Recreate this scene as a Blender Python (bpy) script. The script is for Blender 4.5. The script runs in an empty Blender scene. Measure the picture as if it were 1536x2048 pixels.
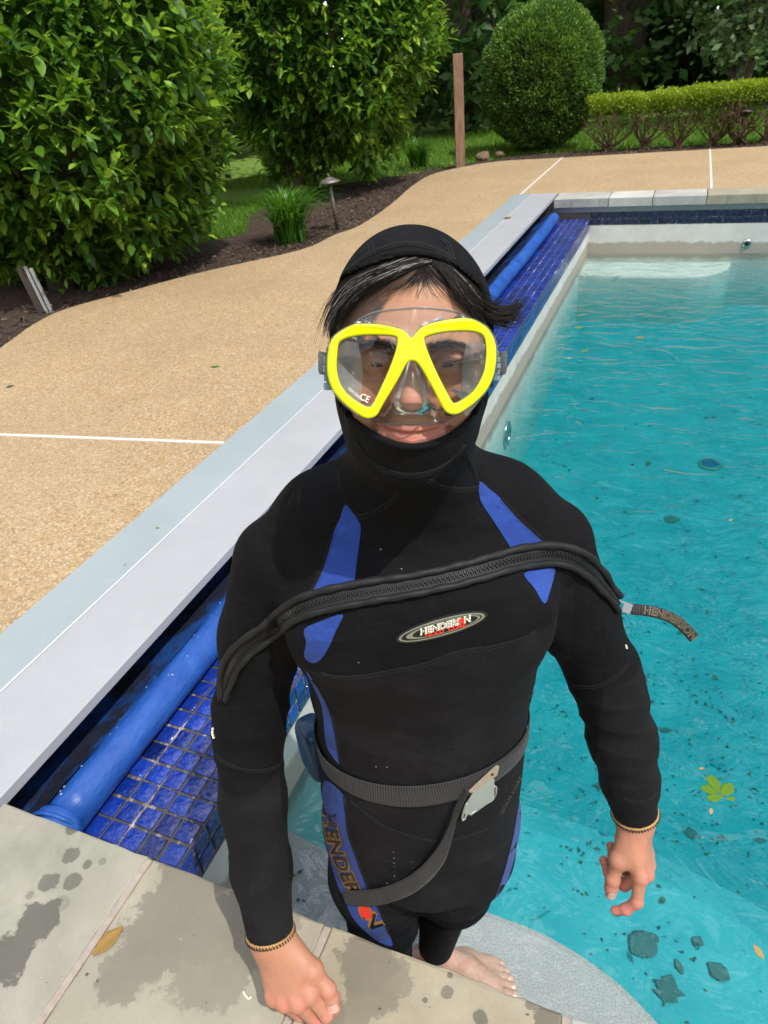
import bpy, bmesh, math, random
import numpy as np
from mathutils import Vector, Matrix, noise as mnoise
from mathutils.bvhtree import BVHTree
from mathutils.geometry import delaunay_2d_cdt

scene = bpy.context.scene
COL = scene.collection
rad = math.radians

# ------------------------------------------------------------------ camera
FPX = 1381.27
CAM_H = 1.30
def _calib():
    c = np.array([768., 1024.])
    ray = lambda p: np.array([p[0] - c[0], -(p[1] - c[1]), -FPX])
    Y = ray((1425, 50)); Y /= np.linalg.norm(Y)
    X = -ray((-2895, 512)); X -= Y * X.dot(Y); X /= np.linalg.norm(X)
    return np.array([X, Y, np.cross(X, Y)])
RC = _calib()
CP = np.array([0., 0., CAM_H])
cam_d = bpy.data.cameras.new('camera')
cam = bpy.data.objects.new('camera', cam_d); COL.objects.link(cam)
m4 = np.eye(4); m4[:3, :3] = RC; m4[:3, 3] = CP
cam.matrix_world = Matrix(m4.tolist())
cam_d.sensor_fit = 'VERTICAL'; cam_d.sensor_height = 36.0
cam_d.lens = 36.0 * FPX / 2048.0
cam_d.clip_start = 0.02; cam_d.clip_end = 400
cam_d.dof.use_dof = True; cam_d.dof.focus_distance = 0.85; cam_d.dof.aperture_fstop = 17
scene.camera = cam
def cray(x, y):
    return RC @ np.array([x - 768., 1024. - y, -FPX])
def gp(x, y, z=0.):                       # where the line of sight meets a level plane
    d = cray(x, y); t = (z - CP[2]) / d[2]; return CP + d * t
def gdp(x, y, dep):                       # a point at a given distance
    return CP + cray(x, y) * (dep / FPX)

# ------------------------------------------------------------------ sky, sun, exposure
SUN = Vector((0.46, -0.22, 0.86)).normalized()
world = bpy.data.worlds.new('World'); scene.world = world; world.use_nodes = True
nt = world.node_tree; nt.nodes.clear()
def wn(t, **k):
    n = nt.nodes.new(t)
    for a, b in k.items(): setattr(n, a, b)
    return n
sky = wn('ShaderNodeTexSky', sky_type='NISHITA', sun_disc=False)
sky.sun_elevation = math.asin(SUN.z); sky.sun_rotation = math.atan2(SUN.x, SUN.y)
bg1 = wn('ShaderNodeBackground'); bg1.inputs[1].default_value = 0.13
nt.links.new(sky.outputs[0], bg1.inputs[0])
bg2 = wn('ShaderNodeBackground'); bg2.inputs[0].default_value = (1.0, 0.985, 0.96, 1); bg2.inputs[1].default_value = 3.3
tc = wn('ShaderNodeTexCoord'); nz = wn('ShaderNodeTexNoise')
nz.inputs['Scale'].default_value = 2.6; nz.inputs['Detail'].default_value = 7; nz.inputs['Roughness'].default_value = .55
cr = wn('ShaderNodeValToRGB'); cr.color_ramp.elements[0].position = .47; cr.color_ramp.elements[1].position = .58
mx = wn('ShaderNodeMixShader'); wo = wn('ShaderNodeOutputWorld')
nt.links.new(tc.outputs['Generated'], nz.inputs['Vector']); nt.links.new(nz.outputs[0], cr.inputs[0])
nt.links.new(cr.outputs[0], mx.inputs[0]); nt.links.new(bg1.outputs[0], mx.inputs[1]); nt.links.new(bg2.outputs[0], mx.inputs[2])
nt.links.new(mx.outputs[0], wo.inputs[0])
sl = bpy.data.lights.new('sun', 'SUN'); sl.energy = 3.8; sl.angle = rad(0.6); sl.color = (1.0, 0.955, 0.88)
so = bpy.data.objects.new('sun', sl); COL.objects.link(so); so.location = (0, 0, 30)
so.rotation_euler = SUN.to_track_quat('Z', 'Y').to_euler()
vs = scene.view_settings
scene.display_settings.display_device = 'sRGB'
vs.view_transform = 'Standard'; vs.look = 'None'; vs.exposure = -0.02; vs.gamma = 1; vs.use_curve_mapping = False
scene.cycles.max_bounces = 10; scene.cycles.transparent_max_bounces = 24
scene.cycles.transmission_bounces = 8; scene.cycles.caustics_reflective = False; scene.cycles.caustics_refractive = False
scene.cycles.sample_clamp_indirect = 6
scene.cycles.use_denoising = True

# ------------------------------------------------------------------ helpers
def tag(o, label=None, cat=None, group=None, kind=None):
    if label: o['label'] = label
    if cat: o['category'] = cat
    if group: o['group'] = group
    if kind: o['kind'] = kind
    return o
def link(name, data, parent=None):
    o = bpy.data.objects.new(name, data); COL.objects.link(o)
    if parent: o.parent = parent
    return o
def empty(name, loc=(0, 0, 0), rz=0.):
    o = bpy.data.objects.new(name, None); COL.objects.link(o)
    o.location = loc; o.rotation_euler = (0, 0, rz); o.empty_display_size = .1
    return o
def mesh_np(name, v, f, mats=(), smooth=True, midx=None):
    """v (n,3); f list of arrays of faces (all quads or all tris) or a list of tuples"""
    me = bpy.data.meshes.new(name)
    if isinstance(f, np.ndarray):
        n = f.shape[1]; nf = len(f)
        me.vertices.add(len(v)); me.vertices.foreach_set('co', np.asarray(v, np.float32).ravel())
        me.loops.add(nf * n); me.loops.foreach_set('vertex_index', f.astype(np.int32).ravel())
        me.polygons.add(nf); me.polygons.foreach_set('loop_start', np.arange(0, nf * n, n, dtype=np.int32))
        me.polygons.foreach_set('loop_total', np.full(nf, n, np.int32))
        me.update(calc_edges=True)
    else:
        me.from_pydata([tuple(map(float, q)) for q in v], [], [tuple(map(int, q)) for q in f]); me.update()
    for m in (mats if isinstance(mats, (list, tuple)) else [mats]): me.materials.append(m)
    if midx is not None: me.polygons.foreach_set('material_index', np.asarray(midx, np.int32))
    if smooth: me.polygons.foreach_set('use_smooth', np.ones(len(me.polygons), bool))
    return me
class MB:                                  # collects simple solids into one mesh
    def __init__(s): s.v = []; s.f = []; s.m = []
    def add(s, v, f, mi=0):
        o = len(s.v); s.v += [tuple(q) for q in v]; s.f += [tuple(i + o for i in q) for q in f]; s.m += [mi] * len(f)
    def box(s, x0, x1, y0, y1, z0, z1, mi=0, ch=0.0):
        if ch <= 0:
            v = [(x, y, z) for z in (z0, z1) for y in (y0, y1) for x in (x0, x1)]
            s.add(v, [(0, 2, 3, 1), (4, 5, 7, 6), (0, 1, 5, 4), (2, 6, 7, 3), (0, 4, 6, 2), (1, 3, 7, 5)], mi)
        else:                               # top edges chamfered
            v = [(x0, y0, z0), (x1, y0, z0), (x1, y1, z0), (x0, y1, z0), (x0, y0, z1 - ch), (x1, y0, z1 - ch), (x1, y1, z1 - ch), (x0, y1, z1 - ch),
                 (x0 + ch, y0 + ch, z1), (x1 - ch, y0 + ch, z1), (x1 - ch, y1 - ch, z1), (x0 + ch, y1 - ch, z1)]
            s.add(v, [(3, 2, 1, 0), (0, 1, 5, 4), (1, 2, 6, 5), (2, 3, 7, 6), (3, 0, 4, 7), (4, 5, 9, 8), (5, 6, 10, 9), (6, 7, 11, 10), (7, 4, 8, 11), (8, 9, 10, 11)], mi)
    def tube(s, pts, r, seg=8, mi=0, cap=True, closed=False, flat=1.0):
        pts = [Vector(p) for p in pts]; n = len(pts)
        rr = r if hasattr(r, '__len__') else [r] * n
        up = Vector((.31, .23, .92)); rings = []; prev = None
        for i, p in enumerate(pts):
            a = pts[(i - 1) % n] if (i or closed) else p; b = pts[(i + 1) % n] if (i < n - 1 or closed) else p
            t = (b - a).normalized()
            if prev is None: x = t.orthogonal().normalized() if abs(t.dot(up)) > .95 else t.cross(up).normalized()
            else:
                x = prev - t * prev.dot(t); x.normalize()
            prev = x; y = t.cross(x)
            rings.append([p + (x * math.cos(q) + y * math.sin(q) * flat) * rr[i] for q in (2 * math.pi * k / seg for k in range(seg))])
        o = []; f = []
        for rg in rings: o += rg
        for i in range(n if closed else n - 1):
            j = (i + 1) % n
            for k in range(seg):
                f.append((i * seg + k, i * seg + (k + 1) % seg, j * seg + (k + 1) % seg, j * seg + k))
        if cap and not closed:
            f.append(tuple(range(seg))[::-1]); f.append(tuple((n - 1) * seg + k for k in range(seg)))
        s.add(o, f, mi)
    def lathe(s, prof, c=(0, 0, 0), seg=20, mi=0):
        v = []; f = []
        for r, z in prof:
            v += [(c[0] + r * math.cos(2 * math.pi * k / seg), c[1] + r * math.sin(2 * math.pi * k / seg), c[2] + z) for k in range(seg)]
        for i in range(len(prof) - 1):
            for k in range(seg): f.append((i * seg + k, i * seg + (k + 1) % seg, (i + 1) * seg + (k + 1) % seg, (i + 1) * seg + k))
        f.append(tuple(range(seg))[::-1]); f.append(tuple((len(prof) - 1) * seg + k for k in range(seg)))
        s.add(v, f, mi)
    def mesh(s, name, mats, smooth=False):
        me = mesh_np(name, s.v, s.f, mats, smooth)
        me.polygons.foreach_set('material_index', s.m)
        return me
    def build(s, name, mats, parent=None, smooth=False):
        return link(name, s.mesh(name, mats, smooth), parent)

# ------------------------------------------------------------------ materials
class NT:
    def __init__(s, name):
        s.m = bpy.data.materials.new(name); s.m.use_nodes = True; s.t = s.m.node_tree
        s.t.nodes.clear(); s.out = s.n('ShaderNodeOutputMaterial')
    def n(s, t, ins=None, **k):
        q = s.t.nodes.new(t)
        for a, b in k.items(): setattr(q, a, b)
        for a, b in (ins or {}).items(): s.set(q, a, b)
        return q
    def set(s, q, a, b):
        i = q.inputs[a]
        if hasattr(b, 'is_output') or isinstance(b, bpy.types.NodeSocket): s.t.links.new(b, i)
        else:
            if isinstance(b, (tuple, list)) and len(b) == 3 and i.type == 'RGBA': b = (*b, 1)
            i.default_value = b
    def obj(s): return s.n('ShaderNodeTexCoord').outputs['Object']
    def geo(s): return s.n('ShaderNodeNewGeometry').outputs['Position']
    def noise(s, vec, scale, detail=4, rough=.55, dist=0.):
        return s.n('ShaderNodeTexNoise', {'Vector': vec, 'Scale': scale, 'Detail': detail, 'Roughness': rough, 'Distortion': dist}).outputs[0]
    def ramp(s, fac, *st):
        q = s.n('ShaderNodeValToRGB', {'Fac': fac}); e = q.color_ramp.elements
        while len(e) < len(st): e.new(.5)
        for i, (p, c) in enumerate(st):
            e[i].position = p; e[i].color = (c, c, c, 1) if not isinstance(c, (tuple, list)) else (*c, 1)
        return q.outputs[0]
    def mix(s, fac, a, b, mode='MIX'):
        q = s.n('ShaderNodeMix', data_type='RGBA', blend_type=mode)
        s.set(q, 0, fac); s.set(q, 6, a); s.set(q, 7, b); return q.outputs[2]
    def math(s, op, a, b=0., c=0.):
        q = s.n('ShaderNodeMath', operation=op); s.set(q, 0, a); s.set(q, 1, b); s.set(q, 2, c); return q.outputs[0]
    def bump(s, h, st=.3, d=.002, nrm=None):
        i = {'Height': h, 'Strength': st, 'Distance': d}
        if nrm is not None: i['Normal'] = nrm
        return s.n('ShaderNodeBump', i).outputs[0]
    def scale(s, vec, sc):
        q = s.n('ShaderNodeMapping', {'Vector': vec}); q.inputs['Scale'].default_value = sc; return q.outputs[0]
    def bsdf(s, **k):
        q = s.n('ShaderNodeBsdfPrincipled')
        for a, b in k.items(): s.set(q, a.replace('_', ' '), b)
        s.t.links.new(q.outputs[0], s.out.inputs[0]); return q
    def attr(s, name): return s.n('ShaderNodeAttribute', attribute_name=name)
def simple(name, col, rough=.5, metal=0., var=.12, vs=30., bump=.0, bd=.001, spec=.5, **k):
    t = NT(name); o = t.obj(); nz = t.noise(o, vs, 5)
    c = t.mix(nz, tuple(q * (1 - var) for q in col), tuple(min(1, q * (1 + var)) for q in col))
    kw = dict(Base_Color=c, Roughness=t.ramp(nz, (.2, max(.02, rough - .06)), (.8, min(1, rough + .06))), Metallic=metal, Specular_IOR_Level=spec)
    if bump: kw['Normal'] = t.bump(t.noise(o, vs * 6, 4), bump, bd)
    kw.update(k); t.bsdf(**kw); return t.m
def smooth_loop(pts, n=4, closed=True):
    o = []; m = len(pts); P = [np.asarray(q, float) for q in pts]
    for i in range(m if closed else m - 1):
        a, b, c, d = (P[(i + j) % m] if closed else P[min(max(i + j, 0), m - 1)] for j in (-1, 0, 1, 2))
        for k in range(n):
            t = k / n; o.append(.5 * ((2 * b) + (c - a) * t + (2 * a - 5 * b + 4 * c - d) * t * t + (3 * b - a - 3 * c + d) * t ** 3))
    if not closed: o.append(P[-1])
    return o
def inside(poly, x, y):
    c = False
    for i in range(len(poly)):
        (ax, ay), (bx, by) = poly[i], poly[i - 1]
        if (ay > y) != (by > y) and x < (bx - ax) * (y - ay) / (by - ay) + ax: c = not c
    return c
def clear(name, tint, rough, diff, dcol=(.85, .88, .90), ior=1.42):
    """clear plastic or glass: what is behind shows through, edges and glancing views mirror"""
    t = NT(name); o = t.obj()
    tr = t.n('ShaderNodeBsdfTransparent', {'Color': tint}); gl = t.n('ShaderNodeBsdfGlossy', {'Color': (1, 1, 1), 'Roughness': rough})
    fr = t.n('ShaderNodeFresnel', {'IOR': ior}); m1 = t.n('ShaderNodeMixShader', {0: fr.outputs[0], 1: tr.outputs[0], 2: gl.outputs[0]})
    if diff > 0:
        df = t.n('ShaderNodeBsdfDiffuse', {'Color': dcol}); tl = t.n('ShaderNodeBsdfTranslucent', {'Color': dcol}); m2 = t.n('ShaderNodeMixShader', {0: .5, 1: df.outputs[0], 2: tl.outputs[0]})
        f = t.math('MULTIPLY', t.ramp(t.noise(o, 70, 4), (.3, .7), (.7, 1.)), diff)
        m1 = t.n('ShaderNodeMixShader', {0: f, 1: m1.outputs[0], 2: m2.outputs[0]})
    t.t.links.new(m1.outputs[0], t.out.inputs[0]); return t.m
M_RED = simple('print_red', (.75, .035, .02), .45, vs=80)
M_OLIVE = simple('badge_olive', (.20, .205, .155), .4, var=.1, vs=80)
M_WHITE = simple('print_cream', (.74, .70, .58), .5, vs=80)
M_INK = simple('print_black', (.008, .008, .009), .4, vs=80)
M_ORANGE = simple('print_ochre', (.33, .165, .035), .6, var=.2, vs=90)
def resample(pts, step):
    P = [np.asarray(q, float) for q in pts]; o = [P[0]]; acc = 0.
    for a, b in zip(P[:-1], P[1:]):
        L = np.linalg.norm(b - a)
        while acc + L >= step and L > 1e-9:
            a = a + (b - a) * ((step - acc) / L); L = np.linalg.norm(b - a); acc = 0.; o.append(a)
        acc += L
    if np.linalg.norm(o[-1] - P[-1]) > step * .3: o.append(P[-1])
    return o
# ================================================================== the diver: implicit body, meshed with surface nets
TH = rad(22)
BU = np.array([math.cos(TH), math.sin(TH), 0.]); BV = np.array([-math.sin(TH), math.cos(TH), 0.])
RW = np.array([BU, BV, [0, 0, 1.]])           # world -> body frame (u right, v away from the photographer, w up)
STEP_Z = -0.60; WATER_Z = -0.516
BASE = np.array([-.03, .80, STEP_Z])
def w2b(p): return RW @ np.asarray(p, float)
def b2w(p): return RW.T @ np.asarray(p, float)
CB = w2b(CP)
def ray_b(x, y): return w2b(cray(x, y))
# head frame: origin between the eyes, x to the right of the picture, y into the head, z up
HO = w2b(gdp(824, 738, .645))
_n = HO - CB; _n /= np.linalg.norm(_n)
_r = w2b(RC @ np.array([1., 0, 0])); _r -= _n * _r.dot(_n); _r /= np.linalg.norm(_r)
HM = np.array([_r, _n, np.cross(_r, _n)]).T    # columns = axes
def h2b(p): return HO + HM @ np.asarray(p, float)
F32 = np.float32
class Prims:
    def __init__(s): s.items = []; s.lo = []; s.hi = []
    def cone(s, a, b, r1, r2, k=.01, op=0):
        a = np.asarray(a, float); b = np.asarray(b, float); m = max(r1, r2)
        s.items.append(('c', a, b, r1, r2, k, op)); s.lo.append(np.minimum(a, b) - m - k - .012); s.hi.append(np.maximum(a, b) + m + k + .012)
    def chain(s, pts, rs, k=.01, op=0):
        for i in range(len(pts) - 1): s.cone(pts[i], pts[i + 1], rs[i], rs[i + 1], k, op)
    def ell(s, c, r, M=None, k=.01, op=0):
        c = np.asarray(c, float); m = max(r)
        s.items.append(('e', c, np.asarray(r, float), np.eye(3) if M is None else M, 0, k, op)); s.lo.append(c - m - k - .012); s.hi.append(c + m + k + .012)
    def loft(s, tab, k=.02, op=0):
        tab = np.asarray(tab, float)
        s.items.append(('l', tab, None, 0, 0, k, op))
        s.lo.append(np.array([(tab[:, 1] - tab[:, 3]).min(), (tab[:, 2] - tab[:, 4]).min(), tab[0, 0]]) - .06)
        s.hi.append(np.array([(tab[:, 1] + tab[:, 3]).max(), (tab[:, 2] + tab[:, 4]).max(), tab[-1, 0]]) + .06)
    def ev1(s, it, p):
        if it[0] == 'c':
            a, b, r1, r2 = it[1:5]; ba = (b - a).astype(F32); L = float(ba @ ba) or 1e-9
            q = p - a.astype(F32); h = np.clip((q @ ba) / L, 0, 1)
            q -= h[:, None] * ba
            return np.sqrt(np.einsum('ij,ij->i', q, q)) - (r1 + (r2 - r1) * h)
        if it[0] == 'e':
            q = ((p - it[1].astype(F32)) @ it[3].astype(F32)); r = it[2].astype(F32)
            a = q / r; k0 = np.sqrt(np.einsum('ij,ij->i', a, a)) + 1e-6; b = a / r; k1 = np.sqrt(np.einsum('ij,ij->i', b, b)) + 1e-6
            return k0 * (k0 - 1) / k1
        t = it[1]; w = np.clip(p[:, 2], t[0, 0], t[-1, 0])
        cu, cv, a, b = (np.interp(w, t[:, 0], t[:, j]).astype(F32) for j in (1, 2, 3, 4))
        x = (p[:, 0] - cu); y = (p[:, 1] - cv)
        rho = ((np.abs(x) / a) ** 2.25 + (np.abs(y) / b) ** 2.25) ** (1 / 2.25) + 1e-6
        r = np.sqrt(x * x + y * y)
        d = np.where(rho > .25, r * (1 - 1 / rho) , -np.minimum(a, b) * .9)
        dz = p[:, 2] - w
        return np.where(dz == 0, d, np.sqrt(np.maximum(d, 0) ** 2 + dz * dz) + np.minimum(d, 0) * 0)
    def __call__(s, p):
        d = np.full(len(p), .5, F32)
        if not s.items: return d
        LO = np.array(s.lo); HI = np.array(s.hi); glo = LO.min(0) ; ghi = HI.max(0)
        for c in range(0, len(p), 3000):
            q = p[c:c + 3000]; a, b = q.min(0), q.max(0)
            if (a > ghi).any() or (b < glo).any(): continue
            e = d[c:c + 3000]
            for i in np.nonzero(((HI > a) & (LO < b)).all(1))[0]: e = s.one(s.items[i], q, e)
            d[c:c + 3000] = e
        return d
    def one(s, it, q, a):
        e = s.ev1(it, q); k = it[5]
        if it[6] == 0:
            h = np.maximum(k - np.abs(a - e), 0) / k; return np.minimum(a, e) - h * h * k * .25
        e = -e; h = np.maximum(k - np.abs(a - e), 0) / k; return np.maximum(a, e) + h * h * k * .25
def grad(f, p, e=.0006):
    g = np.empty_like(p)
    for j in range(3):
        o = np.zeros(3, F32); o[j] = e; g[:, j] = f(p + o) - f(p - o)
    return g / (2 * e)
def project(f, p, it=2):
    K = np.floor((p - p.min(0)) / .06).astype(np.int64); order = np.argsort((K[:, 0] * 64 + K[:, 1]) * 64 + K[:, 2], kind='stable')
    inv = np.empty_like(order); inv[order] = np.arange(len(order)); p = p[order]
    for _ in range(it):
        d = f(p); g = grad(f, p); L = np.einsum('ij,ij->i', g, g)
        st = np.clip(d / np.maximum(L, .15), -.006, .006)
        p = p - g * st[:, None]
    return p[inv]
def nets(f, lo, hi, h, B=8):
    lo = np.asarray(lo, float); n = (np.ceil((np.asarray(hi) - lo) / (h * B)).astype(int))
    cc = [lo[j] + (np.arange(n[j]) + .5) * h * B for j in range(3)]
    G = np.stack(np.meshgrid(*cc, indexing='ij'), -1).reshape(-1, 3).astype(F32)
    dc = f(G)
    D = dc.reshape(n)
    for j in range(3): D = np.repeat(D, B, j)
    D = np.ascontiguousarray(D)
    near = np.nonzero(np.abs(dc) < h * B * 1.35 + .012)[0]
    off = np.stack(np.meshgrid(*[np.arange(B)] * 3, indexing='ij'), -1).reshape(-1, 3)
    ijk = np.stack(np.unravel_index(near, n), 1) * B
    for c0 in range(0, len(near), 1500):
        I = (ijk[c0:c0 + 1500, None] + off[None]).reshape(-1, 3)
        D[I[:, 0], I[:, 1], I[:, 2]] = f((lo + I * h).astype(F32))
    S = D < 0
    N = np.array(D.shape)
    # cells with a change of sign
    c = np.zeros(N - 1, np.int8)
    for a in (0, 1):
        for b in (0, 1):
            for e in (0, 1): c += S[a:N[0] - 1 + a, b:N[1] - 1 + b, e:N[2] - 1 + e]
    act = np.nonzero((c > 0) & (c < 8)); idx = np.full(N - 1, -1, np.int32); nv = len(act[0]); idx[act] = np.arange(nv)
    A = np.stack(act, 1); P = np.zeros((nv, 3)); W = np.zeros(nv)
    cor = [(a, b, e) for a in (0, 1) for b in (0, 1) for e in (0, 1)]
    for i, p in enumerate(cor):
        for q in cor[i + 1:]:
            if sum(abs(np.array(p) - q)) != 1: continue
            dp = D[tuple((A + p).T)]; dq = D[tuple((A + q).T)]
            m = (dp < 0) != (dq < 0); t = dp[m] / (dp[m] - dq[m])
            P[m] += np.array(p) + t[:, None] * (np.array(q) - p); W[m] += 1
    P = lo + (A + P / W[:, None]) * h
    F = []
    for ax in range(3):
        o = [j for j in range(3) if j != ax]
        s0 = [slice(1, -1)] * 3; s1 = [slice(1, -1)] * 3
        s0[ax] = slice(1, N[ax] - 2); s1[ax] = slice(2, N[ax] - 1)
        a = S[tuple(s0)]; b = S[tuple(s1)]
        E = np.stack(np.nonzero(a != b), 1) + 1; fl = a[tuple((E - 1).T)]
        q = []
        for (x, y) in ((0, 0), (1, 0), (1, 1), (0, 1)):
            K = E.copy(); K[:, o[0]] -= x; K[:, o[1]] -= y; q.append(idx[tuple(K.T)])
        q = np.stack(q, 1)
        if ax == 1: fl = ~fl
        q[fl] = q[fl][:, ::-1]
        F.append(q)
    F = np.concatenate(F); F = F[(F >= 0).all(1)]
    return P.astype(F32), F[:, ::-1]
def subdivide_where(v, f, fn, f_sdf, levels):
    """quads whose vertices lie where fn says so are split again and laid on the surface"""
    for lv in range(levels):
        bm = bmesh.new(); me = mesh_np('tmp', v, f if isinstance(f, np.ndarray) else f, ())
        bm.from_mesh(me); bpy.data.meshes.remove(me)
        sel = fn(np.array([q.co[:] for q in bm.verts], F32), lv)
        bm.verts.ensure_lookup_table()
        ed = [e for e in bm.edges if sel[e.verts[0].index] and sel[e.verts[1].index]]
        bmesh.ops.subdivide_edges(bm, edges=ed, cuts=1, use_grid_fill=True)
        v = np.array([q.co[:] for q in bm.verts], F32); bm.verts.index_update()
        f = [tuple(q.index for q in fc.verts) for fc in bm.faces]
        bm.free()
        s = fn(v, lv)
        v[s] = project(f_sdf, v[s], 2)
    return v, f
# ================================================================== the place: deck, pool, coping, lid
COPY = 0.517; LX0, LX1 = -1.70, -1.25; LSEAM = -1.508; LEND = 7.79
BX = -0.879; BZ = -0.183; TP = 0.0568; FARY = 7.48; FLOOR = -1.70
def up_at(x, y, P):                             # height at which a line of sight passes over ground point P
    d = cray(x, y); t = math.hypot(P[0], P[1]) / math.hypot(d[0], d[1]); return CAM_H + d[2] * t
def aggregate():
    t = NT('exposed_aggregate'); o = t.geo()
    v = t.n('ShaderNodeTexVoronoi', {'Vector': o, 'Scale': 125., 'Randomness': 1.}); v2 = t.n('ShaderNodeTexVoronoi', {'Vector': o, 'Scale': 260., 'Randomness': 1.})
    s1 = t.n('ShaderNodeSeparateColor', {'Color': v.outputs['Color']}).outputs[0]; s2 = t.n('ShaderNodeSeparateColor', {'Color': v2.outputs['Color']}).outputs[0]
    R1 = ((0., (.10, .060, .030)), (.12, (.30, .178, .076)), (.4, (.445, .30, .142)), (.65, (.54, .375, .185)), (.85, (.61, .475, .30)), (.97, (.68, .62, .52)))
    c = t.mix(.42, t.ramp(s1, *R1), t.ramp(s2, *R1))
    big = t.noise(o, 1.3, 5, .6); mid = t.noise(o, 9, 5, .6)
    c = t.mix(t.ramp(big, (.35, .40), (.62, 0.)), c, (.30, .22, .14)); c = t.mix(t.ramp(t.noise(o, .55, 6, .65, .6), (.48, 0.), (.70, .35)), c, (.46, .37, .25)); c = t.mix(t.ramp(mid, (.5, 0.), (.8, .25)), c, (.62, .50, .34))
    h = t.math('ADD', t.ramp(v.outputs['Distance'], (0, 1.), (.5, 0.)), t.math('MULTIPLY', t.ramp(v2.outputs['Distance'], (0, 1.), (.5, 0.)), .5))
    c = t.mix(t.ramp(h, (.1, .35), (.5, 0.)), c, (.20, .13, .07))
    t.bsdf(Base_Color=c, Roughness=.78, Normal=t.bump(h, .55, .004), Specular_IOR_Level=.3); return t.m
M_AGG = aggregate()
BORDER = [(-.1, -2.5), (-3.6, -2.5), (-3.75, 1.2), (-3.80, 2.6), (-3.93, 3.05), (-4.07, 3.45), (-4.09, 3.78), (-3.89, 4.19), (-3.589, 4.76), (-3.05, 5.487), (-2.98, 6.04), (-2.89, 6.454), (-2.957, 7.43), (-3.12, 8.6), (-3.15, 9.45), (-2.92, 9.98), (-2.47, 10.40), (-1.60, 10.46), (.83, 10.59), (3.5, 10.7), (9, 10.9)]
bs = [tuple(q) for q in smooth_loop(BORDER[2:], 4, False)]
deckp = [(-3.7, -2.5)] + bs + [(9, 7.80), (LX0 - .0, 7.80), (LX0 - .0, -2.5)]
bm = bmesh.new(); vs_ = [bm.verts.new((x, y, 0)) for x, y in deckp]; bm.faces.new(vs_)
bmesh.ops.triangulate(bm, faces=bm.faces[:]); ex = bmesh.ops.extrude_face_region(bm, geom=bm.faces[:])
for q in ex['geom']:
    if isinstance(q, bmesh.types.BMVert): q.co.z -= .10
bmesh.ops.recalc_face_normals(bm, faces=bm.faces[:])
me = bpy.data.meshes.new('deck'); bm.to_mesh(me); bm.free(); me.materials.append(M_AGG)
deck = tag(link('deck', me), kind='structure')
M_JOINT = simple('joint_strip', (.62, .58, .54), .7, vs=40)
for (a, b) in (((-3.84, 1.87), (LX0, 2.151)), ((.173, 10.55), (.193, 7.81)), ((-1.634, 10.44), (-1.634, 7.81))):
    a = Vector((*a, 0)); b = Vector((*b, 0)); d = (b - a).normalized(); s = Vector((-d.y, d.x, 0)) * .010
    mb = MB(); mb.add([a - s, b - s, b + s, a + s, *(q + Vector((0, 0, .004)) for q in (a - s, b - s, b + s, a + s))], [(3, 2, 1, 0), (4, 5, 6, 7), (0, 1, 5, 4), (1, 2, 6, 5), (2, 3, 7, 6), (3, 0, 4, 7)])
    mb.build('expansion_joint', M_JOINT, deck)
# ---- coping of bluestone
def stone_mat(name, c1, c2, blobs, c3=None):
    t = NT(name); o = t.geo(); n1 = t.noise(o, 5, 7, .62, .4); n2 = t.noise(o, 260, 3, .6); n3 = t.noise(o, 30, 5, .6)
    c = t.mix(t.ramp(n1, (.35, 0.), (.65, 1.)), c1, c2)
    c = t.mix(t.ramp(t.noise(o, 2.6, 4, .5, .8), (.5, 0.), (.72, .75)), c, c3 or tuple(q * 1.15 for q in c2))
    c = t.mix(t.math('MULTIPLY', t.ramp(n2, (.55, 0.), (.75, 1.)), .3), c, tuple(q * .62 for q in c1))
    c = t.mix(t.math('MULTIPLY', t.ramp(n3, (.6, 0.), (.8, 1.)), .25), c, tuple(min(1, q * 1.5) for q in c2))
    m = None
    wob = t.math('ADD', t.math('MULTIPLY_ADD', t.noise(o, 30, 6, .68), 1.5, -.75), t.math('MULTIPLY_ADD', t.noise(o, 8, 3), .9, -.45))
    for (x, y, r, k) in blobs:
        d = t.n('ShaderNodeVectorMath', {0: o, 1: (x, y, 0)}, operation='DISTANCE').outputs['Value']
        e = t.math('ADD', t.math('MULTIPLY_ADD', d, -1. / r, 1.), wob)
        e = t.math('MULTIPLY', t.ramp(e, (.08, 0.), (.20, 1.)), k); m = e if m is None else t.math('MAXIMUM', m, e)
    ro = .72; nb = t.bump(n1, .25, .004); nb = t.bump(n2, .25, .0008, nb)
    if m is not None:
        c = t.mix(m, c, t.mix(.80, c, (.060, .058, .048))); ro = t.math('MULTIPLY_ADD', m, -.22, .72)
    t.bsdf(Base_Color=c, Roughness=ro, Normal=nb, Specular_IOR_Level=.35); return t.m
BL = lambda px, r, k=.8: (*gp(*px)[:2], r, k)
blobs1 = [BL((142, 1712), .020), BL((142, 1658), .016), BL((175, 1730), .014), BL((100, 1765), .024), BL((147, 1760), .022), BL((205, 1722), .010, .5), BL((75, 1845), .050, .95), BL((15, 1918), .052, .95), BL((60, 1790), .010, .5), BL((120, 1810), .02, .3)]
blobs2 = [BL((380, 1760), .075, .55), BL((330, 1840), .085, .55), BL((420, 1850), .085, .5), BL((310, 1900), .075, .5), BL((250, 1950), .06, .5), BL((420, 1940), .08, .42), BL((560, 1830), .05, .35)]
blobs3 = [BL((735, 1925), .062, .62), BL((745, 1985), .055, .55), BL((712, 2025), .03, .5), BL((770, 1960), .05, .5), BL((895, 1985), .010, .7), BL((900, 1950), .006), BL((840, 1905), .010, .7), BL((960, 2035), .014, .8), BL((1100, 2045), .03, .8), BL((1060, 2010), .008, .7), BL((850, 2000), .005), BL((650, 2025), .04, .6)]
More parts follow.
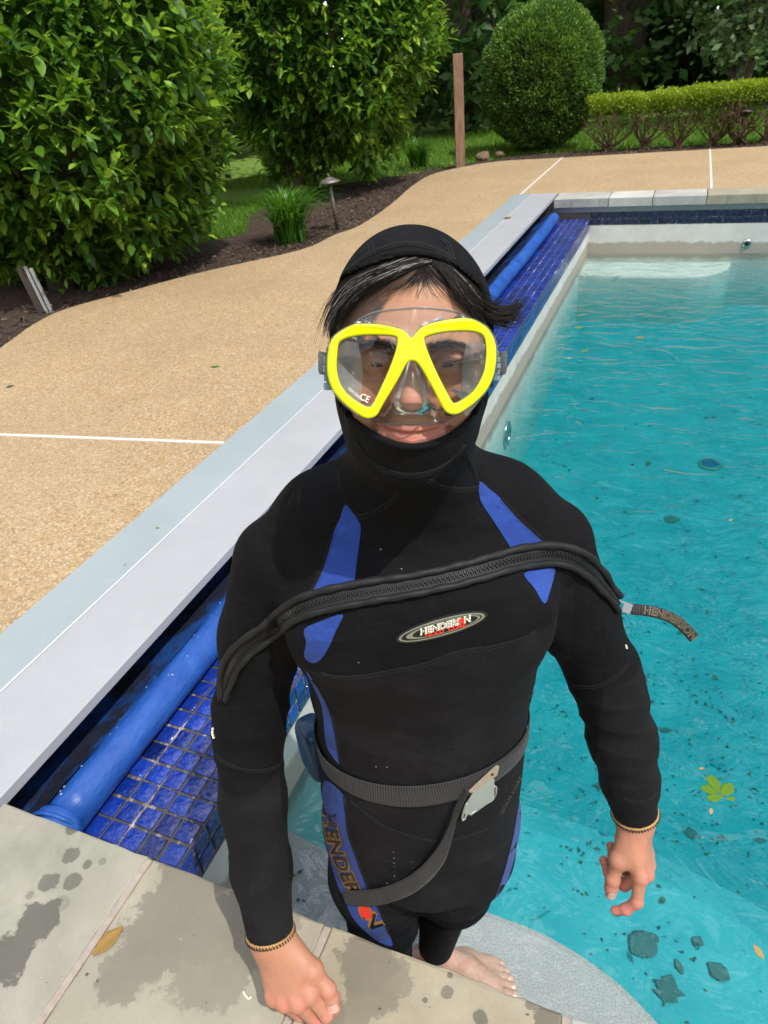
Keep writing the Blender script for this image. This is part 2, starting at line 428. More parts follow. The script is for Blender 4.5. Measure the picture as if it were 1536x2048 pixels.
M_ST = [stone_mat('bluestone_green', (.235, .235, .185), (.335, .325, .265), blobs1, (.30, .265, .24)), stone_mat('bluestone_tan', (.250, .226, .168), (.345, .315, .240), blobs2, (.28, .265, .215)),
        stone_mat('bluestone_buff', (.270, .238, .168), (.375, .332, .245), blobs3), stone_mat('bluestone_grey', (.30, .30, .28), (.40, .40, .38), []), stone_mat('bluestone_pale', (.38, .385, .36), (.48, .48, .45), [])]
M_MORT = simple('mortar', (.34, .285, .24), .9, var=.34, vs=70, bump=.4)
def slab_stone(x0, x1, y0, y1, z0, z1, mat, parent, seed, j=.0022, ch=.004):
    r = random.Random(seed); P = []
    def side(a, b):
        n = max(2, int(math.dist(a, b) / .03))
        for i in range(n):
            k = i / n; P.append((a[0] + (b[0] - a[0]) * k + r.gauss(0, j * .5), a[1] + (b[1] - a[1]) * k + r.gauss(0, j * .5)))
    side((x0, y0), (x1, y0)); side((x1, y0), (x1, y1)); side((x1, y1), (x0, y1)); side((x0, y1), (x0, y0))
    n = len(P); cx, cy = (x0 + x1) / 2, (y0 + y1) / 2; v = []; f = []
    ins = lambda x, y, c: (x - math.copysign(min(c, abs(x - cx)), x - cx), y - math.copysign(min(c, abs(y - cy)), y - cy))
    for (z, c) in ((z0, 0), (z1 - ch, 0), (z1 - ch * .3, ch * .4), (z1, ch * 1.3)):
        v += [(*ins(x, y, c), z + (r.gauss(0, .0004) if c else 0)) for x, y in P]
    for i in range(3):
        f += [(i * n + k, i * n + (k + 1) % n, (i + 1) * n + (k + 1) % n, (i + 1) * n + k) for k in range(n)]
    f.append(tuple(3 * n + k for k in range(n))); f.append(tuple(range(n))[::-1])
    return link('coping_stone', mesh_np('coping_stone', v, f, mat, False), parent)
cop = tag(empty('near_coping'), kind='structure')
cuts = [-1.243, -.835, -.435, -.010, .42, .86, 1.3, 1.75, 2.2]
for i in range(len(cuts) - 1):
    slab_stone(cuts[i] + .007, cuts[i + 1] - .007, -.02, COPY, -.072, 0, M_ST[(0, 1, 2, 3, 0, 1, 4, 2)[i]], cop, i + 1)
    if i < 7:
        mb = MB(); mb.box(cuts[i + 1] - .0066, cuts[i + 1] + .0066, -.02, COPY - .004, -.072, -.0015); mb.build('mortar_joint', M_MORT, cop)
copf = tag(empty('far_coping'), kind='structure')
x = LX1 + .02; i = 0
for w in (.52, .40, .47, .55, .42, .50, .45, .5, .5, .5, .5, .5, .5, .5):
    slab_stone(x + .004, x + w - .004, 7.46, 7.795, -.075, .004, M_ST[(3, 4, 3, 1, 4, 3)[i % 6]], copf, 50 + i); x += w; i += 1
nd = link('paving', mesh_np('paving', [(-2.2, -2.5, -.001), (6, -2.5, -.001), (6, -.025, -.001), (-1.70, -.025, -.001)], [(0, 1, 2, 3)], M_AGG)); tag(nd, kind='structure')
# ---- lid of the cover trough
def lid_mat(name, col, ridge):
    t = NT(name); o = t.geo(); n = t.noise(o, 3.5, 6, .6); s = t.noise(t.scale(o, (40, 2, 1)), 3., 4)
    c = t.mix(t.ramp(n, (.35, 0.), (.7, 1.)), tuple(q * .94 for q in col), tuple(min(.9, q * 1.04) for q in col))
    c = t.mix(t.math('MULTIPLY', t.ramp(t.noise(o, 14, 5, .7), (.62, 0.), (.8, 1.)), .25), c, (.50, .50, .47))
    c = t.mix(t.math('MULTIPLY', t.ramp(t.noise(o, 55, 4, .7), (.68, 0.), (.76, 1.)), .4), c, (.45, .46, .44))
    nb = t.bump(n, .05, .01)
    if ridge:
        w = t.n('ShaderNodeTexWave', {'Vector': o, 'Scale': 1 / .0075 / 3.183 * 1.0}, bands_direction='X').outputs[0]; nb = t.bump(w, .45, .0012, nb)
    t.bsdf(Base_Color=c, Roughness=.42, Normal=nb, Specular_IOR_Level=.4); return t.m
lid = empty('trough_lid', ((LX0 + LX1) / 2, 3.9, 0)); tag(lid, 'long off white aluminium lid over the pool cover trough beside the deck', 'lid')
lid_off = -np.array(lid.location)
def rel(o, root): o.parent = root; o.location = -Vector(root.location); return o
mb = MB(); mb.box(LX0 + .002, LSEAM - .0015, -2.0, LEND, -.012, .0055, ch=.002); rel(mb.build('lid_panel', lid_mat('lid_paint_cool', (.30, .348, .372), False)), lid)
mb = MB(); mb.box(LSEAM + .0015, LX1, -2.0, LEND, -.006, .0075, ch=.003); mb.box(LX1 - .006, LX1, -2.0, LEND, -.024, -.006); rel(mb.build('lid_panel', lid_mat('lid_paint_warm', (.368, .376, .40), True)), lid)
mb = MB(); mb.box(LSEAM - .006, LSEAM + .0012, -2.0, LEND - .002, .0055, .0066); rel(mb.build('lid_seam', simple('lid_sealant', (.52, .54, .55), .5)), lid)
# ---- trough and tile ledge
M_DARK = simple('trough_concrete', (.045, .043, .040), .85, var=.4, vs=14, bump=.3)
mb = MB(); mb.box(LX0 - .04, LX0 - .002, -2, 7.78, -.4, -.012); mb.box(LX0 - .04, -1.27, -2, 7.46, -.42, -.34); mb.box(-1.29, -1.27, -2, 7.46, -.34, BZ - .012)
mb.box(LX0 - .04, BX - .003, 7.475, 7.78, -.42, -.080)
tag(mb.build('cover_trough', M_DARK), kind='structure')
def tile_mat(name='cobalt_tile', cols=((.004, .012, .10), (.006, .026, .22), (.010, .042, .33), (.010, .018, .12))):
    t = NT(name); o = t.geo(); a = t.attr('tone').outputs['Fac']
    c = t.ramp(a, (0., cols[0]), (.35, cols[1]), (.75, cols[2]), (1., cols[3]))
    n = t.noise(o, 45, 3, .5); n2 = t.noise(o, 160, 4, .6)
    c = t.mix(t.math('MULTIPLY', t.ramp(n2, (.55, 0.), (.75, 1.)), .35), c, (.006, .012, .07))
    t.bsdf(Base_Color=c, Roughness=t.ramp(n2, (.3, .05), (.8, .16)), Normal=t.bump(n, .9, .012), Specular_IOR_Level=.6, Coat_Weight=.5, Coat_Roughness=.04); return t.m
M_TILE = tile_mat(); M_TILE2 = tile_mat('cobalt_tile_shaded', ((.002, .005, .025), (.003, .009, .045), (.004, .012, .06), (.003, .006, .03)))  # second tile: darker copy for the far band, with its shade painted in
def grout_mat():
    t = NT('grout'); o = t.geo(); n = t.noise(o, 22, 6, .7); n2 = t.noise(t.scale(o, (1, .25, 1)), 30, 5, .7)
    c = t.mix(n, (.035, .034, .034), (.085, .08, .078)); c = t.mix(t.ramp(n2, (.54, 0.), (.66, .9)), c, (.50, .45, .42))
    t.bsdf(Base_Color=c, Roughness=.9, Normal=t.bump(n, .5, .002)); return t.m
M_GROUT = grout_mat()
ledge = tag(empty('tile_ledge'), kind='structure')
mb = MB(); mb.box(-1.27, BX + .0, COPY - .06, FARY, -.34, BZ - .0045); mb.box(BX, BX + .0015, COPY - .06, FARY, -.308, BZ - .0048); mb.build('grout_bed', M_GROUT, ledge)
def tile_mesh(tone, dome=.0012, s=TP * .5 - .0040, h=.0050):
    v = []; f = []
    for z, k in ((-h, 1.), (-.0014, 1.), (-.0004, .95), (0, .88)):
        n = 2
        for (x, y) in ((-1, -1), (1, -1), (1, 1), (-1, 1)): v.append((x * s * k, y * s * k, z))
    for i in range(3): f += [(i * 4 + k, i * 4 + (k + 1) % 4, i * 4 + 4 + (k + 1) % 4, i * 4 + 4 + k) for k in range(4)]
    v.append((0, 0, dome)); f += [(12 + k, 12 + (k + 1) % 4, 16) for k in range(4)]
    me = mesh_np('tile', v, f, M_TILE, False); me.polygons.foreach_set('use_smooth', [False] * 4 + [True] * 12)
    at = me.attributes.new('tone', 'FLOAT', 'POINT'); at.data.foreach_set('value', [tone] * len(v)); return me
TM = [tile_mesh(t_) for t_ in (.02, .2, .33, .42, .55, .7, .85, 1.)]
rnd = random.Random(21)
RY = Matrix.Rotation(math.pi / 2, 4, 'Y')
rows = int((FARY - COPY) / TP)
rest_v = []; rest_f = []; rest_t = []
npart = 0
def place_tile(M, part):
    me = rnd.choices(TM, (1, 3, 4, 5, 5, 4, 2, 1.5))[0]
    M = M @ Matrix.Rotation(rnd.gauss(0, .012), 4, 'X') @ Matrix.Rotation(rnd.gauss(0, .012), 4, 'Y') @ Matrix.Rotation(rnd.gauss(0, .008), 4, 'Z')
    if part: o = link('tile', me, ledge); o.matrix_local = M
    else:
        k = len(rest_v); rest_v.extend([tuple(M @ q.co) for q in me.vertices]); rest_f.extend([tuple(i + k for i in p.vertices) for p in me.polygons]); rest_t.extend([me.attributes['tone'].data[0].value] * len(me.vertices))
def noisy(): return rnd.gauss(0, .0006)
for r in range(rows):
    y = COPY + .012 + (r + .5) * TP
    for c in range(6):
        x = BX - (c + .5) * TP
        place_tile(Matrix.Translation((x + noisy(), y + noisy(), BZ + abs(noisy()))), r < 40)
    for c in range(2):
        z = BZ - .004 - (c + .5) * TP
        place_tile(Matrix.Translation((BX + .0060, y + noisy(), z)) @ RY, r < 28)
# band of tile under the far coping
nfar = len(rest_v)
def stuff_tiles(name, parent, mat):
    me = mesh_np(name, rest_v, rest_f, mat, False); at = me.attributes.new('tone', 'FLOAT', 'POINT'); at.data.foreach_set('value', rest_t)
    o = link(name, me, parent); o['kind'] = 'stuff'; rest_v.clear(); rest_f.clear(); rest_t.clear(); return o
stuff_tiles('tile_field', ledge, M_TILE)
# ---- pool shell
def plaster(name, c1, c2, stain=True):
    t = NT(name); o = t.geo(); n = t.noise(o, 4, 7, .65); n2 = t.noise(o, 40, 5, .6); n3 = t.noise(t.scale(o, (3, 3, .6)), 3, 5, .6)
    c = t.mix(t.ramp(n, (.35, 0.), (.68, 1.)), c1, c2); c = t.mix(t.math('MULTIPLY', t.ramp(n2, (.55, 0.), (.8, 1.)), .3), c, tuple(q * .7 for q in c1))
    if stain:
        z = t.n('ShaderNodeSeparateXYZ', {'Vector': o}).outputs[2]
        zz = t.math('ADD', z, t.math('MULTIPLY_ADD', n3, .10, -.05))
        c = t.mix(t.ramp(t.math('MULTIPLY_ADD', zz, 5., 3.0), (.05, .0), (.25, .85), (.9, .8), (1., .15)), c, (.27, .235, .175))
    t.bsdf(Base_Color=c, Roughness=.7, Normal=t.bump(n2, .3, .002)); return t.m
M_PLAS = plaster('pool_plaster', (.56, .56, .52), (.72, .72, .68)); M_FLOOR = plaster('pool_floor_plaster', (.045, .38, .445), (.12, .50, .55), False)
def step_mat():
    t = NT('step_plaster'); o = t.geo(); n = t.noise(o, 260, 3, .7); n1 = t.noise(o, 6, 5, .6)
    c = t.mix(t.ramp(n, (.38, 0.), (.62, 1.)), (.26, .265, .268), (.50, .50, .495)); c = t.mix(t.ramp(n1, (.4, 0.), (.7, .4)), c, (.40, .41, .41))
    t.bsdf(Base_Color=c, Roughness=.75, Normal=t.bump(n, .4, .001)); return t.m
M_STEP = step_mat()
PX1 = 5.0
wl = tag(empty('pool_wall'), kind='structure')
mb = MB(); mb.box(BX - .30, BX, COPY - .06, FARY + .3, FLOOR - .2, -.342); mb.box(BX, BX + .001, COPY - .06, FARY, -.342, -.308)
mb.build('side_wall', M_PLAS, wl)
mb = MB(); mb.box(BX, PX1, FARY, FARY + .3, FLOOR - .2, -.249); mb.box(BX - .002, PX1, FARY + .012, FARY + .3, -.249, -.076); mb.build('far_wall', M_PLAS, wl)
mb = MB(); mb.box(BX - .32, PX1, COPY - .34, COPY - .022, FLOOR - .2, -.073); mb.build('near_wall', M_PLAS, wl)
mb = MB(); mb.box(PX1, PX1 + .3, COPY - .3, FARY + .3, FLOOR - .2, -.01); mb.build('end_wall', M_PLAS, wl)
mb = MB(); mb.box(BX - .36, PX1, FARY - .006, FARY + .012, -.125, -.078); mb.build('cover_track', simple('track_metal', (.30, .31, .32), .35, .7), wl)
RX = Matrix.Rotation(math.pi / 2, 4, 'X')
for c in range(58):
    for r in range(2): place_tile(Matrix.Translation((BX + .010 + (c + .5) * TP, FARY - .0015, -.129 - (r + .5) * TP)) @ RX, False)
stuff_tiles('tile_band', wl, M_TILE2)
mb = MB(); mb.box(BX + .001, PX1, FARY + .0035, FARY + .011, -.2485, -.125); mb.build('grout_bed', M_GROUT, wl)
FZ = lambda y: -1.50 + .50 * min(max((y - 1.6) / 5.9, 0), 1)
mb = MB(); Y_ = [COPY - .03, 1.6, 2.8, 4., 5.2, 6.4, FARY]; vv = [(x, y, FZ(y)) for y in Y_ for x in (BX, PX1)]; mb.add(vv, [(2 * i, 2 * i + 1, 2 * i + 3, 2 * i + 2) for i in range(6)]); mb.box(BX, PX1, COPY - .03, FARY, FLOOR - .15, FLOOR)
tag(mb.build('pool_floor', M_FLOOR), kind='structure')
def ledge_solid(name, top, z1, z0, mat, bev=.022):
    n = len(top); v = []; f = []; c = np.mean(top, 0)
    L = [np.array(q, float) for q in top]; N_ = []
    for i in range(n):
        e = L[(i + 1) % n] - L[i - 1]; q = np.array([e[1], -e[0]]); N_.append(q / (np.linalg.norm(q) + 1e-9) if L[i][0] > BX + .12 and COPY < L[i][1] < FARY - .02 else q * 0)
    for z, k in ((z0, 0), (z1 - bev, 0), (z1 - bev * .3, -bev * .3), (z1, -bev)):
        v += [(*(L[i] + N_[i] * k), z) for i in range(n)]
    for i in range(3): f += [(i * n + k, i * n + (k + 1) % n, (i + 1) * n + (k + 1) % n, (i + 1) * n + k) for k in range(n)]
    P3 = [Vector(v[3 * n + k][:2]) for k in range(n)]; V_, _, T_, ov, *_r = delaunay_2d_cdt(P3, [(k, (k + 1) % n) for k in range(n)], [], 1, 1e-6); k0 = len(v)
    v += [(q.x, q.y, z1) for q in V_]; f += [tuple(k0 + k for k in t_) for t_ in T_]
    return tag(link(name, mesh_np(name, v, f, mat, False)), kind='structure')
s1 = [(BX + .004, COPY - .03), (.60, COPY - .03), (.50, .56)] + [tuple(q) for q in smooth_loop([(.42, .62), (.30, .73), (.163, .827), (.06, .882), (-.085, .921), (-.24, .930), (-.45, .938), (-.70, .944)], 5, False)] + [(-.80, .950), (BX + .004, .962)]
ledge_solid('pool_step', s1, STEP_Z, FLOOR, M_STEP)
s2 = [(BX + .003, COPY - .028), (1.35, COPY - .028)] + [tuple(q) for q in smooth_loop([(1.30, .70), (1.05, 1.10), (.70, 1.38), (.30, 1.52), (-.10, 1.58), (-.50, 1.60)], 6, False)] + [(-.78, 1.605), (BX + .004, 1.61)]
ledge_solid('pool_step', s2, -.98, FLOOR + .001, M_FLOOR, .16)
s3 = [(BX + .002, FARY), (BX + .002, 6.98)] + [tuple(q) for q in smooth_loop([(-.30, 6.98), (.10, 7.0), (.30, 7.10), (.42, 7.28), (.46, FARY)], 5, False)]
ledge_solid('pool_step', s3[::-1] if False else s3, -.60, FLOOR + .002, M_PLAS, .02)
# ---- water
def water_mat():
    t = NT('pool_water'); o = t.geo()
    n1 = t.noise(t.scale(o, (1.0, 1.6, 1)), 5., 3, .5, .6); n2 = t.noise(o, 22, 3, .5)
    nb = t.bump(n1, .60, .06); nb = t.bump(n2, .22, .010, nb)
    tr = t.n('ShaderNodeBsdfTransparent', {'Color': (1, 1, 1)}); gl = t.n('ShaderNodeBsdfGlossy', {'Color': (1, 1, 1), 'Roughness': .015, 'Normal': nb})
    fr = t.n('ShaderNodeFresnel', {'IOR': 1.34, 'Normal': nb})
    m = t.n('ShaderNodeMixShader', {0: fr.outputs[0], 1: tr.outputs[0], 2: gl.outputs[0]})
    va = t.n('ShaderNodeVolumeAbsorption', {'Color': (.01, .84, .885), 'Density': 1.2})
    sc = t.n('ShaderNodeVolumeScatter', {'Color': (.03, .62, .69), 'Density': .44, 'Anisotropy': .3}); ad = t.n('ShaderNodeAddShader', {0: va.outputs[0], 1: sc.outputs[0]})
    t.t.links.new(m.outputs[0], t.out.inputs['Surface']); t.t.links.new(ad.outputs[0], t.out.inputs['Volume']); return t.m
mb = MB(); mb.box(BX - .004, PX1 + .004, COPY - .026, FARY + .004, FLOOR - .004, WATER_Z)
tag(mb.build('water', water_mat()), kind='structure')
# ---- rolled up pool cover
M_VIN = NT('blue_vinyl'); t = M_VIN; o_ = t.geo(); n_ = t.noise(o_, 9, 5, .6); n2_ = t.noise(t.scale(o_, (3, 1., 3)), 6., 4, .55)
t.bsdf(Base_Color=t.mix(t.ramp(n_, (.3, 0.), (.7, 1.)), (.008, .055, .27), (.016, .095, .39)), Roughness=t.ramp(n_, (.3, .40), (.7, .56)), Normal=t.bump(n2_, .6, .018, t.bump(n_, .2, .006)), Specular_IOR_Level=.5); M_VIN = t.m
RXc, RZc, RR_ = -1.185, BZ + .052, .052
cover = empty('pool_cover', (RXc, 4., RZc)); tag(cover, 'rolled up blue vinyl pool cover lying in the trough along the tile ledge', 'pool cover')
v = []; f = []; NS = 28; ys = list(np.arange(.585, 7.28, .045)); rnd = random.Random(9)
for i, y in enumerate(ys):
    for k in range(NS):
        a = 2 * math.pi * k / NS
        r = RR_ * (1 + .020 * math.sin(y * 7 + 2 * math.sin(a)) + .018 * mnoise.noise((math.cos(a) * 1.5, math.sin(a) * 1.5, y * 3.1)) + .03 * mnoise.noise((a, 1, y * 1.2)) + .022 * math.sin(3 * a + y * 6.5 + 2 * mnoise.noise((y * 3, a, 4))) * math.exp(-max(0, y - .6) * 1.2) + .012 * mnoise.noise((math.cos(a) * 4, math.sin(a) * 4, y * 9)))
        if a % 6.2 < .5: r *= 1.03
        v.append((RXc + r * math.cos(a) + .004 * math.sin(y * 2.3), y, RZc + r * math.sin(a)))
for i in range(len(ys) - 1):
    for k in range(NS): f.append((i * NS + k, i * NS + (k + 1) % NS, (i + 1) * NS + (k + 1) % NS, (i + 1) * NS + k)[::-1])
f.append(tuple((len(ys) - 1) * NS + k for k in range(NS))[::-1]); f.append(tuple(range(NS)))
rel(link('cover_roll', mesh_np('cover_roll', v, f, M_VIN)), cover)
# gathered end of the roll
v = []; f = []; prof = [(.585, 1.0), (.575, 1.12), (.560, 1.16), (.545, 1.02), (.535, 1.10), (.522, .80), (.520, .3)]
for i, (y, s_) in enumerate(prof):
    for k in range(NS):
        a = 2 * math.pi * k / NS; q = 1 + .13 * math.sin(3 * a + i * 1.1) * (i / 6) + .08 * mnoise.noise((math.cos(a) * 3, math.sin(a) * 3, i * .8))
        v.append((RXc + RR_ * s_ * q * math.cos(a) + .003 * i, y + .006 * math.sin(2 * a + 1), RZc + RR_ * s_ * q * math.sin(a) * (1 - .03 * i)))
for i in range(len(prof) - 1):
    for k in range(NS): f.append((i * NS + k, i * NS + (k + 1) % NS, (i + 1) * NS + (k + 1) % NS, (i + 1) * NS + k))
f.append(tuple((len(prof) - 1) * NS + k for k in range(NS)))
rel(link('gathered_end', mesh_np('gathered_end', v, f, M_VIN)), cover)
mb = MB(); mb.tube([(RXc + RR_ * 1.13 * math.cos(a), .562 + .012 * math.cos(a + .7), RZc + RR_ * 1.13 * math.sin(a)) for a in np.arange(0, 6.28, .2)], .0055, 6, closed=True)
mb.tube([(RXc + .055, .535, BZ + .030), (RXc + .080, .530, BZ + .014), (RXc + .098, .524, BZ + .012), (RXc + .104, .535, BZ + .016)], [.020, .016, .014, .010], 8, flat=.45)
rel(mb.build('tie_fold', M_VIN, None, True), cover)
# the sheet that leads from the roll under the lid
t = NT('wet_sheet'); o_ = t.geo(); n_ = t.noise(o_, 7, 6, .65); n2_ = t.noise(o_, 40, 5, .7)
c_ = t.mix(t.ramp(n_, (.35, 0.), (.65, 1.)), (.012, .045, .17), (.020, .085, .32)); c_ = t.mix(t.ramp(t.noise(o_, 5, 6, .7), (.46, 0.), (.56, .9)), c_, (.022, .021, .022)); c_ = t.mix(t.ramp(n2_, (.66, 0.), (.72, .8)), c_, (.13, .075, .035))
t.bsdf(Base_Color=c_, Roughness=t.ramp(n_, (.3, .12), (.7, .5)), Normal=t.bump(n_, .6, .02), Specular_IOR_Level=.5); M_SHEET = t.m
v = []; f = []; yy = list(np.arange(.56, 7.3, .06)); m_ = 10
for i, y in enumerate(yy):
    for j in range(m_):
        s_ = j / (m_ - 1); x = RXc - .02 - .40 * s_; z = RZc + .046 - .10 * s_ ** .7 - .06 * s_ + .012 * mnoise.noise((x * 9, y * 4, 1)) + .008 * math.sin(y * 11 + s_ * 5) * s_
        v.append((x, y, z))
        if i and j: f.append(((i - 1) * m_ + j - 1, (i - 1) * m_ + j, i * m_ + j, i * m_ + j - 1))
rel(link('cover_sheet', mesh_np('cover_sheet', v, f, M_SHEET)), cover)
# ---- fittings in the walls
M_CHROME = simple('stained_chrome', (.55, .56, .52), .2, 1., .2, 40)
q = gp(1015, 870, -.70); d = cray(1012, 868); k_ = (BX - CP[0]) / d[0]; P_ = CP + d * k_
pl_ = empty('pool_light', (BX, P_[1], P_[2])); tag(pl_, 'round chrome rimmed light set in the left pool wall under water', 'pool light')
mb = MB(); mb.tube([(.008, .075 * math.cos(a), .075 * math.sin(a)) for a in np.arange(0, 6.28, .2)], .010, 8, closed=True); mb.build('rim', M_CHROME, pl_, True)
mb = MB(); mb.lathe([(.068, 0), (.060, .010), (.03, .016), (.0005, .018)], seg=24); o = mb.build('lens', clear('light_glass', (.75, .9, .9), .05, .35, (.5, .75, .75)), pl_, True); o.rotation_euler = (0, math.pi / 2, 0)
def aty_(x, y, Yv):
    d = cray(x, y); return CP + d * ((Yv - CP[1]) / d[1])
P_ = aty_(1494, 487, FARY)
fit = empty('return_fitting', P_); tag(fit, 'small round return fitting in the far pool wall above the water line', 'pool fitting')
mb = MB(); mb.lathe([(.040, 0), (.038, .008), (.026, .012)], seg=20); o = mb.build('flange', M_CHROME, fit, True); o.rotation_euler = (math.pi / 2, 0, 0)
mb = MB(); mb.lathe([(.022, .010), (.020, .018), (.008, .019), (.007, .012)], seg=16); o = mb.build('nozzle', M_INK, fit, True); o.rotation_euler = (math.pi / 2, 0, 0)
P_ = gp(1420, 930, -1.35); P_ = gp(1420, 930, FZ(P_[1])); P_ = gp(1420, 930, FZ(P_[1]))
dr_ = empty('drain_cover', (P_[0], P_[1], P_[2])); tag(dr_, 'round blue drain cover on the pool floor', 'drain cover')
mb = MB(); mb.lathe([(.080, .001), (.078, .010), (.062, .014)], seg=24); mb.build('flange', simple('drain_ring', (.20, .30, .22), .6), dr_, True)
mb = MB(); mb.lathe([(.060, .010), (.056, .018), (.0005, .020)], seg=24); mb.build('grate', simple('drain_blue', (.01, .09, .28), .5), dr_, True)
# ------------------------------------------------------------------ body volumes
SUIT = .0045
core = Prims()                                  # what the wetsuit covers (its outer size is SUIT more)
T = [(.06, -.030, .745, .150, .085), (.13, -.030, .742, .158, .105), (.20, -.026, .738, .165, .112), (.30, -.020, .727, .163, .104), (.38, -.014, .718, .158, .098),
     (.48, -.007, .717, .155, .100), (.58, -.002, .724, .163, .110), (.66, 0, .732, .172, .116), (.72, 0, .742, .166, .106), (.77, 0, .752, .135, .088), (.81, 0, .757, .095, .074)]
core.loft(T, .02)
NK = [h2b((0, .095, -.045)), np.array([0.005, .752, .86]), np.array([0, .760, .79])]
core.chain(NK, [.064, .068, .085], .03)
for s, q in ((-1, 0), (1, -.006)):              # yoke of the shoulders, deltoids, chest
    core.chain([(s * .03, .768, .835), (s * .115, .768, .798 + q), (s * .180, .765, .742 + q)], [.050, .050, .052], .05)
    core.ell((s * .075, .652, .70), (.085, .030, .07), None, .07)
# arms
ARM_R = [(-.190, .765, .735), (-.234, .755, .61), (-.274, .730, .48), (-.283, .718, .435), (-.285, .665, .345), (-.282, .610, .250), (-.277, .553, .150)]
RAD_R = [.055, .0555, .049, .046, .046, .041, .0315]
ARM_L = [(.184, .765, .722), (.225, .757, .605), (.270, .740, .50), (.284, .732, .455), (.302, .712, .375), (.318, .695, .29), (.331, .680, .212)]
RAD_L = [.054, .053, .048, .045, .045, .039, .0305]
core.chain(ARM_R, RAD_R, .02); core.chain(ARM_L, RAD_L, .02)
# legs: buttocks, thighs, knees, calves
for s, hip, kn, an in ((-1, (-.106, .745, .14), (-.123, .703, -.125), (-.125, .795, -.495)), (1, (.054, .745, .14), (.026, .712, -.030), (-.025, .824, -.495))):
    hip, kn, an = map(np.array, (hip, kn, an)); m = hip * .5 + kn * .5 + np.array([s * .006, .005, 0])
    core.chain([hip, m, kn], [.089, .081, .058], .035)
    ca = kn * .62 + an * .38 + np.array([0, .030, 0])
    core.chain([kn, ca, an], [.056, .0515, .0370], .03)
    core.ell(hip + np.array([-.008 * s, .045, .02]), (.082, .07, .085), None, .05)
core.ell((-.03, .655, .10), (.055, .035, .05), None, .05)
core.ell((-.034, .716, .04), (.024, .035, .09), None, .04)
# head
def HE(c, r, k=.01, op=0, P=None, rot=None): (P or head).ell(h2b(c), r, HM if rot is None else HM @ rot, k, op)
def HC(pts, rs, k=.006, op=0, P=None): (P or head).chain([h2b(q) for q in pts], rs, k, op)
head = Prims()
HE((0, .086, .040), (.0785, .094, .094))
HE((0, .058, -.024), (.060, .060, .066), .03)
HE((0, .050, -.066), (.043, .048, .034), .03)
HE((0, .018, -.094), (.019, .016, .014), .022)          # chin
for s in (-1, 1):
    HC([(s * .012, -.0045, .021), (s * .030, -.004, .0235), (s * .046, .008, .018)], [.008, .0085, .007], .014)   # brow
    HE((s * .041, .010, -.022), (.021, .016, .016), .02)     # cheekbone
    HC([(s * .050, .062, -.03), (s * .040, .052, -.074)], [.02, .016], .02)
    HE((s * .033, .024, -.050), (.017, .016, .022), .025)     # cheek by the smile
HE((0, .000, -.057), (.030, .016, .022), .02)             # muzzle
for s in (-1, 1):
    HE((s * .0325, -.006, .004), (.0165, .012, .0105), .010, 1)  # sockets
HC([(0, -.004, .012), (0, -.014, -.008), (0, -.024, -.026)], [.0075, .0078, .0098], .012)     # nose
for s in (-1, 1):
    HC([(s * .0125, -.013, -.031), (s * .0115, -.005, -.034)], [.0078, .007], .006)
HE((0, -.026, -.028), (.0105, .009, .0085), .006)
for s in (-1, 1):                                         # lids round each eyeball
    HE((s * .0325, .0070, .0030), (.0150, .0148, .0140), .004)
    HC([(s * .0325 - .011, -.0050, .0128), (s * .0325, -.0090, .0140), (s * .0325 + .011, -.0045, .0122)], [.0006, .0018, .0006], .004, 1)   # fold above the lid
    HC([(s * .0165, -.0075, -.034), (s * .028, -.0055, -.046), (s * .037, .004, -.060)], [.001, .0016, .001], .010, 1)   # fold of the smile
    HE((s * .006, -.0225, -.0385), (.0038, .006, .003), .003, 1)    # nostrils
    HC([(s * .0325 - .0118, -.0040, .0030), (s * .0325 - .004, -.0090, .0042), (s * .0325 + .005, -.0088, .0040), (s * .0325 + .0120, -.0035, .0024)], [.0012, .0040, .0039, .0012], .0012, 1)
HC([(-.031, -.001, -.0505), (-.020, -.0105, -.0542), (-.007, -.0155, -.0550), (0, -.0160, -.0557), (.007, -.0155, -.0550), (.021, -.010, -.0536), (.035, .001, -.0495)], [.0012, .0024, .0032, .0030, .0032, .0024, .0012], .004)
HC([(-.029, -.001, -.0532), (-.014, -.0125, -.0632), (0, -.0150, -.0652), (.015, -.012, -.0628), (.032, .001, -.0522)], [.0012, .0036, .0044, .0036, .0012], .004)
HC([(-.036, -.0045, -.0500), (-.020, -.0150, -.0578), (0, -.0200, -.0602), (.021, -.0145, -.0570), (.040, -.0025, -.0490)], [.0020, .0019, .0019, .0019, .0020], .0035, 1)
HC([(0, -.019, -.0405), (0, -.0205, -.0485)], [.0018, .0026], .004, 1)

